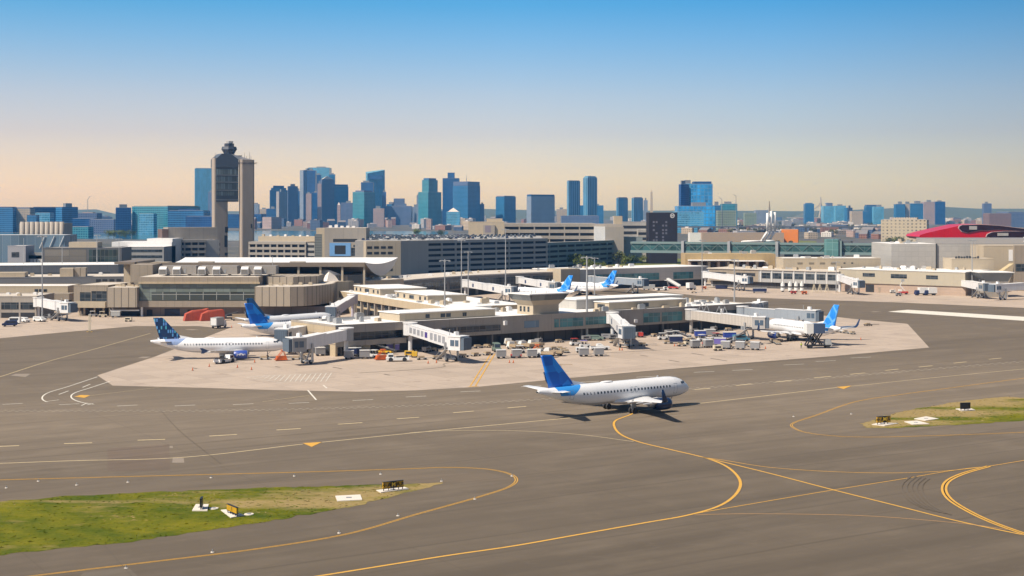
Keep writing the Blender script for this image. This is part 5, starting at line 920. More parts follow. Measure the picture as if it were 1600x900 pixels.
def tower(label, x0, xc, x1, yt, Y, m, steps=(), spire=None, name='skyscraper', cat='skyscraper', th=36, cap=None):
    t, fp, z1, sc_ = box3(name, label, cat, x0, xc, x1, yt, Y, fcm(m), th=th)
    for (k, y2, m2) in steps: MB().prism(sc_(k), z1, wz(y2, Y)).build('setback' if len(steps) > 1 or k > .6 else 'roof_plant', fcm(m2), t); z1 = wz(y2, Y)
    if steps or cap is not None:
        for c_ in [q for q in t.children if q.name.startswith('roof_plant') and not steps or q.data.materials[0].name == 'plant_screen']: bpy.data.objects.remove(c_)
    if cap is not None:
        q = sc_(.85); cx = sum(p[0] for p in q)/4; cy = sum(p[1] for p in q)/4; mb = MB()
        for i in range(4): mb.face([(*q[i], z1), (*q[(i+1) % 4], z1), (cx, cy, wz(cap, Y))])
        mb.build('pyramid_roof', plain('pale_cap', (.6, .55, .52), .6), t); z1 = wz(cap, Y)
    if spire: MB().cyl((sum(p[0] for p in fp)/4, sum(p[1] for p in fp)/4, z1-1), (sum(p[0] for p in fp)/4, sum(p[1] for p in fp)/4, wz(spire, Y)), 1.4, .3, 6).build('spire', GREYM, t)
    return t
T = tower; YD = 4300
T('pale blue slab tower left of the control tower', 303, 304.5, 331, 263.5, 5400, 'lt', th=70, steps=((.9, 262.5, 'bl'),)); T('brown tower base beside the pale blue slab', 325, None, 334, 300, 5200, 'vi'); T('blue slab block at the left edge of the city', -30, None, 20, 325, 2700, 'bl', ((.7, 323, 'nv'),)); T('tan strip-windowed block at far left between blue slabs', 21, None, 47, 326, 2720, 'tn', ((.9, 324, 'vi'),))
T('navy slab right of the tan strip block', 46, 48, 88, 324.5, 2750, 'nv', ((.8, 323.2, 'vi'),), th=60); T('large plain blue slab with a dark left half', 84, 97, 114.5, 323.5, 2700, 'bl'); T('pale low block before the blue slabs', 55, None, 78, 332.5, 2550, 'lt'); T('small grey blue block before the blue slabs', 42, None, 57, 336, 2500, 'bl')
T('low glass block near the harbour on the left', 107, None, 138, 354.5, 2150, 'tl'); T('brick and violet block under the thin crane', 118, None, 151, 333, 2900, 'vi', ((.5, 331.5, 'pk'),)); T('violet low block right of the crane', 140, None, 178, 343, 2600, 'vi'); T('navy low block behind the low harbour glass', 112, None, 147, 341.5, 2650, 'nv')
T('dark teal box, left end of the long glass office row', 179, 181, 203, 324.5, 2450, 'nv', th=70); T('long teal banded office at the harbour', 202, 262, 290, 322.5, 2450, 'tl', ((.95, 321.3, 'tn'),), th=15); T('blue office ending the long glass row', 262, None, 318, 329, 2420, 'bl', ((.5, 326.5, 'nv'),)); T('pale striped front of the harbour office row', 217, None, 240, 334, 2400, 'lt'); T('navy low front at the right of the office row', 290, None, 334, 338, 2400, 'nv')
T('grey tower with pale top seen just right of the control tower', 394, None, 404, 319, 4300, 'gy'); T('dark block low behind the control tower legs', 356, None, 408, 334.5, 3500, 'nv'); T('small tan tower right of the control tower', 405, None, 416, 327, 4400, 'tn'); T('pink brick block at the water right of the control tower', 408, 424, 437, 339.5, 3300, 'pk')
T('stepped blue tower with a crown, left of downtown', 421, 422, 447, 297, YD, 'bl', ((.85, 293.5, 'bl'), (.62, 290, 'nv')), th=60); T('navy low tower under the stepped crown', 416, None, 431, 326, 4200, 'nv'); T('grey tower with a sunlit left edge', 431, 436, 448, 299.5, 4150, 'st'); T('blue tower with a pale left edge', 449, 450, 464, 291, 4100, 'vi', th=55); T('narrow dark tower tucked behind its pale-edged neighbour', 463, None, 468, 298.5, 4350, 'nv')
T('tall rounded grey blue tower in the middle of downtown', 467.5, 474, 491, 266, 4100, 'gy', th=45); T('navy flank of the tall rounded tower', 479.5, None, 493, 266.5, 4080, 'nv'); T('pale blue flat-topped tower, tallest of downtown', 481.5, None, 514.5, 262, 4700, 'lt'); T('plain mauve grey tower before the rounded tower', 478, None, 486.5, 302.5, 3950, 'pk'); T('navy block beside the mauve tower', 486, None, 497, 301, 4000, 'nv')
T('stepped dark tower behind the white cone roof', 491, None, 501, 273, 4300, 'nv'); T('blue tower with a white cone roof', 500.5, 503, 519.5, 281, 4000, 'vi', ((.9, 279.8, 'nv'),), cap=274.5); T('lit notched flank of the cone-roofed tower', 496, None, 502, 287, 3980, 'pk'); T('narrow blue tower behind the cone roof', 514, None, 523, 272.5, 4400, 'bl'); T('broad blue tower with a dark top band', 519, 521, 543, 291.5, 4200, 'bl', ((.93, 288, 'nv'),), th=60)
T('slim pink clock tower with a pointed top', 526.8, None, 531.8, 320.5, 3600, 'pk', cap=315.5); T('dark violet block right of the clock tower', 532, None, 551, 317, 3900, 'vi'); T('teal tower with bay windows', 550, 569, 583, 300, 3700, 'tl', ((.75, 297.5, 'vi'),), th=25); T('dark shoulder tower before the slanted glass tower', 564, None, 583, 285, 4250, 'nv')
t, fp, z1, sc_ = box3('skyscraper', 'glass tower with a slanted top and dark notch', 'skyscraper', 571, 574, 600, 271, 4400, fcm('lt'), th=60); q = fp
mb = MB(); zr_ = [271, 265.3, 264.5, 268.5]
for i in range(4): mb.face([(*q[i], z1), (*q[(i+1) % 4], z1), (*q[(i+1) % 4], wz(zr_[(i+1) % 4], 4400)), (*q[i], wz(zr_[i], 4400))])
mb.face([(*q[i], wz(zr_[i], 4400)) for i in range(4)]); mb.build('slanted_crown', fcm('lt'), t); MB().box(8, 46, -3.0, 12, wz(280.5, 4400), wz(274.5, 4400)).build('dark_notch', fcm('nv'), t)
T('dark blue flank right of the slanted glass tower', 597, None, 603, 300, 4300, 'nv'); T('pinkish low pair below the slanted tower', 583, None, 600, 326, 3700, 'pk'); T('violet stepped block with a square top', 603, None, 642, 322, 4300, 'vi', ((.55, 318, 'vi'), (.42, 310, 'vi'))); T('low violet wing left of the square top', 604, None, 618, 319, 4350, 'bl'); T('small pale tower left of the teal stepped tower', 644, None, 655, 323.5, 4500, 'gy')
T('teal stepped residential tower with a tall centre', 653, 669, 688, 300, 4000, 'tl', ((.68, 281, 'tl'), (.55, 278, 'bl')), th=30); T('narrow pale edge of the teal stepped tower', 651, None, 655, 305, 4050, 'gy'); T('navy tower with a raised square top', 691.5, None, 717.5, 278.5, 4400, 'nv', ((.42, 269.5, 'nv'),)); T('broad blue grey tower with a roof mast', 707, 731, 749.5, 290, 4200, 'bl', ((.97, 283.5, 'vi'),), spire=272, th=30)
T('pale gabled glass front before the broad tower', 697.5, None, 718.5, 331, 3500, 'lt', cap=324.5); T('small violet tower right of the broad tower', 749, None, 756.5, 319, 4300, 'vi'); T('square blue tower standing alone', 774.5, 788, 806, 307, 4300, 'bl', ((.9, 305.8, 'pk'),)); T('wide grey blue block with a dark top band', 823, 830, 867.5, 306.5, 4100, 'gy', ((.98, 303.8, 'nv'),), th=60); T('low tan block right of the wide grey block', 870, None, 886, 327, 4600, 'tn')
T('blue striped slim tower, left of the pair', 886, 889, 907, 283, 4400, 'ls', ((.9, 281.8, 'nv'),), th=55); T('blue striped slim tower with a pointed fin, right of the pair', 911.5, 918, 934, 278, 4300, 'ls', ((.9, 276, 'lt'), (.75, 275, 'lt')), th=50, spire=273); T('low grey blue block at the foot of the striped pair', 905, None, 943, 321, 4600, 'bl'); T('dark low podium below the striped pair', 878, None, 936, 337, 3700, 'vi')
T('small twin striped tower, left of the pair by the obelisk', 963, 966, 983, 309.5, 4600, 'ls', ((.85, 308, 'pk'),)); T('small twin striped tower, right of the pair by the obelisk', 987, 990, 1007, 309.5, 4600, 'ls', ((.85, 308, 'pk'),)); T('thin grey edge tower beside the striped twins', 1006, None, 1012, 313, 4700, 'gy')
t = thing('obelisk', 'tall pale stone obelisk right of the striped twins', 'obelisk', (*at(1018, 5200), 0)); MB().prism([(-5.5, -5.5), (5.5, -5.5), (5.5, 5.5), (-5.5, 5.5)], 0, wz(300, 5200), poly2=[(-3.4, -3.4), (3.4, -3.4), (3.4, 3.4), (-3.4, 3.4)]).build('shaft', TANP, t); MB().prism([(-3.4, -3.4), (3.4, -3.4), (3.4, 3.4), (-3.4, 3.4)], wz(300, 5200), wz(296, 5200), poly2=[(-.2, -.2), (.2, -.2), (.2, .2), (-.2, .2)]).build('tip', TANP, t)
T('mauve edged blue slab of the bright blue complex', 1061, 1064, 1078, 288, 2900, 'nv', th=55); T('pale blue middle slab of the bright blue complex', 1066, None, 1086, 287, 2920, 'lt'); T('bright blue gridded tower with white balconies at one edge', 1083, None, 1113.5, 287.5, 2860, 'gd', ((.9, 283.5, 'nv'),)); T('long bright blue podium below the gridded tower', 1060, None, 1117, 322, 2800, 'gd'); T('low pale blue terrace before the blue podium', 1055, None, 1100, 331, 2650, 'lt')
for i in range(4): pass
T('teal office under two cranes', 1128, None, 1152, 318.5, 3300, 'tl'); T('blue box right of the gridded tower', 1113, None, 1126, 321, 3100, 'bl'); T('green grey stepped block before the teal office', 1122, None, 1150, 329, 3000, 'gn'); T('grey block with a white corner', 1181, None, 1202, 328.5, 4000, 'gy'); T('low green block left of the ventilation stacks', 1164, None, 1182, 333, 3600, 'gn')
T('round-topped blue tower left of the cable bridge', 1258, None, 1272, 318.5, 4800, 'bl', ((.7, 317, 'bl'),)); T('pale blue stepped block right of the bridge pylon', 1287, None, 1308, 322, 4900, 'lt', ((.45, 317, 'vi'),)); T('blue grey block third right of the pylon', 1306, None, 1322, 321.5, 4850, 'lt'); T('navy block right of the pylon group', 1320, 1324, 1336, 324.5, 4800, 'bl'); T('tan block with white frame below the pylon group', 1331, None, 1348, 330, 4300, 'tn')
T('blue grey tower with a flat dark cap', 1354, None, 1372, 322, 4700, 'bl', ((.9, 320, 'nv'),)); T('pale flank of the flat-capped tower', 1366, None, 1381, 323, 4600, 'lt'); T('low blue wing left of the flat-capped tower', 1346, None, 1358, 330, 4650, 'bl'); T('blue office, left of the right-hand row', 1400, None, 1414.5, 319, 4500, 'bl'); T('tan office within the right-hand row', 1414, None, 1425, 319, 4510, 'tn'); T('blue office in the middle of the right-hand row', 1423, None, 1446, 318, 4500, 'bl'); T('pale striped office of the right-hand row', 1444, None, 1463, 315.5, 4490, 'pk'); T('navy office ending the right-hand row', 1462, None, 1477, 315, 4480, 'nv')
T('slim grey blue tower alone near the right edge', 1538, None, 1549.5, 318, 4200, 'vi'); T('brown low block near the right edge', 1546, None, 1580, 333.5, 3600, 'br'); T('dark blue low block at the right edge', 1576, None, 1640, 331, 3700, 'vi')
t = T('beige block with a regular grid of small windows', 1382, 1448, 1481, 343.5, 1850, 'be', ((.55, 340, 'tn'),), name='office_block', cat='office block', th=18)
t = T('orange shed with a dark doorway', 1222, 1247, 1251, 358.5, 1700, 'or', name='warehouse', cat='warehouse', th=15)
for i, (x, yb, yt, jx, jy) in enumerate(((137, 330, 312, 141, 306), (1128, 322, 312, 1124, 308), (1150, 320, 306, 1146, 304))):
    Yc = 3000; t = thing('tower_crane', ['thin tower crane above the left city blocks', 'thin crane over the left end of the teal office', 'thin crane over the right end of the teal office'][i], 'crane', (*at(x, Yc), 0)); MB().cyl((0, 0, 0), (0, 0, wz(yt, Yc)), 1.0, .7, 4).build('mast', GREYM, t); MB().bar((0, 0, wz(yt, Yc)), (wx(jx, Yc)-wx(x, Yc), 0, wz(jy, Yc)), .9, .9).build('jib', GREYM, t)
# cable-stayed bridge pylon
PY = 5200; t = thing('cable_bridge', 'cable-stayed bridge with a pale inverted-Y pylon', 'bridge', (*at(1283, PY), 0)); Q = lambda x, y, d=0.0: (wx(x, PY)-wx(1283, PY), d, wz(y, PY)); STN = plain('pale_pylon', (.38, .35, .31), .7)
MB().cyl(Q(1282.7, 325), Q(1282.3, 308), 3.2, 1.8, 6).build('pylon_head', STN, t); MB().cyl(Q(1282.7, 325), Q(1278.5, 348), 3.0, 3.0, 6).build('pylon_leg', STN, t); MB().cyl(Q(1282.7, 325), Q(1290.5, 345), 3.0, 3.2, 6).build('pylon_leg', STN, t); MB().box(Q(1230, 0)[0], Q(1305, 0)[0], -8, 8, wz(341, PY), wz(339.5, PY)).build('deck', STN, t)
for i in range(11):
    for s in (-1, 1): MB().cyl(Q(1282.5, 313+i*.9), Q(1282.5+s*(8+i*3.6) if s < 0 else 1282.5+(4+i*1.6), 340), .42, .42, 4).build('stay_cable', STN, t)
# low-rise city: every small building an object, coloured by kind
LW = dict(brick=(.25, .13, .10), white=(.66, .63, .60), grey=(.33, .33, .36), tan=(.46, .38, .29), slate=(.06, .10, .19), pink=(.42, .31, .28))
random.seed(11); lm = {k: facade('low_'+k, v, mul(v, .3), 3.4, 3.2, .5, .45) for k, v in LW.items()}; lr = {k: plain('lowroof_'+k, (.55, .53, .52) if k in ('white', 'tan', 'grey') else (.20, .19, .20), .8, var=.2) for k in LW}
proto = {}
def lowrise(x, yb, wpx, hm, k, dpt=16, yaw=0.0):
    Y = dep(yb); W = wpx*Y/F; key = (k, round(W/6), round(hm/3))
    if key not in proto:
        t = thing('city_building', f'small {k} low-rise city building in the hazy district beyond the airport', 'city building', (*at(x, Y), 0), yaw, f'{k} low-rise buildings of the far district'); MB().box(-W/2, W/2, 0, dpt, 0, hm).build('wall', lm[k], t)
        if k in ('brick', 'slate') and W < 20: MB().add([(-W/2, -.3, hm), (W/2, -.3, hm), (W/2, dpt+.3, hm), (-W/2, dpt+.3, hm), (-W/2, dpt/2, hm+4), (W/2, dpt/2, hm+4)], [(0, 1, 5, 4), (2, 3, 4, 5), (1, 2, 5), (3, 0, 4), (3, 2, 1, 0)]).build('roof', lr[k], t)
        else: MB().box(-W/2+.3, W/2-.3, .3, dpt-.3, hm, hm+.3).box(-W*.2, W*.1, dpt*.3, dpt*.6, hm+.3, hm+2.3).build('roof', lr[k], t)
        proto[key] = t
    else: dup(proto[key], (*at(x, Y), 0), yaw)
ks = list(LW)
def fill(n, xr, yr, wr, hr, wts):
    for _ in range(n): lowrise(random.uniform(*xr), random.uniform(*yr), random.uniform(*wr), random.uniform(*hr), random.choices(ks, wts)[0], random.uniform(12, 30), random.uniform(-.5, .5))
fill(42, (385, 770), (349, 359.5), (6, 16), (8, 24), (3, 3, 5, 2, 6, 3)); fill(34, (385, 770), (342, 352), (8, 22), (14, 44), (2, 1, 4, 1, 9, 2)); fill(20, (110, 300), (350, 363), (6, 18), (6, 18), (2, 3, 4, 2, 6, 2)); fill(12, (110, 180), (343, 356), (8, 20), (10, 26), (2, 1, 3, 1, 9, 2)); fill(16, (755, 1010), (345, 354), (8, 20), (8, 18), (2, 3, 4, 2, 6, 2)); fill(16, (760, 1060), (340, 347), (10, 28), (10, 30), (1, 1, 4, 1, 9, 1))
fill(60, (1060, 1430), (343, 358), (7, 24), (7, 16), (5, 5, 5, 3, 6, 4)); fill(40, (1062, 1400), (356, 371), (9, 30), (6, 12), (5, 5, 4, 4, 4, 4)); fill(20, (1470, 1610), (340, 352), (7, 18), (6, 15), (5, 4, 4, 4, 3, 4)); fill(10, (1255, 1400), (366, 374), (12, 30), (5, 9), (3, 2, 4, 3, 5, 2)); fill(10, (640, 790), (354, 361), (8, 18), (5, 12), (2, 4, 4, 4, 4, 2)); fill(12, (1060, 1600), (337.5, 341), (8, 20), (12, 34), (2, 2, 4, 2, 7, 3))
t, l = simple('long_pink_shed', 'long low pinkish warehouse behind the green bank', 'warehouse', 1097, 1225, 1680, 364, 24, PINK, ROOFT); t, l = simple('white_shed', 'small white gabled shed at the left of the green bank', 'warehouse', 1078, 1095, 1640, 364, 18, WHM, ROOFG)
# elevated highway along the shore
t = thing('elevated_highway', 'thin dark elevated highway across the far district', 'highway', (*at(1060, 2600), 0)); W = wx(1400, 2600)-wx(1060, 2600); MB().box(0, W, 0, 14, 10.5, 13).build('deck', plain('dark_deck', (.10, .11, .13), .8), t)
for i in range(14): MB().box(8+i*28, 11+i*28, 4, 10, 0, 10.5).build('support', GARS, t)
# ---------------------------------------------------------------- jet bridges
JBW = plain('bridge_white_paint', (.66, .66, .67), .45, var=.06, panel=(1.6, 0, .07, .3), streak=.2); JBG = plain('bridge_blue_grey', (.28, .315, .36), .5, var=.06, panel=(2.4, 0, .07, .3)); JBR = plain('bridge_ribbed', (.55, .50, .45), .5, .1, var=.06, panel=(.62, 0, .2, .5)); BEL = plain('bellows_slate', (.10, .135, .18), .7, panel=(.5, 0, .12, .5)); GLZ = plain('bridge_pane', (.08, .12, .17), .12)
def jet_bridge(label, p0, p1, z0=4.3, z1=3.7, m=JBW, cab_yaw=0.0, cabm=None, style='', stairs=True):
    A, B = Vector((*p0, 0)), Vector((*p1, 0)); d = B-A; L = d.length; t = thing('jet_bridge', label, 'jet bridge', A, math.atan2(d.y, d.x), 'jet bridges along the concourses'); zf = lambda x: z0+(z1-z0)*x/L
    mb = MB().cyl((0, 0, z0-.3), (0, 0, z0+2.9), 1.9, 1.9, 14); ro = mb.build('rotunda', cabm or m, t); MB().cyl((0, 0, z0+2.9), (0, 0, z0+3.15), 2.05, 2.05, 14).build('rotunda_roof', WHM, ro)
    MB().cyl((0, 0, 0), (0, 0, z0-.3), .55, .55, 10).build('support_column', m, t)
    s = max(3.0, L*.5)
    for nm, a, b, w_, h in (('tunnel', 1.3, s+1.2, 2.5, 2.7), ('tunnel', s, L-1.4, 2.9, 3.0)):
        mb = MB(); za, zb_ = zf(a), zf(b); mb.add([(a, -w_/2, za), (b, -w_/2, zb_), (b, w_/2, zb_), (a, w_/2, za), (a, -w_/2, za+h), (b, -w_/2, zb_+h), (b, w_/2, zb_+h), (a, w_/2, za+h)], [(3, 2, 1, 0), (0, 1, 5, 4), (1, 2, 6, 5), (2, 3, 7, 6), (3, 0, 4, 7), (4, 5, 6, 7)]); tn = mb.build(nm, m, t)
        MB().bar((a, 0, za+h+.05), (b, 0, zb_+h+.05), w_+.15, .1).build('tunnel_roof', WHM, tn)
        if style == 'panes' and b-a > 4:
            k = int((b-a-2)/2.6)
            for i in range(k):
                x = a+1.2+i*2.6
                for sd in (-1, 1): MB().box(x, x+1.7, sd*w_/2-.04, sd*w_/2+.04, zf(x)+.65, zf(x)+h-.6).build('tunnel_pane', plain('violet_poster', (.07, .05, .22), .4) if i == 4 else plain('pale_pane', (.30, .31, .34), .3), tn)
        if style == 'window' and b-a > 4:
            x = a+(b-a)*.4
            for sd in (-1, 1): MB().box(x, x+1.6, sd*w_/2-.05, sd*w_/2+.05, zf(x)+.6, zf(x)+2.1).build('tunnel_pane', plain('navy_poster', (.035, .06, .14), .4), tn)
    if style == 'hoops':
        for x in (4.5, 7, 12.5, 15): MB().bar((x-1.3, 0, zf(x)+2.8), (x, 0, zf(x)+5), .12, .12).bar((x, 0, zf(x)+5), (x+1.3, 0, zf(x)+2.8), .12, .12).build('roof_hoop', GAL, t)
    cy = R(cab_yaw); c_, s_ = math.cos(cy), math.sin(cy); rot = lambda x, y: (L+x*c_-y*s_, x*s_+y*c_); zc = z1-.25
    def obox(x0, x1, y0, y1, za, zb_): return MB().prism([rot(x0, y0), rot(x1, y0), rot(x1, y1), rot(x0, y1)], za, zb_)
    cb = obox(-1.9, 1.9, -1.9, 1.9, zc, zc+3.4).build('cab', cabm or m, t); obox(-2.05, 2.05, -2.05, 2.05, zc+3.4, zc+3.6).build('cab_roof', WHM, cb); obox(1.9, 2.9, -1.7, 1.7, zc+.1, zc+3.2).build('bellows', BEL, cb)
    for sd in (-1, 1):
        obox(-1.1, .1, sd*1.93-.05, sd*1.93+.05, zc+1.1, zc+2.6).build('cab_window', GLZ, cb); obox(.4, 1.4, sd*1.93-.05, sd*1.93+.05, zc+1.1, zc+2.6).build('cab_window', GLZ, cb)
    MB().box(L-1.6, L-.6, -.5, .5, zc+3.6, zc+4.5).build('rooftop_unit', WHM, cb); MB().cyl((L-2.6, -1.2, zc+2.8), (L-2.6, -1.2, zc+5), .09, .09, 5).build('mast', GAL, t)
    x = L-4.2 if L > 9 else L*.5; lg = MB()
    for sd in (-1, 1): lg.box(x-.25, x+.25, sd*1.75-.2, sd*1.75+.2, .7, zf(x)+1.2)
    lg.box(x-.4, x+.4, -1.9, 1.9, .55, .95).bar((x, 0, 1), (x-1.8, 0, zf(x)), .25, .25); lg = lg.build('lift_column', GAL, t)
    for sd in (-1, 1): MB().cyl((x, sd*1.25-.22, .55), (x, sd*1.25+.22, .55), .55, .55, 14).build('wheel', RUB, lg)
    if stairs:
        st = MB(); st.bar((L-2.2, -2.2, zc), (L-8, -2.4, .2), 1.0, .15); st.bar((L-2.2, -2.7, zc+1), (L-8, -2.9, 1.1), .06, .06).bar((L-2.2, -1.7, zc+1), (L-8, -1.9, 1.1), .06, .06); st.build('service_stair', GAL, t)
    return t
JB = jet_bridge
JB('pale jet bridge docked to the nose of the airliner at the left gate', at(541, 373), at(463, 355), 4.8, 3.7, JBW, -25, plain('cab_grey', (.30, .30, .30), .5, var=.08)); JB('white jet bridge with dark panes and a violet poster, unused at the pier', at(641, 388), at(716, 360), 5.0, 3.6, JBW, 30, None, 'panes'); JB('short white jet bridge with a slate cab on the pier front', at(957, 430), at(979, 397), 4.9, 3.3, JBW, 10, None, 'window')
JB('ribbed beige jet bridge with roof hoops at the right gate airliner', at(1080, 448), at(1186, 424), 4.6, 3.8, JBR, 40, plain('cab_steel_pale', (.48, .46, .44), .4, .2), 'hoops'); JB('long blue grey jet bridge behind the right gate airliner', at(1160, 462), at(1270, 447), 4.6, 4.2, JBG, 0, JBG); JB('short blue grey bridge stub past the far end of the pier', at(1170, 484), at(1188, 492), 4.2, 4.0, JBG, 0, JBG, stairs=False)
JB('grey jet bridge lying behind the left gate bridge by the pier end wall', at(500, 397), at(443, 382), 4.4, 3.7, JBW, 20); JB('lavender grey sloping jet bridge at the terminal corner', at(551, 512), at(519, 474), 5.6, 3.6, plain('bridge_lavender', (.47, .44, .52), .5, var=.06, panel=(1.8, 0, .07, .3)), 0); JB('white jet bridge beside the left gate building', at(60, 514), at(106, 497), 4.4, 3.4, JBW, 20)
JB('white jet bridge left of the rooftop ramp tower with navy poster', at(727, 640), at(797, 597), 4.8, 3.8, JBW, 30, None, 'window'); JB('grey jet bridge behind the ramp tower with navy poster', at(812, 672), at(866, 634), 4.8, 3.8, JBW, 30, plain('cab_grey', (.30, .30, .30), .5), 'window'); JB('pale jet bridge under the glass strip of the grey concourse', at(925, 688), at(1003, 664), 4.4, 4.0, JBG, 0); JB('white jet bridge at the left end of the windowed concourse', at(1102, 722), at(1166, 688), 5.2, 4.0, JBW, 25)
JB('short white jet bridge where the windowed and beige concourses meet', at(1312, 684), at(1341, 657), 5.4, 3.6, JBW, 20); JB('white jet bridge below the flared ramp office', at(1492, 662), at(1538, 628), 4.6, 3.7, JBW, 10, plain('cab_grey', (.30, .30, .30), .5)); JB('white jet bridge cut by the right picture edge', at(1640, 634), at(1556, 618), 4.6, 3.8, JBW, 0)
# ---------------------------------------------------------------- ground vehicles (x forward)
VP = {n: plain('veh_'+n, c, .35, var=.03) for n, c in dict(white=(.68, .68, .67), grey=(.35, .36, .36), blue=(.03, .06, .30), navy=(.02, .03, .09), orange=(.58, .13, .03), yellow=(.62, .38, .03), red=(.45, .05, .04), tan=(.38, .29, .19), cream=(.6, .53, .4), black=(.02, .02, .024), green=(.14, .19, .16), steel=(.25, .25, .26), teal=(.07, .21, .30), violet=(.16, .13, .40)).items()}
def wheels(t, xs, y, r_, w_=.28):
    for x in xs:
        for s in (-1, 1): MB().cyl((x, s*y-w_/2, r_), (x, s*y+w_/2, r_), r_, r_, 12).build('wheel', RUB, t)
def vhull(mb, st, w_, z0):                                     # body side profile as (x, z) pairs, extruded across the width with tumblehome
    n = len(st); vs = [(x, -w_/2*(1 if z < 1.1 else .84), z) for x, z in st]+[(x, w_/2*(1 if z < 1.1 else .84), z) for x, z in st]
    return mb.add(vs, [tuple(range(n)), tuple(range(2*n-1, n-1, -1))]+[(i, n+i, n+(i+1) % n, (i+1) % n) for i in range(n)])
def V_pickup(l, c='white'):
    t = thing('pickup_truck', l, 'pickup truck'); vhull(MB(), [(-2.7, .45), (2.6, .45), (2.65, .95), (1.2, 1.08), (-2.7, 1.08)], 1.9, 0).build('body', VP[c], t); cb = vhull(MB(), [(-.9, 1.06), (1.15, 1.06), (.5, 1.75), (-.75, 1.78)], 1.85, 0).build('cabin', VP[c], t)
    for s in (-1, 1): MB().add([(-.65, s*.885, 1.15), (.85, s*.885, 1.15), (.42, s*.80, 1.65), (-.62, s*.80, 1.68)], [(0, 1, 2, 3) if s < 0 else (3, 2, 1, 0)]).build('side_window', WINB, cb)
    MB().add([(1.16, -.75, 1.12), (1.16, .75, 1.12), (.56, .7, 1.7), (.56, -.7, 1.7)], [(0, 1, 2, 3)]).build('windscreen', WINB, cb); MB().box(-2.6, -1, -.8, .8, 1.085, 1.1).build('load_bed', DARKM, t); wheels(t, (-1.75, 1.75), .85, .4); return t
def V_van(l, c='white', nose=None, h=2.2):
    t = thing('van', l, 'van'); vhull(MB(), [(-2.4, .4), (2.4, .4), (2.45, .95), (1.75, 1.15), (1.2, h-.12), (.9, h), (-2.4, h)], 2.0, 0).build('body', VP[c], t)
    if nose: vhull(MB(), [(1.3, .38), (2.46, .38), (2.5, .97), (1.76, 1.17), (1.3, 1.2)], 2.04, 0).build('bonnet', VP[nose], t)
    for s in (-1, 1): MB().box(-1.9, 1.0, s*.9-.03, s*.9+.03, 1.2, h-.3).build('side_window', WINB, t)
    MB().add([(1.77, -.75, 1.18), (1.77, .75, 1.18), (1.27, .72, h-.2), (1.27, -.72, h-.2)], [(0, 1, 2, 3)]).build('windscreen', WINB, t); wheels(t, (-1.5, 1.5), .9, .38); return t
def V_box(l, c='grey', cab='white', L=6.5, h=3.6):
    t = thing('box_truck', l, 'box truck'); MB().box(-L/2, L/2-1.9, -1.2, 1.2, 1.0, h).build('cargo_box', VP[c], t); cb = vhull(MB(), [(L/2-1.8, .5), (L/2, .5), (L/2, 1.3), (L/2-.4, 2.4), (L/2-1.8, 2.4)], 2.2, 0).build('cab', VP[cab], t); MB().box(L/2-.45, L/2-.2, -.9, .9, 1.4, 2.2).build('windscreen', WINB, cb); MB().box(-L/2, L/2-.3, -.6, .6, .6, .98).build('chassis', DARKM, t); MB().box(-L/2-.05, -L/2, -1.0, 1.0, 1.1, h-.2).build('rear_shutter', VP['white'], t); wheels(t, (-L/2+1.2, L/2-1), .95, .5); return t
def V_tug(l, c='white', can='white'):
    t = thing('baggage_tug', l, 'baggage tug'); MB().prism([(-1.5, -.75), (1.4, -.7), (1.4, .7), (-1.5, .75)], .35, 1.05).build('body', VP[c], t); MB().box(.1, .3, -.6, .6, 1.05, 1.5).build('dashboard', VP['black'], t); MB().box(-.9, -.5, -.6, .6, 1.05, 1.6).build('seat', VP['black'], t); cp = MB().box(-1.2, .6, -.8, .8, 2.0, 2.1).build('canopy', VP[can], t)
    for x in (-1.1, .5):
        for s in (-1, 1): MB().box(x-.04, x+.04, s*.7-.04, s*.7+.04, 1.05, 2.0).build('canopy_post', VP['steel'], cp)
    wheels(t, (-1, .95), .7, .38); return t
def V_cart(l, c='blue', top='white', L=3.4):
    t = thing('baggage_cart', l, 'baggage cart'); MB().box(-L/2, L/2, -.85, .85, .5, .65).build('deck', VP['steel'], t); MB().box(-L/2+.05, L/2-.05, -.8, .8, .65, 2.15).build('curtain', VP[c], t); MB().box(-L/2, L/2, -.88, .88, 2.15, 2.3).build('roof', VP[top], t); MB().bar((L/2, 0, .55), (L/2+.9, 0, .35), .08, .08).build('tow_bar', VP['steel'], t); wheels(t, (-L/2+.6, L/2-.6), .7, .28, .2); return t
def V_flat(l, c='tan', cab='white'):
    t = thing('flatbed_truck', l, 'flatbed truck'); MB().box(-2.6, .9, -1.05, 1.05, .8, 1.5).build('load_bed', VP[c], t); cb = vhull(MB(), [(1.0, .5), (2.6, .5), (2.65, 1.2), (2.2, 2.1), (1.0, 2.15)], 1.9, 0).build('cab', VP[cab], t); MB().box(2.25, 2.45, -.75, .75, 1.3, 1.95).build('windscreen', WINB, cb); MB().box(-2.5, 2.4, -.5, .5, .5, .78).build('chassis', DARKM, t); wheels(t, (-1.7, 1.7), .85, .42); return t
def V_tractor(l, c='white'):
    t = thing('pushback_tractor', l, 'pushback tractor'); vhull(MB(), [(-3.0, .4), (2.9, .4), (2.95, 1.0), (-.3, 1.05), (-3.0, 1.15)], 2.4, 0).build('body', VP[c], t); cb = vhull(MB(), [(.9, 1.0), (2.7, 1.0), (2.4, 1.95), (1.1, 1.98)], 1.9, 0).build('cab', VP[c], t); MB().box(1.1, 2.3, -.93, .93, 1.2, 1.75).build('cab_window', WINB, cb); MB().box(-2.6, .3, -.9, .9, 1.05, 1.25).build('engine_cover', VP['black'], t); wheels(t, (-1.8, 1.7), 1.08, .55, .4); return t
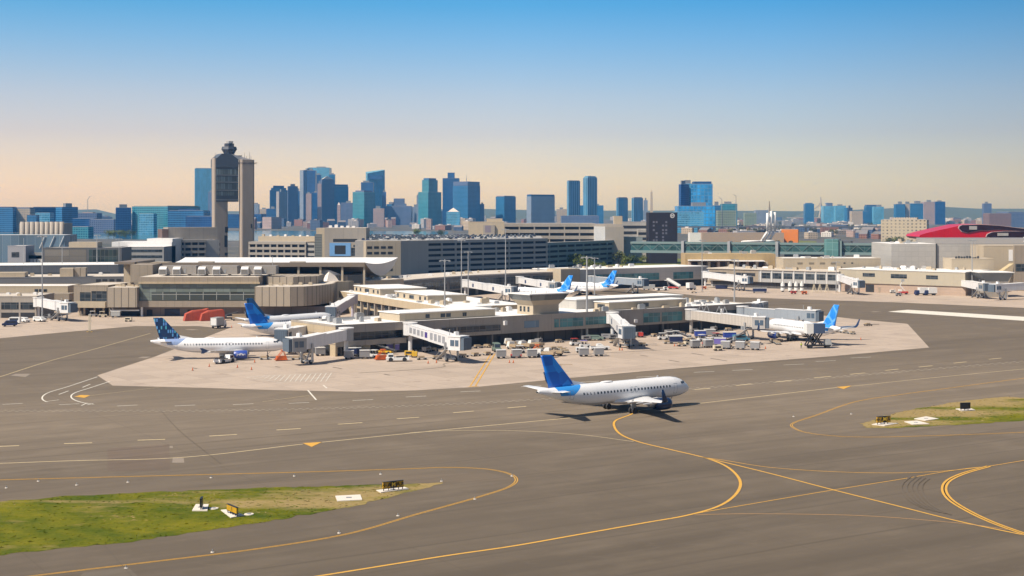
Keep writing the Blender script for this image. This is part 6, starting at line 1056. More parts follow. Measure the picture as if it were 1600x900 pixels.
def V_belt(l, c='yellow'):
    t = thing('belt_loader', l, 'belt loader'); MB().box(-2.5, 2.5, -.8, .8, .45, .95).build('body', VP[c], t); MB().bar((-3.6, .2, .8), (3.8, .2, 2.6), .9, .22).build('conveyor', VP['black'], t); MB().bar((-3.6, -.3, 1.1), (3.8, -.3, 2.9), .06, .06).bar((-3.6, .7, 1.1), (3.8, .7, 2.9), .06, .06).build('side_rail', VP['steel'], t); MB().box(-1, -.2, -.95, -.5, .95, 1.9).build('operator_seat', VP['grey'], t); wheels(t, (-1.7, 1.7), .75, .38); return t
def V_stairs(l, c='white', base='red'):
    t = thing('passenger_stairs', l, 'boarding stairs'); MB().box(-3, 2.5, -1.0, 1.0, .5, 1.1).build('truck_base', VP[base], t); MB().bar((-3.5, 0, .8), (3.2, 0, 4.2), 1.6, .3).build('stair_flight', VP['steel'], t)
    for s in (-1, 1): MB().bar((-3.5, s*.85, 1.7), (3.2, s*.85, 5.1), .12, .9).build('balustrade', VP[c], t)
    MB().box(3.1, 4.4, -.9, .9, 4.1, 4.3).build('landing', VP[c], t); MB().bar((2.2, .6, 1), (3.2, .6, 4.1), .2, .2).bar((2.2, -.6, 1), (3.2, -.6, 4.1), .2, .2).build('support_leg', VP['steel'], t); wheels(t, (-2, 1.6), .9, .4); return t
def V_cater(l):
    t = thing('catering_truck', l, 'catering truck'); MB().box(-3.6, 3.4, -1.1, 1.1, .6, 1.0).build('chassis', VP['black'], t); vhull(MB(), [(2.0, .6), (3.7, .6), (3.75, 1.5), (3.3, 2.5), (2.0, 2.5)], 2.2, 0).build('cab', VP['grey'], t)
    MB().box(3.3, 3.55, -.85, .85, 1.6, 2.3).build('windscreen', WINB, t); lf = MB()
    for s in (-.9, .9):
        for x in (-2.6, -.4): lf.bar((x-.9, s, 1.0), (x+1.3, s, 4.2), .3, .3).bar((x+1.3, s, 1.0), (x-.9, s, 4.2), .3, .3)
    lf.build('scissor_lift', VP['black'], t); bx = MB().box(-3.6, 1.7, -1.25, 1.25, 4.2, 6.9).build('cargo_box', plain('catering_blue', (.06, .09, .16), .4), t); MB().box(-3.65, -1.7, -1.28, 1.28, 4.18, 6.95).build('white_panel', VP['white'], bx); MB().box(1.7, 2.9, -1.1, 1.1, 4.2, 4.3).build('platform', VP['steel'], bx); wheels(t, (-2.4, 2.6), 1.0, .5); return t
def V_orange(l):
    t = thing('maintenance_steps', l, 'maintenance steps'); f = MB()
    for s in (-1, 1): f.bar((-1.5, s*.8, .2), (.6, s*.8, 2.7), .14, .14).bar((1.5, s*.8, .2), (.6, s*.8, 2.7), .14, .14).bar((-1.6, s*.8, .25), (1.6, s*.8, .25), .14, .14)
    f.build('frame', VP['orange'], t); MB().box(.0, 1.2, -.85, .85, 2.6, 2.75).build('platform', VP['orange'], t); st = MB()
    for i in range(6): st.box(-1.45+i*.35-.15, -1.45+i*.35+.15, -.8, .8, .35+i*.4, .42+i*.4)
    st.build('treads', VP['orange'], t); MB().box(-1.2, 1.3, -.75, .75, .3, 1.2).build('engine_box', VP['orange'], t); return t
def V_gpu(l, c='cream'):
    t = thing('ground_power_unit', l, 'ground power unit'); MB().box(-1.3, 1.1, -.7, .7, .45, 1.5).build('housing', VP[c], t); MB().box(-1.0, .6, -.72, .72, .8, 1.3).build('grille', VP['black'], t); MB().bar((1.1, 0, .5), (2.2, 0, .35), .08, .08).build('tow_bar', VP['steel'], t); MB().cyl((.7, -.3, 1.5), (.7, -.3, 1.9), .08, .08, 6).build('exhaust', VP['steel'], t); wheels(t, (-.8, .7), .65, .3, .2); return t
def V_dolly(l, c='steel'):
    t = thing('tow_dolly', l, 'tow dolly'); MB().box(-1.6, 1.2, -.7, .7, .35, .5).build('deck', VP[c], t); MB().bar((1.2, 0, .4), (4.2, 0, .4), .14, .14).build('tow_bar', VP[c], t); MB().box(-1.2, .4, -.6, .6, .5, .95).build('load', VP['tan'], t); wheels(t, (-1, .7), .65, .26, .18); return t
def V_red(l, L=9.0):
    t = thing('tarped_container', l, 'covered container'); st = [(-L/2, .1), (L/2, .1), (L/2, 3.2), (L/2-.5, 3.9), (-L/2+3, 3.6), (-L/2+.6, 2.5)]; n = len(st); mb = MB(); mb.add([(x, -1.5 if z < 3 else -1.15, z) for x, z in st]+[(x, 1.5 if z < 3 else 1.15, z) for x, z in st], [tuple(range(n)), tuple(range(2*n-1, n-1, -1))]+[(i, n+i, n+(i+1) % n, (i+1) % n) for i in range(n)])
    mb.build('tarpaulin', plain('red_tarpaulin', (.43, .075, .04), .7, var=.3, scale=.8, panel=(1.5, 0, .08, .3)), t); MB().box(-L/2+.2, L/2-.2, -1.3, 1.3, 0, .12).build('pallet', VP['steel'], t); return t
def V_tank(l):
    t = thing('white_tank', l, 'tank'); MB().cyl((0, 0, .6), (0, 0, 2.0), 1.0, 1.0, 14).cyl((0, 0, 2.7), (0, 0, 4.2), 1.0, .95, 14).build('drum', VP['white'], t); MB().cyl((0, 0, 4.2), (0, 0, 5.0), .5, .45, 10).build('cap', VP['white'], t); MB().cyl((0, 0, 0), (0, 0, 4.2), .6, .6, 8).build('core', VP['black'], t); return t
def V_aframe(l, c='cream'):
    t = thing('ladder_frame', l, 'step ladder'); f = MB()
    for s in (-.5, .5): f.bar((-1.0, s, 0), (0, s, 3.8), .16, .16).bar((1.0, s, 0), (0, s, 3.8), .16, .16)
    f.build('rails', VP[c], t); st = MB()
    for i in range(6): st.box(-.85+i*.14, -.65+i*.14, -.5, .5, .5+i*.55, .58+i*.55)
    st.build('treads', VP[c], t); MB().box(-.3, .3, -.55, .55, 3.75, 3.85).build('top', VP[c], t); return t
def V_cone(l):
    t = thing('traffic_cone', l, 'traffic cone'); MB().cyl((0, 0, .05), (0, 0, .75), .17, .05, 8).build('cone', VP['orange'], t); MB().box(-.25, .25, -.25, .25, 0, .05).build('base', VP['black'], t); return t
def V_lift(l):
    t = thing('cherry_picker', l, 'cherry picker'); MB().box(-2.2, 1.8, -1, 1, .5, 1.4).build('chassis', VP['red'], t); MB().bar((-1, 0, 1.4), (1.4, 0, 4.2), .35, .35).bar((1.4, 0, 4.2), (.2, 0, 6.2), .3, .3).build('boom', VP['white'], t); MB().box(-.5, .9, -.6, .6, 6.0, 7.1).build('basket', VP['grey'], t); MB().box(.8, 2.0, -.9, .9, 1.4, 2.3).build('cab', VP['white'], t); wheels(t, (-1.4, 1.2), .9, .45); return t
def V_bin(l, c='blue'):
    t = thing('dumpster', l, 'dumpster'); MB().prism([(-2.8, -1.0), (2.8, -1.0), (2.8, 1.0), (-2.8, 1.0)], .15, 1.9, poly2=[(-3.1, -1.15), (3.1, -1.15), (3.1, 1.15), (-3.1, 1.15)]).build('tub', VP[c], t); MB().box(-3.0, 3.0, -1.05, 1.05, 1.85, 1.95).build('lid', VP['black'], t); return t
def put(o, x, y, a=0.0, g=None):
    p = gp(x, y); o.location = (p.x, p.y, .011); o.rotation_euler.z = R(a)
    if g: o['group'] = g
    return o
V_ = put
GV = 'ground vehicles on the apron'
for o, x, y, a in ((V_box('lone white-backed box truck between the red tarps and the left gate airliner', 'grey'), 342, 512.5, 70), (V_van('dark blue grey van with a white roof nearest the left edge', 'navy', None, 2.0), 15, 510, 200), (V_van('white minibus behind the dark van at the left edge', 'white', None, 2.3), 21, 506, 180), (V_van('white car left of the mast by the left gate building', 'white', None, 1.7), 37, 503.5, -35), (V_van('white car right beside the left mast', 'white', None, 1.7), 62, 502.5, -30),
    (V_belt('dark belt loader under the left jet bridge', 'steel'), 80, 498.5, 10), (V_tug('grey tug parked below the brown link building', 'grey'), 146, 495, 20), (V_tug('cream tug below the link building columns', 'cream', 'cream'), 161, 495.5, 10), (V_cart('pale cart under the terminal canopy', 'grey'), 181, 496, 0), (V_gpu('small grey power unit alone before the terminal loading bays'), 201, 502.5, 0),
    (V_red('long red tarped container, left of the pair', 8.5), 306, 501, 25), (V_red('small red tarped container in the gap between the long pair', 5.0), 316, 499, 25), (V_red('long red tarped container, right of the pair', 8.5), 331, 501, 25), (V_belt('dark equipment trailer right of the red tarps', 'black'), 355, 500, 15), (V_cart('stack of pallets wrapped in tan beside the fins', 'tan', 'tan', 5), 374, 501, 10),
    (V_tractor('white tractor under the wing of the left gate airliner'), 351, 567, 60), (V_orange('orange maintenance steps at the nose of the left gate airliner'), 439, 563.5, 20), (V_cart('white and slate cart beside the left jet bridge column', 'navy', 'white', 4.6), 551, 556.5, 5), (V_cart('cream cart behind the slate cart', 'cream'), 569, 552, 5), (V_gpu('cream power unit left of the white tug with orange load'), 570, 558.5, 30),
    (V_tug('white tug left of the orange steps in front of the pier', 'white'), 583, 559, 160), (V_orange('orange maintenance steps in front of the pier'), 595, 562.5, 20), (V_belt('yellow belt loader behind the orange steps', 'yellow'), 600, 553, 160), (V_cart('white and violet container cart at the pier foot', 'violet', 'white', 3.6), 614, 550, 5), (V_tractor('low white tractor with black wheels before the pier'), 621, 564.5, 185), (V_gpu('yellow power unit under the bridge with panes', 'yellow'), 648, 558.5, 90), (V_gpu('small yellow pump by the bridge with panes', 'yellow'), 640, 557, 0), (V_cart('red cart in the shade of the pier', 'red', 'grey'), 588, 549, 0),
    (V_dolly('tan trailer with a tow bar beside the pale green van', 'tan'), 759, 543, 150), (V_van('pale green van beside the yellow lead-in line', 'green', None, 2.3), 776, 549, -80), (V_flat('flatbed truck, leftmost of the parked row by the ramp tower', 'tan'), 797, 541, 110), (V_flat('tan flatbed truck, second in the parked row', 'tan'), 803, 546, 120), (V_flat('tan flatbed truck, third in the parked row', 'tan'), 822, 545, 130), (V_flat('ochre flatbed truck, fourth in the parked row', 'tan', 'white'), 837, 543.5, 130), (V_tug('white tug before the row of flatbeds', 'white'), 811, 552, 200), (V_tug('small dark red tug standing clear of the flatbed row', 'red', 'black'), 806, 559.5, 180),
    (V_orange('orange maintenance steps beside the flatbed trucks'), 836, 554, 10), (V_flat('tan flatbed truck with a white cab beside the orange steps', 'tan'), 852, 558, 160), (V_flat('tan flatbed truck behind the fin of the taxiing airliner', 'tan'), 865, 556, 160), (V_dolly('tow dolly with a long bar by the fin of the taxiing airliner', 'tan'), 868, 572, 0), (V_tug('tug with a red canopy under the pier', 'white', 'red'), 899, 540, 20), (V_tug('white tug with violet canopy under the pier', 'white', 'violet'), 914, 543.5, 10), (V_gpu('grey and white power unit left of the silver pickup', 'white'), 907, 551, 0),
    (V_pickup('silver white pickup truck on the apron below the pier mast', 'white'), 937, 547, 10), (V_van('grey green car parked in shade below the pier', 'green', None, 1.6), 930, 532, 0), (V_van('dark car parked in shade left of the short bridge', 'steel', None, 1.6), 952, 530, 0), (V_gpu('dull red covered machine by the pier wall', 'red'), 1001, 527, 90),
    (V_tug('white canopied tug, leftmost of three by the pier', 'white'), 1036, 531, 10), (V_tug('white canopied tug, middle of three by the pier', 'white'), 1048, 528.5, 10), (V_tug('white canopied tug, rightmost of three by the pier', 'white'), 1058, 527.5, 10), (V_cart('navy curtained cart before the three tugs', 'navy', 'white', 3.8), 1056, 537, 5), (V_belt('tan belt loader beside the navy cart', 'tan'), 1073, 533.5, 130), (V_tug('cream tug beside the tan belt loader', 'cream', 'cream'), 1077, 539, 20),
    (V_cart('blue curtained cart, leftmost at the right gate', 'blue'), 1094, 528, 5), (V_cart('slate cart behind the row at the right gate', 'steel'), 1109, 526, 5), (V_tug('white tug between the blue and slate carts', 'white'), 1098, 533.5, 20), (V_tug('white tug left of the pale violet cart', 'white'), 1111, 538.5, 20), (V_cart('pale violet cart nearest the camera at the right gate', 'violet', 'white'), 1125, 540.5, -10), (V_cart('bright blue cart under the ribbed jet bridge', 'blue', 'white', 3.8), 1140, 530.5, 5), (V_belt('grey belt loader right of the bright blue cart', 'steel'), 1148, 536, 25), (V_van('pale teal van beneath the ribbed bridge cab', 'teal', None, 2.0), 1158, 533.5, 20), (V_gpu('sand coloured power unit standing clear at the right gate', 'cream'), 1122, 548, 10), (V_tug('dark tug behind the white tugs at the right gate', 'steel', 'red'), 1120, 531, 10),
    (V_cater('black catering truck with its box raised to the right gate airliner'), 1278, 544, 8), (V_dolly('dark pile of gear right of the swirled tail', 'black'), 1357, 509, 20), (V_box('white box trailer parked beside the boarding stairs', 'white', 'white', 5), 1080, 453, 40), (V_dolly('low flat dolly before the white box trailer', 'steel'), 1085, 458, 0), (V_stairs('white boarding stairs with a red base at the grey concourse'), 1052, 451.5, 150), (V_tractor('white tractor left of the boarding stairs', 'white'), 1034, 454, 10), (V_dolly('pale dolly in front of the white tractor', 'grey'), 1030, 459, 0), (V_cart('pale cart left of the white tractor', 'grey'), 1010, 453, 0), (V_cart('grey cart at far left of the grey concourse wall', 'grey'), 1018, 452, 0),
    (V_cart('big navy and white cart by the windowed concourse bridge', 'navy', 'white', 6.5), 1187, 457.5, 0), (V_gpu('orange power unit near the windowed concourse', 'orange'), 1100, 452, 0), (V_bin('navy dumpster under the windowed concourse', 'navy'), 1127, 451.5, 0), (V_gpu('orange power unit right of the four tanks', 'orange'), 1257, 460, 0), (V_gpu('red power unit below the four tanks', 'red'), 1240, 459.5, 0), (V_lift('red and white cherry picker at the beige concourse'), 1411, 460, 180), (V_gpu('grey cable reel cart before the cherry picker', 'steel'), 1404, 462.5, 0), (V_gpu('white pump left of the cherry picker', 'white'), 1395, 458, 0), (V_box('white truck with a navy nose, left of the pair', 'white', 'navy', 6), 1439, 461.5, 190), (V_box('white truck with a navy nose, right of the pair', 'white', 'navy', 6), 1453, 461.5, 190), (V_van('silver van beside the pair of navy nosed trucks', 'grey', None, 1.9), 1465, 459.5, 180), (V_cart('teal blue container at the right of the navy nosed trucks', 'teal', 'teal', 4.5), 1478, 457.5, 0), (V_tractor('white tractor under the right edge bridges', 'white'), 1506, 460.5, 20), (V_gpu('white pump between the right edge bridges', 'white'), 1541, 462, 0), (V_gpu('cream pump under the right edge bridge', 'cream'), 1560, 463, 0)): put(o, x, y, a, GV)
GT = 'white tanks in a row'; 
for x, l in ((1223, 'first from left of four white tanks by the windowed concourse'), (1234.5, 'second from left of four white tanks by the windowed concourse'), (1244, 'third from left of four white tanks by the windowed concourse'), (1253, 'rightmost of four white tanks by the windowed concourse')): put(V_tank(l), x, 456, 0, GT)
for x, l in ((1272, 'leftmost cream ladder frame by the concourse wall'), (1281, 'middle cream ladder frame by the concourse wall'), (1292, 'rightmost cream ladder frame by the concourse wall')): put(V_aframe(l), x, 457, 10, 'ladder frames')
c0 = V_cone('small orange traffic cone on the concrete apron'); cs = [(669, 568), (682, 567), (393, 578), (371, 574.5), (301, 579), (327, 573), (1196, 545), (1345, 531), (796, 567), (802, 567), (1054, 541), (1058, 541), (398, 566.5), (362, 512), (968, 547.5), (972, 547.5)]
for i, (x, y) in enumerate(cs): put(c0 if i == 0 else dup(c0), x, y, 0, 'traffic cones on the apron')
random.seed(21); dl = V_dolly('small grey baggage dolly standing along the pier wall'); gu = V_gpu('small grey power unit standing along the pier wall', 'steel'); fb_ = False
spots = [(u_, random.uniform(-4.5, -1.2)) for u_ in (26, 29.5, 40, 44, 58, 61, 66, 73, 83, 87, 92, 98, 104, 109, 117, 121, 126, 131, 137, 143)]
for i, (u_, v_) in enumerate(spots):
    src_ = dl if i % 2 else gu; o = src_ if i < 2 else dup(src_); p = PL.A+PL.d*u_+Vector((-PL.d.y, PL.d.x, 0))*v_; o.location = (p.x, p.y, .011); o.rotation_euler.z = PL.rz+random.uniform(-.5, .5); o['group'] = 'small grey equipment along the pier wall'
sc_ = V_cart('small slate baggage cart in a short train near a gate', 'steel', 'white', 2.6); wc_ = V_dolly('small open grey dolly left near a gate', 'grey'); k_ = 0
for x, y, a in ((1086, 544, 20), (1066, 541, 15), (1168, 540, 30), (1180, 547, 160), (985, 541, 20), (884, 551, 100), (912, 557, 10), (725, 558, 40), (660, 562, 20), (500, 556, 20), (472, 560, 80), (415, 562, 0), (1235, 531, 60), (1330, 522, 110), (846, 548, 30), (783, 560, 10), (960, 536, 20), (1140, 544, 30), (545, 561, 10), (1215, 538, 90), (1045, 537, 10)):
    for j in range(2+k_ % 2):
        src_ = wc_ if (k_ % 3) else sc_; used_ = src_.get('used', 0); o = dup(src_) if used_ else src_; src_['used'] = 1
        p = gp(x, y)+Vector((math.cos(R(a)), math.sin(R(a)), 0))*j*4.1; o.location = (p.x, p.y, .011); o.rotation_euler.z = R(a); o['group'] = 'small carts and dollies near the gates'
    k_ += 1
for o in bpy.data.objects:
    if 'used' in o.keys(): del o['used']
# ---------------------------------------------------------------- people on the apron
VEST = plain('red_vest', (.35, .04, .03), .8); SKIN = plain('skin', (.45, .28, .2), .6); TRO = plain('dark_trousers', (.03, .035, .05), .9); HAIR = plain('hair', (.03, .02, .015), .8); HIVIS = plain('hivis_vest', (.45, .55, .06), .8)
def person(l, x, y, a, vest, stride=.18):
    t = thing('person', l, 'person')
    vs = [(0, 0, .95), (0, 0, 1.12), (0, 0, 1.38), (0, 0, 1.50), (.03, 0, 1.60), (.02, 0, 1.72), (0, .1, .9), (stride*.5, .11, .5), (stride*.9, .11, .09), (stride*.9+.16, .12, .04), (0, -.1, .9), (-stride*.3, -.11, .5), (-stride, -.11, .1), (-stride+.15, -.12, .04), (0, .2, 1.40), (-.08, .27, 1.12), (.05, .28, .88), (.1, .27, .8), (0, -.2, 1.40), (.1, -.27, 1.12), (.22, -.26, .93), (.28, -.25, .87)]
    es = [(0, 1), (1, 2), (2, 3), (3, 4), (4, 5), (0, 6), (6, 7), (7, 8), (8, 9), (0, 10), (10, 11), (11, 12), (12, 13), (2, 14), (14, 15), (15, 16), (16, 17), (2, 18), (18, 19), (19, 20), (20, 21)]
    rad = [.14, .13, .15, .06, .09, .08, .09, .065, .045, .04, .09, .065, .045, .04, .065, .05, .035, .03, .065, .05, .035, .03]
    me = bpy.data.meshes.new('body'); me.from_pydata(vs, es, []); o = bpy.data.objects.new('body', me); C.objects.link(o); o.parent = t; o.modifiers.new('skin', 'SKIN')
    for i, d in enumerate(me.skin_vertices[0].data): d.radius = (rad[i], rad[i]*(1.25 if i in (1, 2) else 1)); d.use_root = i == 0
    o.modifiers.new('sub', 'SUBSURF').levels = 1; bpy.context.view_layer.update(); dm = bpy.data.meshes.new_from_object(o.evaluated_get(bpy.context.evaluated_depsgraph_get())); o.modifiers.clear(); o.data = dm
    for m in (vest, SKIN, TRO): dm.materials.append(m)
    for p in dm.polygons: z = p.center.z; p.material_index = 1 if z > 1.5 or (z < .95 and abs(p.center.y) > .22) else 0 if z > .98 else 2; p.use_smooth = True
    mb = MB(); mb.loft([[(-.01+r_*math.cos(q), r_*math.sin(q)*.9, z) for q in [2*math.pi*i/10 for i in range(10)]] for z, r_ in ((1.64, .115), (1.72, .12), (1.79, .09), (1.82, .03))]).build('hair', HAIR, t, True); return put(t, x, y, a)
person('person in a red vest walking between the baggage carts at the right gate', 1098, 543, 250, VEST); person('person in a yellow vest standing by the catering truck', 1252, 545, 100, HIVIS, .08); person('person in a yellow vest walking near the flatbed trucks', 826, 553, 30, HIVIS)
# ---------------------------------------------------------------- light masts
def mast(label, x, yb, yt, head=3, r_=.28, Y=None, m=GAL):
    p = gp(x, yb) if Y is None else Vector((wx(x, Y), Y, 0)); h = wz(yt, p.y); t = thing('light_mast', label, 'light mast', (p.x, p.y, 0), 0, 'light masts over the aprons'); MB().cyl((0, 0, 0), (0, 0, h), r_, r_*.45, 8).build('pole', m, t); MB().box(-.5, .5, -.5, .5, 0, .5).build('footing', CONC, t)
    if head:
        a = MB().box(-1.6, 1.6, -.12, .12, h-.5, h-.3).box(-.12, .12, -1.2, 1.2, h-.5, h-.3).build('head_frame', m, t)
        for i in range(head): q = 2*math.pi*i/head; MB().box(math.cos(q)*1.5-.35, math.cos(q)*1.5+.35, math.sin(q)*1.2-.3, math.sin(q)*1.2+.3, h-.75, h-.45).build('floodlight', GREYM, a)
    return t
mast('tall mast by the white car at the left gate building', 66, 502, 367, 4); mast('thin mast left of the tall left mast', 37, 440, 372, 0, .22, 720); mast('thin mast before the dark glass block', 97, 440, 382, 0, .22, 720); mast('mast with a lamp head right of the dark glass block', 151.5, 440, 366, 3, .26, 735); mast('mast at the end of the dark glass block', 186, 440, 372, 2, .24, 760)
mast('mast standing before the right terminal pod', 426, 487.5, 400, 0, .2); mast('short mast in front of the half-moon roof', 404, 470, 428, 3, .16, 545); mast('mast with a four lamp head left of the pier penthouse', 695, 505, 405, 4, .3, 455); mast('tall mast left of the pair behind the pier', 721, 470, 374, 4, .3); mast('tall mast right of the pair behind the pier', 731.5, 471, 392, 4, .28); mast('mast with a sign arm beside the shaded garage', 790, 452, 357, 4, .3, 640)
mast('thickest mast, in front of the pier beside the ramp tower', 917, 530, 400, 4, .42); mast('mast right of the thickest mast, behind the pier', 929, 464, 402, 3, .3); mast('mast at the corner of the grey concourse', 1097, 456, 374, 3, .26); mast('mast standing on the taxiway edge behind the pier end', 1147.5, 478, 404, 3, .36); mast('mast at the joint of the windowed and beige concourses', 1306.5, 457, 408, 2, .26); mast('tall mast with a wide head before the grey panel hall', 1519, 462, 374, 4, .34); mast('thin mast behind the tall mast at the grey panel hall', 1523.5, 440, 376, 0, .22, 700)
for i, (x, y) in enumerate(((139, 518.5), (141, 518.5))):
    p = gp(x, y); t = thing('marker_post', ['left of two thin cream marker posts on the apron edge', 'right of two thin cream marker posts on the apron edge'][i], 'marker post', (p.x, p.y, 0)); MB().box(-.12, .12, -.12, .12, 0, 5.6).build('post', VP['cream'], t); MB().box(-.7, .7, -.4, .4, 0, .12).build('foot', VP['yellow'], t)
# ---------------------------------------------------------------- taxiway signs on their concrete pads
PADM = plain('white_concrete_pad', (.66, .60, .53), .8, var=.1); SGY = plain('sign_yellow', (.46, .26, .012), .4, var=.04); SGB = plain('sign_black', (.012, .012, .013), .4); SGL = plain('sign_letter_yellow', (.75, .5, .05), .5)
def pad(pts, label):
    q = [gp(*p) for p in pts]; c = sum(q, Vector())/4; t = thing('concrete_pad', label, 'concrete pad', (c.x, c.y, 0), 0, 'concrete pads in the grass'); fp = [(p.x-c.x, p.y-c.y) for p in q]; MB().prism(fp, 0, .13).build('slab', PADM, t); MB().box(-.35, .35, -.3, .3, .13, .17).build('hatch_cover', GREYM, t); return t
for pts, l in (([(300, 799), (306, 789), (326, 789), (324, 799)], 'white pad under the edge-on black sign'), ([(345, 798), (357, 797), (382, 806), (361, 810)], 'white pad under the slanting yellow sign'), ([(524, 776), (563, 774), (566, 782), (527, 784)], 'bare pale pad with a hatch in the left grass'), ([(588, 767), (632, 762), (639, 765), (595, 770.5)], 'white pad under the three-panel sign'),
               ([(1362, 664), (1372, 661.5), (1404, 662), (1382, 666)], 'white pad under the small brown and yellow sign at right'), ([(1493, 639.5), (1515, 638), (1524, 641.5), (1503, 643)], 'white pad under the black sign back at right'), ([(1413, 659.5), (1433, 658), (1452, 663), (1426, 664)], 'bare pale pad, nearer of two in the right grass'), ([(1428, 655), (1447, 651.5), (1467, 655), (1446, 658)], 'bare pale pad, farther of two in the right grass')): pad(pts, l)
for x, y, l in ((334, 795, 'small round pale cover right of the black sign pad'), (389, 804, 'small round pale cover right of the slanting sign pad')):
    p = gp(x, y); t = thing('round_cover', l, 'cover', (p.x, p.y, 0)); MB().cyl((0, 0, 0), (0, 0, .1), .62, .6, 14).build('rim', PADM, t); MB().cyl((0, 0, .1), (0, 0, .14), .3, .28, 10).build('light', GREYM, t)
def taxi_sign(label, xa, ya, xb, yb, h, panels, z0=.35):
    a, b = gp(xa, ya, .13), gp(xb, yb, .13); d = b-a; L = d.length; t = thing('taxiway_sign', label, 'taxiway sign', (a.x, a.y, .13), math.atan2(d.y, d.x)); x = 0.0
    for fr, m, txt, tm in panels:
        w_ = fr*L; p = MB().box(x+.015, x+w_-.015, -.12, .12, z0, z0+h).build('panel', m, t); MB().box(x, x+w_, -.15, .15, z0+h, z0+h+.05).box(x, x+w_, -.15, .15, z0-.05, z0).build('panel_frame', SGB, p)
        if txt: text_on(txt, h*.95, tm, p, (x+w_/2, -.135, z0+h*.5), (R(90), 0, 0), 'legend', .012); text_on(txt, h*.95, tm, p, (x+w_/2, .135, z0+h*.5), (R(90), 0, R(180)), 'legend', .012)
        x += w_
    for k in range(int(L/.75)+1): MB().box(min(k*.75+.1, L-.14), min(k*.75+.18, L-.06), -.05, .05, 0, z0).build('leg', SGB, t)
    return t
taxi_sign('three-panel sign, yellow either side of a black panel, at the tip of the left grass', 598, 767.5, 630, 764.0, .85, ((.36, SGY, '←A', SGB), (.30, SGB, 'M', SGL), (.34, SGY, 'A↗', SGB)))
taxi_sign('yellow sign seen slanting with black end in the left grass', 355.5, 800.5, 371, 807, .72, ((.42, SGY, '', SGB), (.2, SGY, 'I', SGB), (.38, SGY, '', SGB))); taxi_sign('black sign seen edge-on on a white pad in the left grass', 313.5, 796.5, 316, 792.5, 1.0, ((1, SGB, '', SGY),))
taxi_sign('small sign with brown, black and yellow panels in the right grass', 1370, 663.5, 1391, 662, 1.05, ((.42, SGY, '←A', SGB), (.3, SGB, 'M', SGL), (.28, SGY, 'A', SGB))); taxi_sign('black-backed sign in the right grass', 1500.5, 641.5, 1516, 641.0, 1.1, ((1, SGB, '', SGY),))
# taxiway edge lights
EL = None; els = [(10, 762.5), (120, 758), (60, 752), (200, 753.5), (330, 746.5), (460, 744), (332, 863), (197, 888), (530, 833), (622, 806), (742, 780), (800, 744), (690, 752), (595, 741), (1240, 651), (1330, 647)]
for i, (x, y) in enumerate(els):
    p = gp(x, y)
    if EL is None: EL = thing('taxiway_edge_light', 'small pale taxiway edge light beside the yellow edge line', 'edge light', p, 0, 'taxiway edge lights'); MB().cyl((0, 0, 0), (0, 0, .06), .22, .2, 10).build('base', PADM, EL); MB().cyl((0, 0, .06), (0, 0, .35), .07, .06, 8).build('stem', GREYM, EL)
    else: dup(EL, p)
# ---------------------------------------------------------------- trees and shrubs
def m_leaf(name, a, b):
    g = N(name); oi = g.n('ShaderNodeNewGeometry'); f = g.noise(g.coord('Object'), 1.1, 3); c = g.mix(f, a, b); c = g.mix(g.math('MULTIPLY', oi.outputs['Random Per Island'], .5), c, mul(a, .7)); return g.fin(c, .85, spec=.2)
LF = [m_leaf('spring_leaves', (.085, .11, .012), (.16, .17, .025)), m_leaf('dark_leaves', (.03, .05, .018), (.06, .08, .025)), m_leaf('dusty_leaves', (.07, .085, .035), (.12, .12, .05)), m_leaf('bare_twigs', (.085, .065, .05), (.12, .09, .065))]; BARK = plain('bark', (.10, .075, .055), .9)
TREES = {}
def tree(x, yb, h, wd, kind_, label, grp):
    key = (kind_, round(h), round(wd)); p = gp(x, yb)
    if key in TREES: return dup(TREES[key], p, random.uniform(0, 6.28), label, grp)
    t = thing('tree', label, 'tree', p, 0, grp); MB().cyl((0, 0, 0), (0, 0, h*.35), h*.035, h*.025, 7).cyl((0, 0, h*.33), (h*.12, .1, h*.6), h*.022, h*.012, 5).cyl((0, 0, h*.33), (-h*.1, -.1, h*.62), h*.022, h*.012, 5).build('trunk', BARK, t); mb = MB(); n = 420 if kind_ != 3 else 260
    lobes = [(random.uniform(-.55, .55)*wd/2, random.uniform(-.55, .55)*wd/2, h*random.uniform(.42, .8), random.uniform(.28, .5)*wd/2) for _ in range(8)]
    for _ in range(n):
        lx, ly, lz, lr_ = random.choice(lobes); v = Vector((random.gauss(0, 1), random.gauss(0, 1), random.gauss(0, .8))).normalized()*lr_*random.uniform(.55, 1.05); c = Vector((lx, ly, lz))+v
        c.z = max(h*.18, min(h, c.z)); s_ = random.uniform(.25, .55)*h*.1; a = Vector((random.gauss(0, 1), random.gauss(0, 1), random.gauss(0, 1))).normalized()*s_; b = a.orthogonal().normalized()*s_*random.uniform(.6, 1.2); mb.face([c-a-b, c+a-b*.6, c+a*.8+b, c-a*.7+b])
    mb.build('crown', LF[kind_], t); TREES[key] = t; return t
TG = 'trees between the garages and the footbridge'
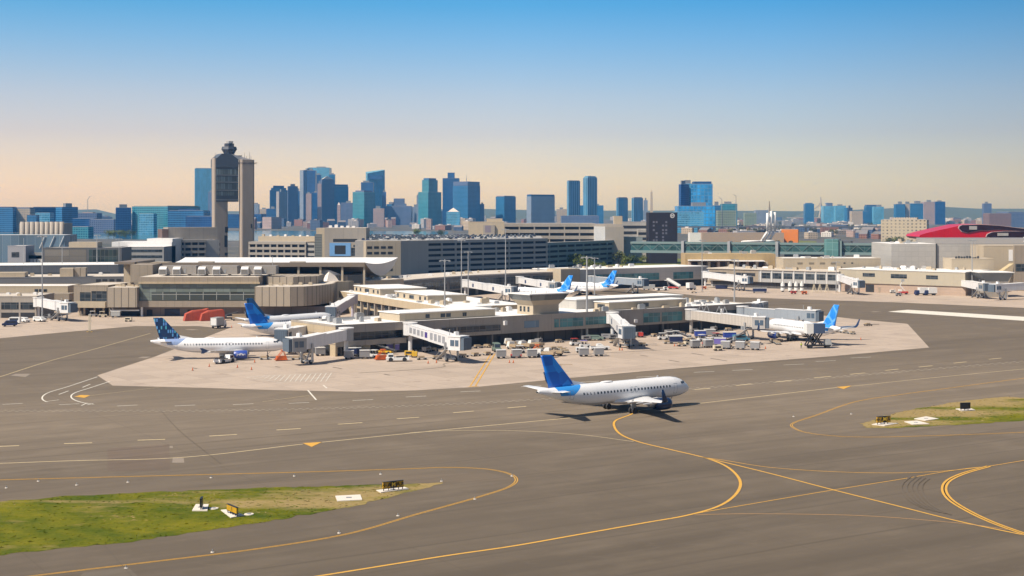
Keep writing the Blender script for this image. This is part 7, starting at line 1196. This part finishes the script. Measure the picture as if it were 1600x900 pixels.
for i, (x, yb, h, wd, k, l) in enumerate(((897, 417, 9, 12, 0, 'bright yellow-green tree at the left of the ramp wing'), (908, 417.5, 8, 13, 0, 'bright yellow-green tree, second from left by the ramp wing'), (921, 419, 6, 12, 0, 'low yellow-green tree beside the mast'), (888, 415, 9, 9, 3, 'bare brown tree left of the yellow-green trees'), (904, 408, 11, 10, 3, 'bare brown tree behind the yellow-green trees'), (945, 411, 11, 11, 2, 'dusty green tree below the ramp wing'), (955, 411, 12, 11, 2, 'dusty green tree left of centre below the stair tower'), (966, 413, 11, 12, 2, 'dusty green tree right below the stair tower'), (978, 416, 8, 10, 0, 'green tree at the right of the dusty trees'), (992, 415, 8, 12, 1, 'dark green tree under the footbridge end'), (938, 420, 5, 10, 0, 'low green tree before the grey concourse'), (1003, 412, 6, 10, 0, 'small green tree under the left of the footbridge'), (1385, 384, 10, 14, 2, 'dusty tree left below the beige gridded block'), (1398, 384, 11, 16, 0, 'yellow green tree below the beige gridded block'), (1409, 384.5, 11, 14, 2, 'dusty tree right below the beige gridded block'), (1420, 385, 7, 12, 1, 'dark low tree right of the beige block trees'))): tree(x, yb, h, wd, k, l, TG)
for x, yb in ((105, 369.5), (170, 372), (178, 372.5), (187, 372), (196, 372.5), (206, 372), (650, 370), (652, 369), (690, 372)): tree(x, yb, 12, 16, 0, 'green waterfront tree along the far harbour shore', 'waterfront trees')
for x, yb in ((1086, 381), (1104, 382), (1108, 382), (1116, 382), (1131, 378.5), (1134, 379), (1168, 377.5), (1120, 381.5), (1215, 383), (1236, 383.5)): tree(x, yb, 6, 8, 1, 'small dark shrub on the green bank behind the footbridge', 'shrubs on the green bank')
for x, yb in ((1135, 367), (1142, 367.5), (1160, 367), (1170, 367.5), (1182, 367), (1195, 367.5), (1270, 366), (1310, 363), (1350, 362), (1330, 359), (1240, 356), (1290, 356), (1390, 361), (1500, 352), (1530, 349), (1080, 351), (1075, 356), (1092, 360), (1118, 357), (1128, 352), (1156, 360), (1165, 353), (1190, 358), (1218, 352), (1222, 361), (1262, 360), (1280, 350), (1302, 369), (1316, 353), (1342, 368), (1360, 355), (1372, 350), (1405, 356), (1440, 354), (1475, 347), (1515, 344), (1560, 350), (1590, 345)): tree(x, yb, 12, 18, 2, 'dusty green tree among the low houses of the far district', 'trees of the far district')
bank = sheet('grass_bank', [(1062, 388), (1066, 377), (1110, 374.5), (1180, 373.5), (1275, 377), (1280, 388)], .006, plain('bank_grass', (.13, .145, .025), .95, var=.35, scale=.03)); sheet('grass_bank', [(880, 422), (890, 405), (960, 400), (1085, 405), (1090, 416), (1000, 417)], .006, plain('bank_grass', (.13, .145, .025), .95))
# ---------------------------------------------------------------- cars on the garage roof
random.seed(5); CC = [('white', (.66, .66, .66)), ('silver', (.36, .37, .39)), ('black', (.018, .018, .02)), ('navy', (.02, .035, .10)), ('red', (.28, .03, .03)), ('grey', (.14, .145, .15))]; CARP = []
for n_, c in CC:
    t = thing('parked_car', f'{n_} car parked on the roof of the big garage', 'car', (0, 0, 0), 0, f'{n_} cars on the garage roof'); b = vhull(MB(), [(-2.2, .35), (2.2, .35), (2.25, .8), (1.0, .95), (-2.2, 1.0)], 1.8, 0).build('body', plain('car_'+n_, c, .25, var=.02), t); vhull(MB(), [(-1.7, .95), (.95, .93), (.3, 1.48), (-1.2, 1.5)], 1.7, 0).build('cabin', WINB, b); MB().box(-1.1, .25, -.66, .66, 1.5, 1.53).build('roof_panel', plain('car_'+n_, c), b); CARP.append([t, False])
zt_ = wz(376.5, 861)+.1; cnt = 0
def onroof(x, y): return 1.5 < y-(862 if x < -67 else 862+(x+67)*1.02) and y < 1046 and -92-(y-863)*.06 < x < 18
for row in range(11):
    for k in range(46):
        x = -104+k*2.72; y = 868+row*16.4+(k % 2)*.4
        if not onroof(x, y) or random.random() < .22 or cnt >= 295: continue
        i = random.choices(range(6), (36, 22, 13, 9, 6, 14))[0]; o = CARP[i][0]
        if CARP[i][1]: o = dup(o)
        CARP[i][1] = True; o.location = (x, y, zt_); o.rotation_euler.z = R(90)+(math.pi if random.random() < .5 else 0); cnt += 1
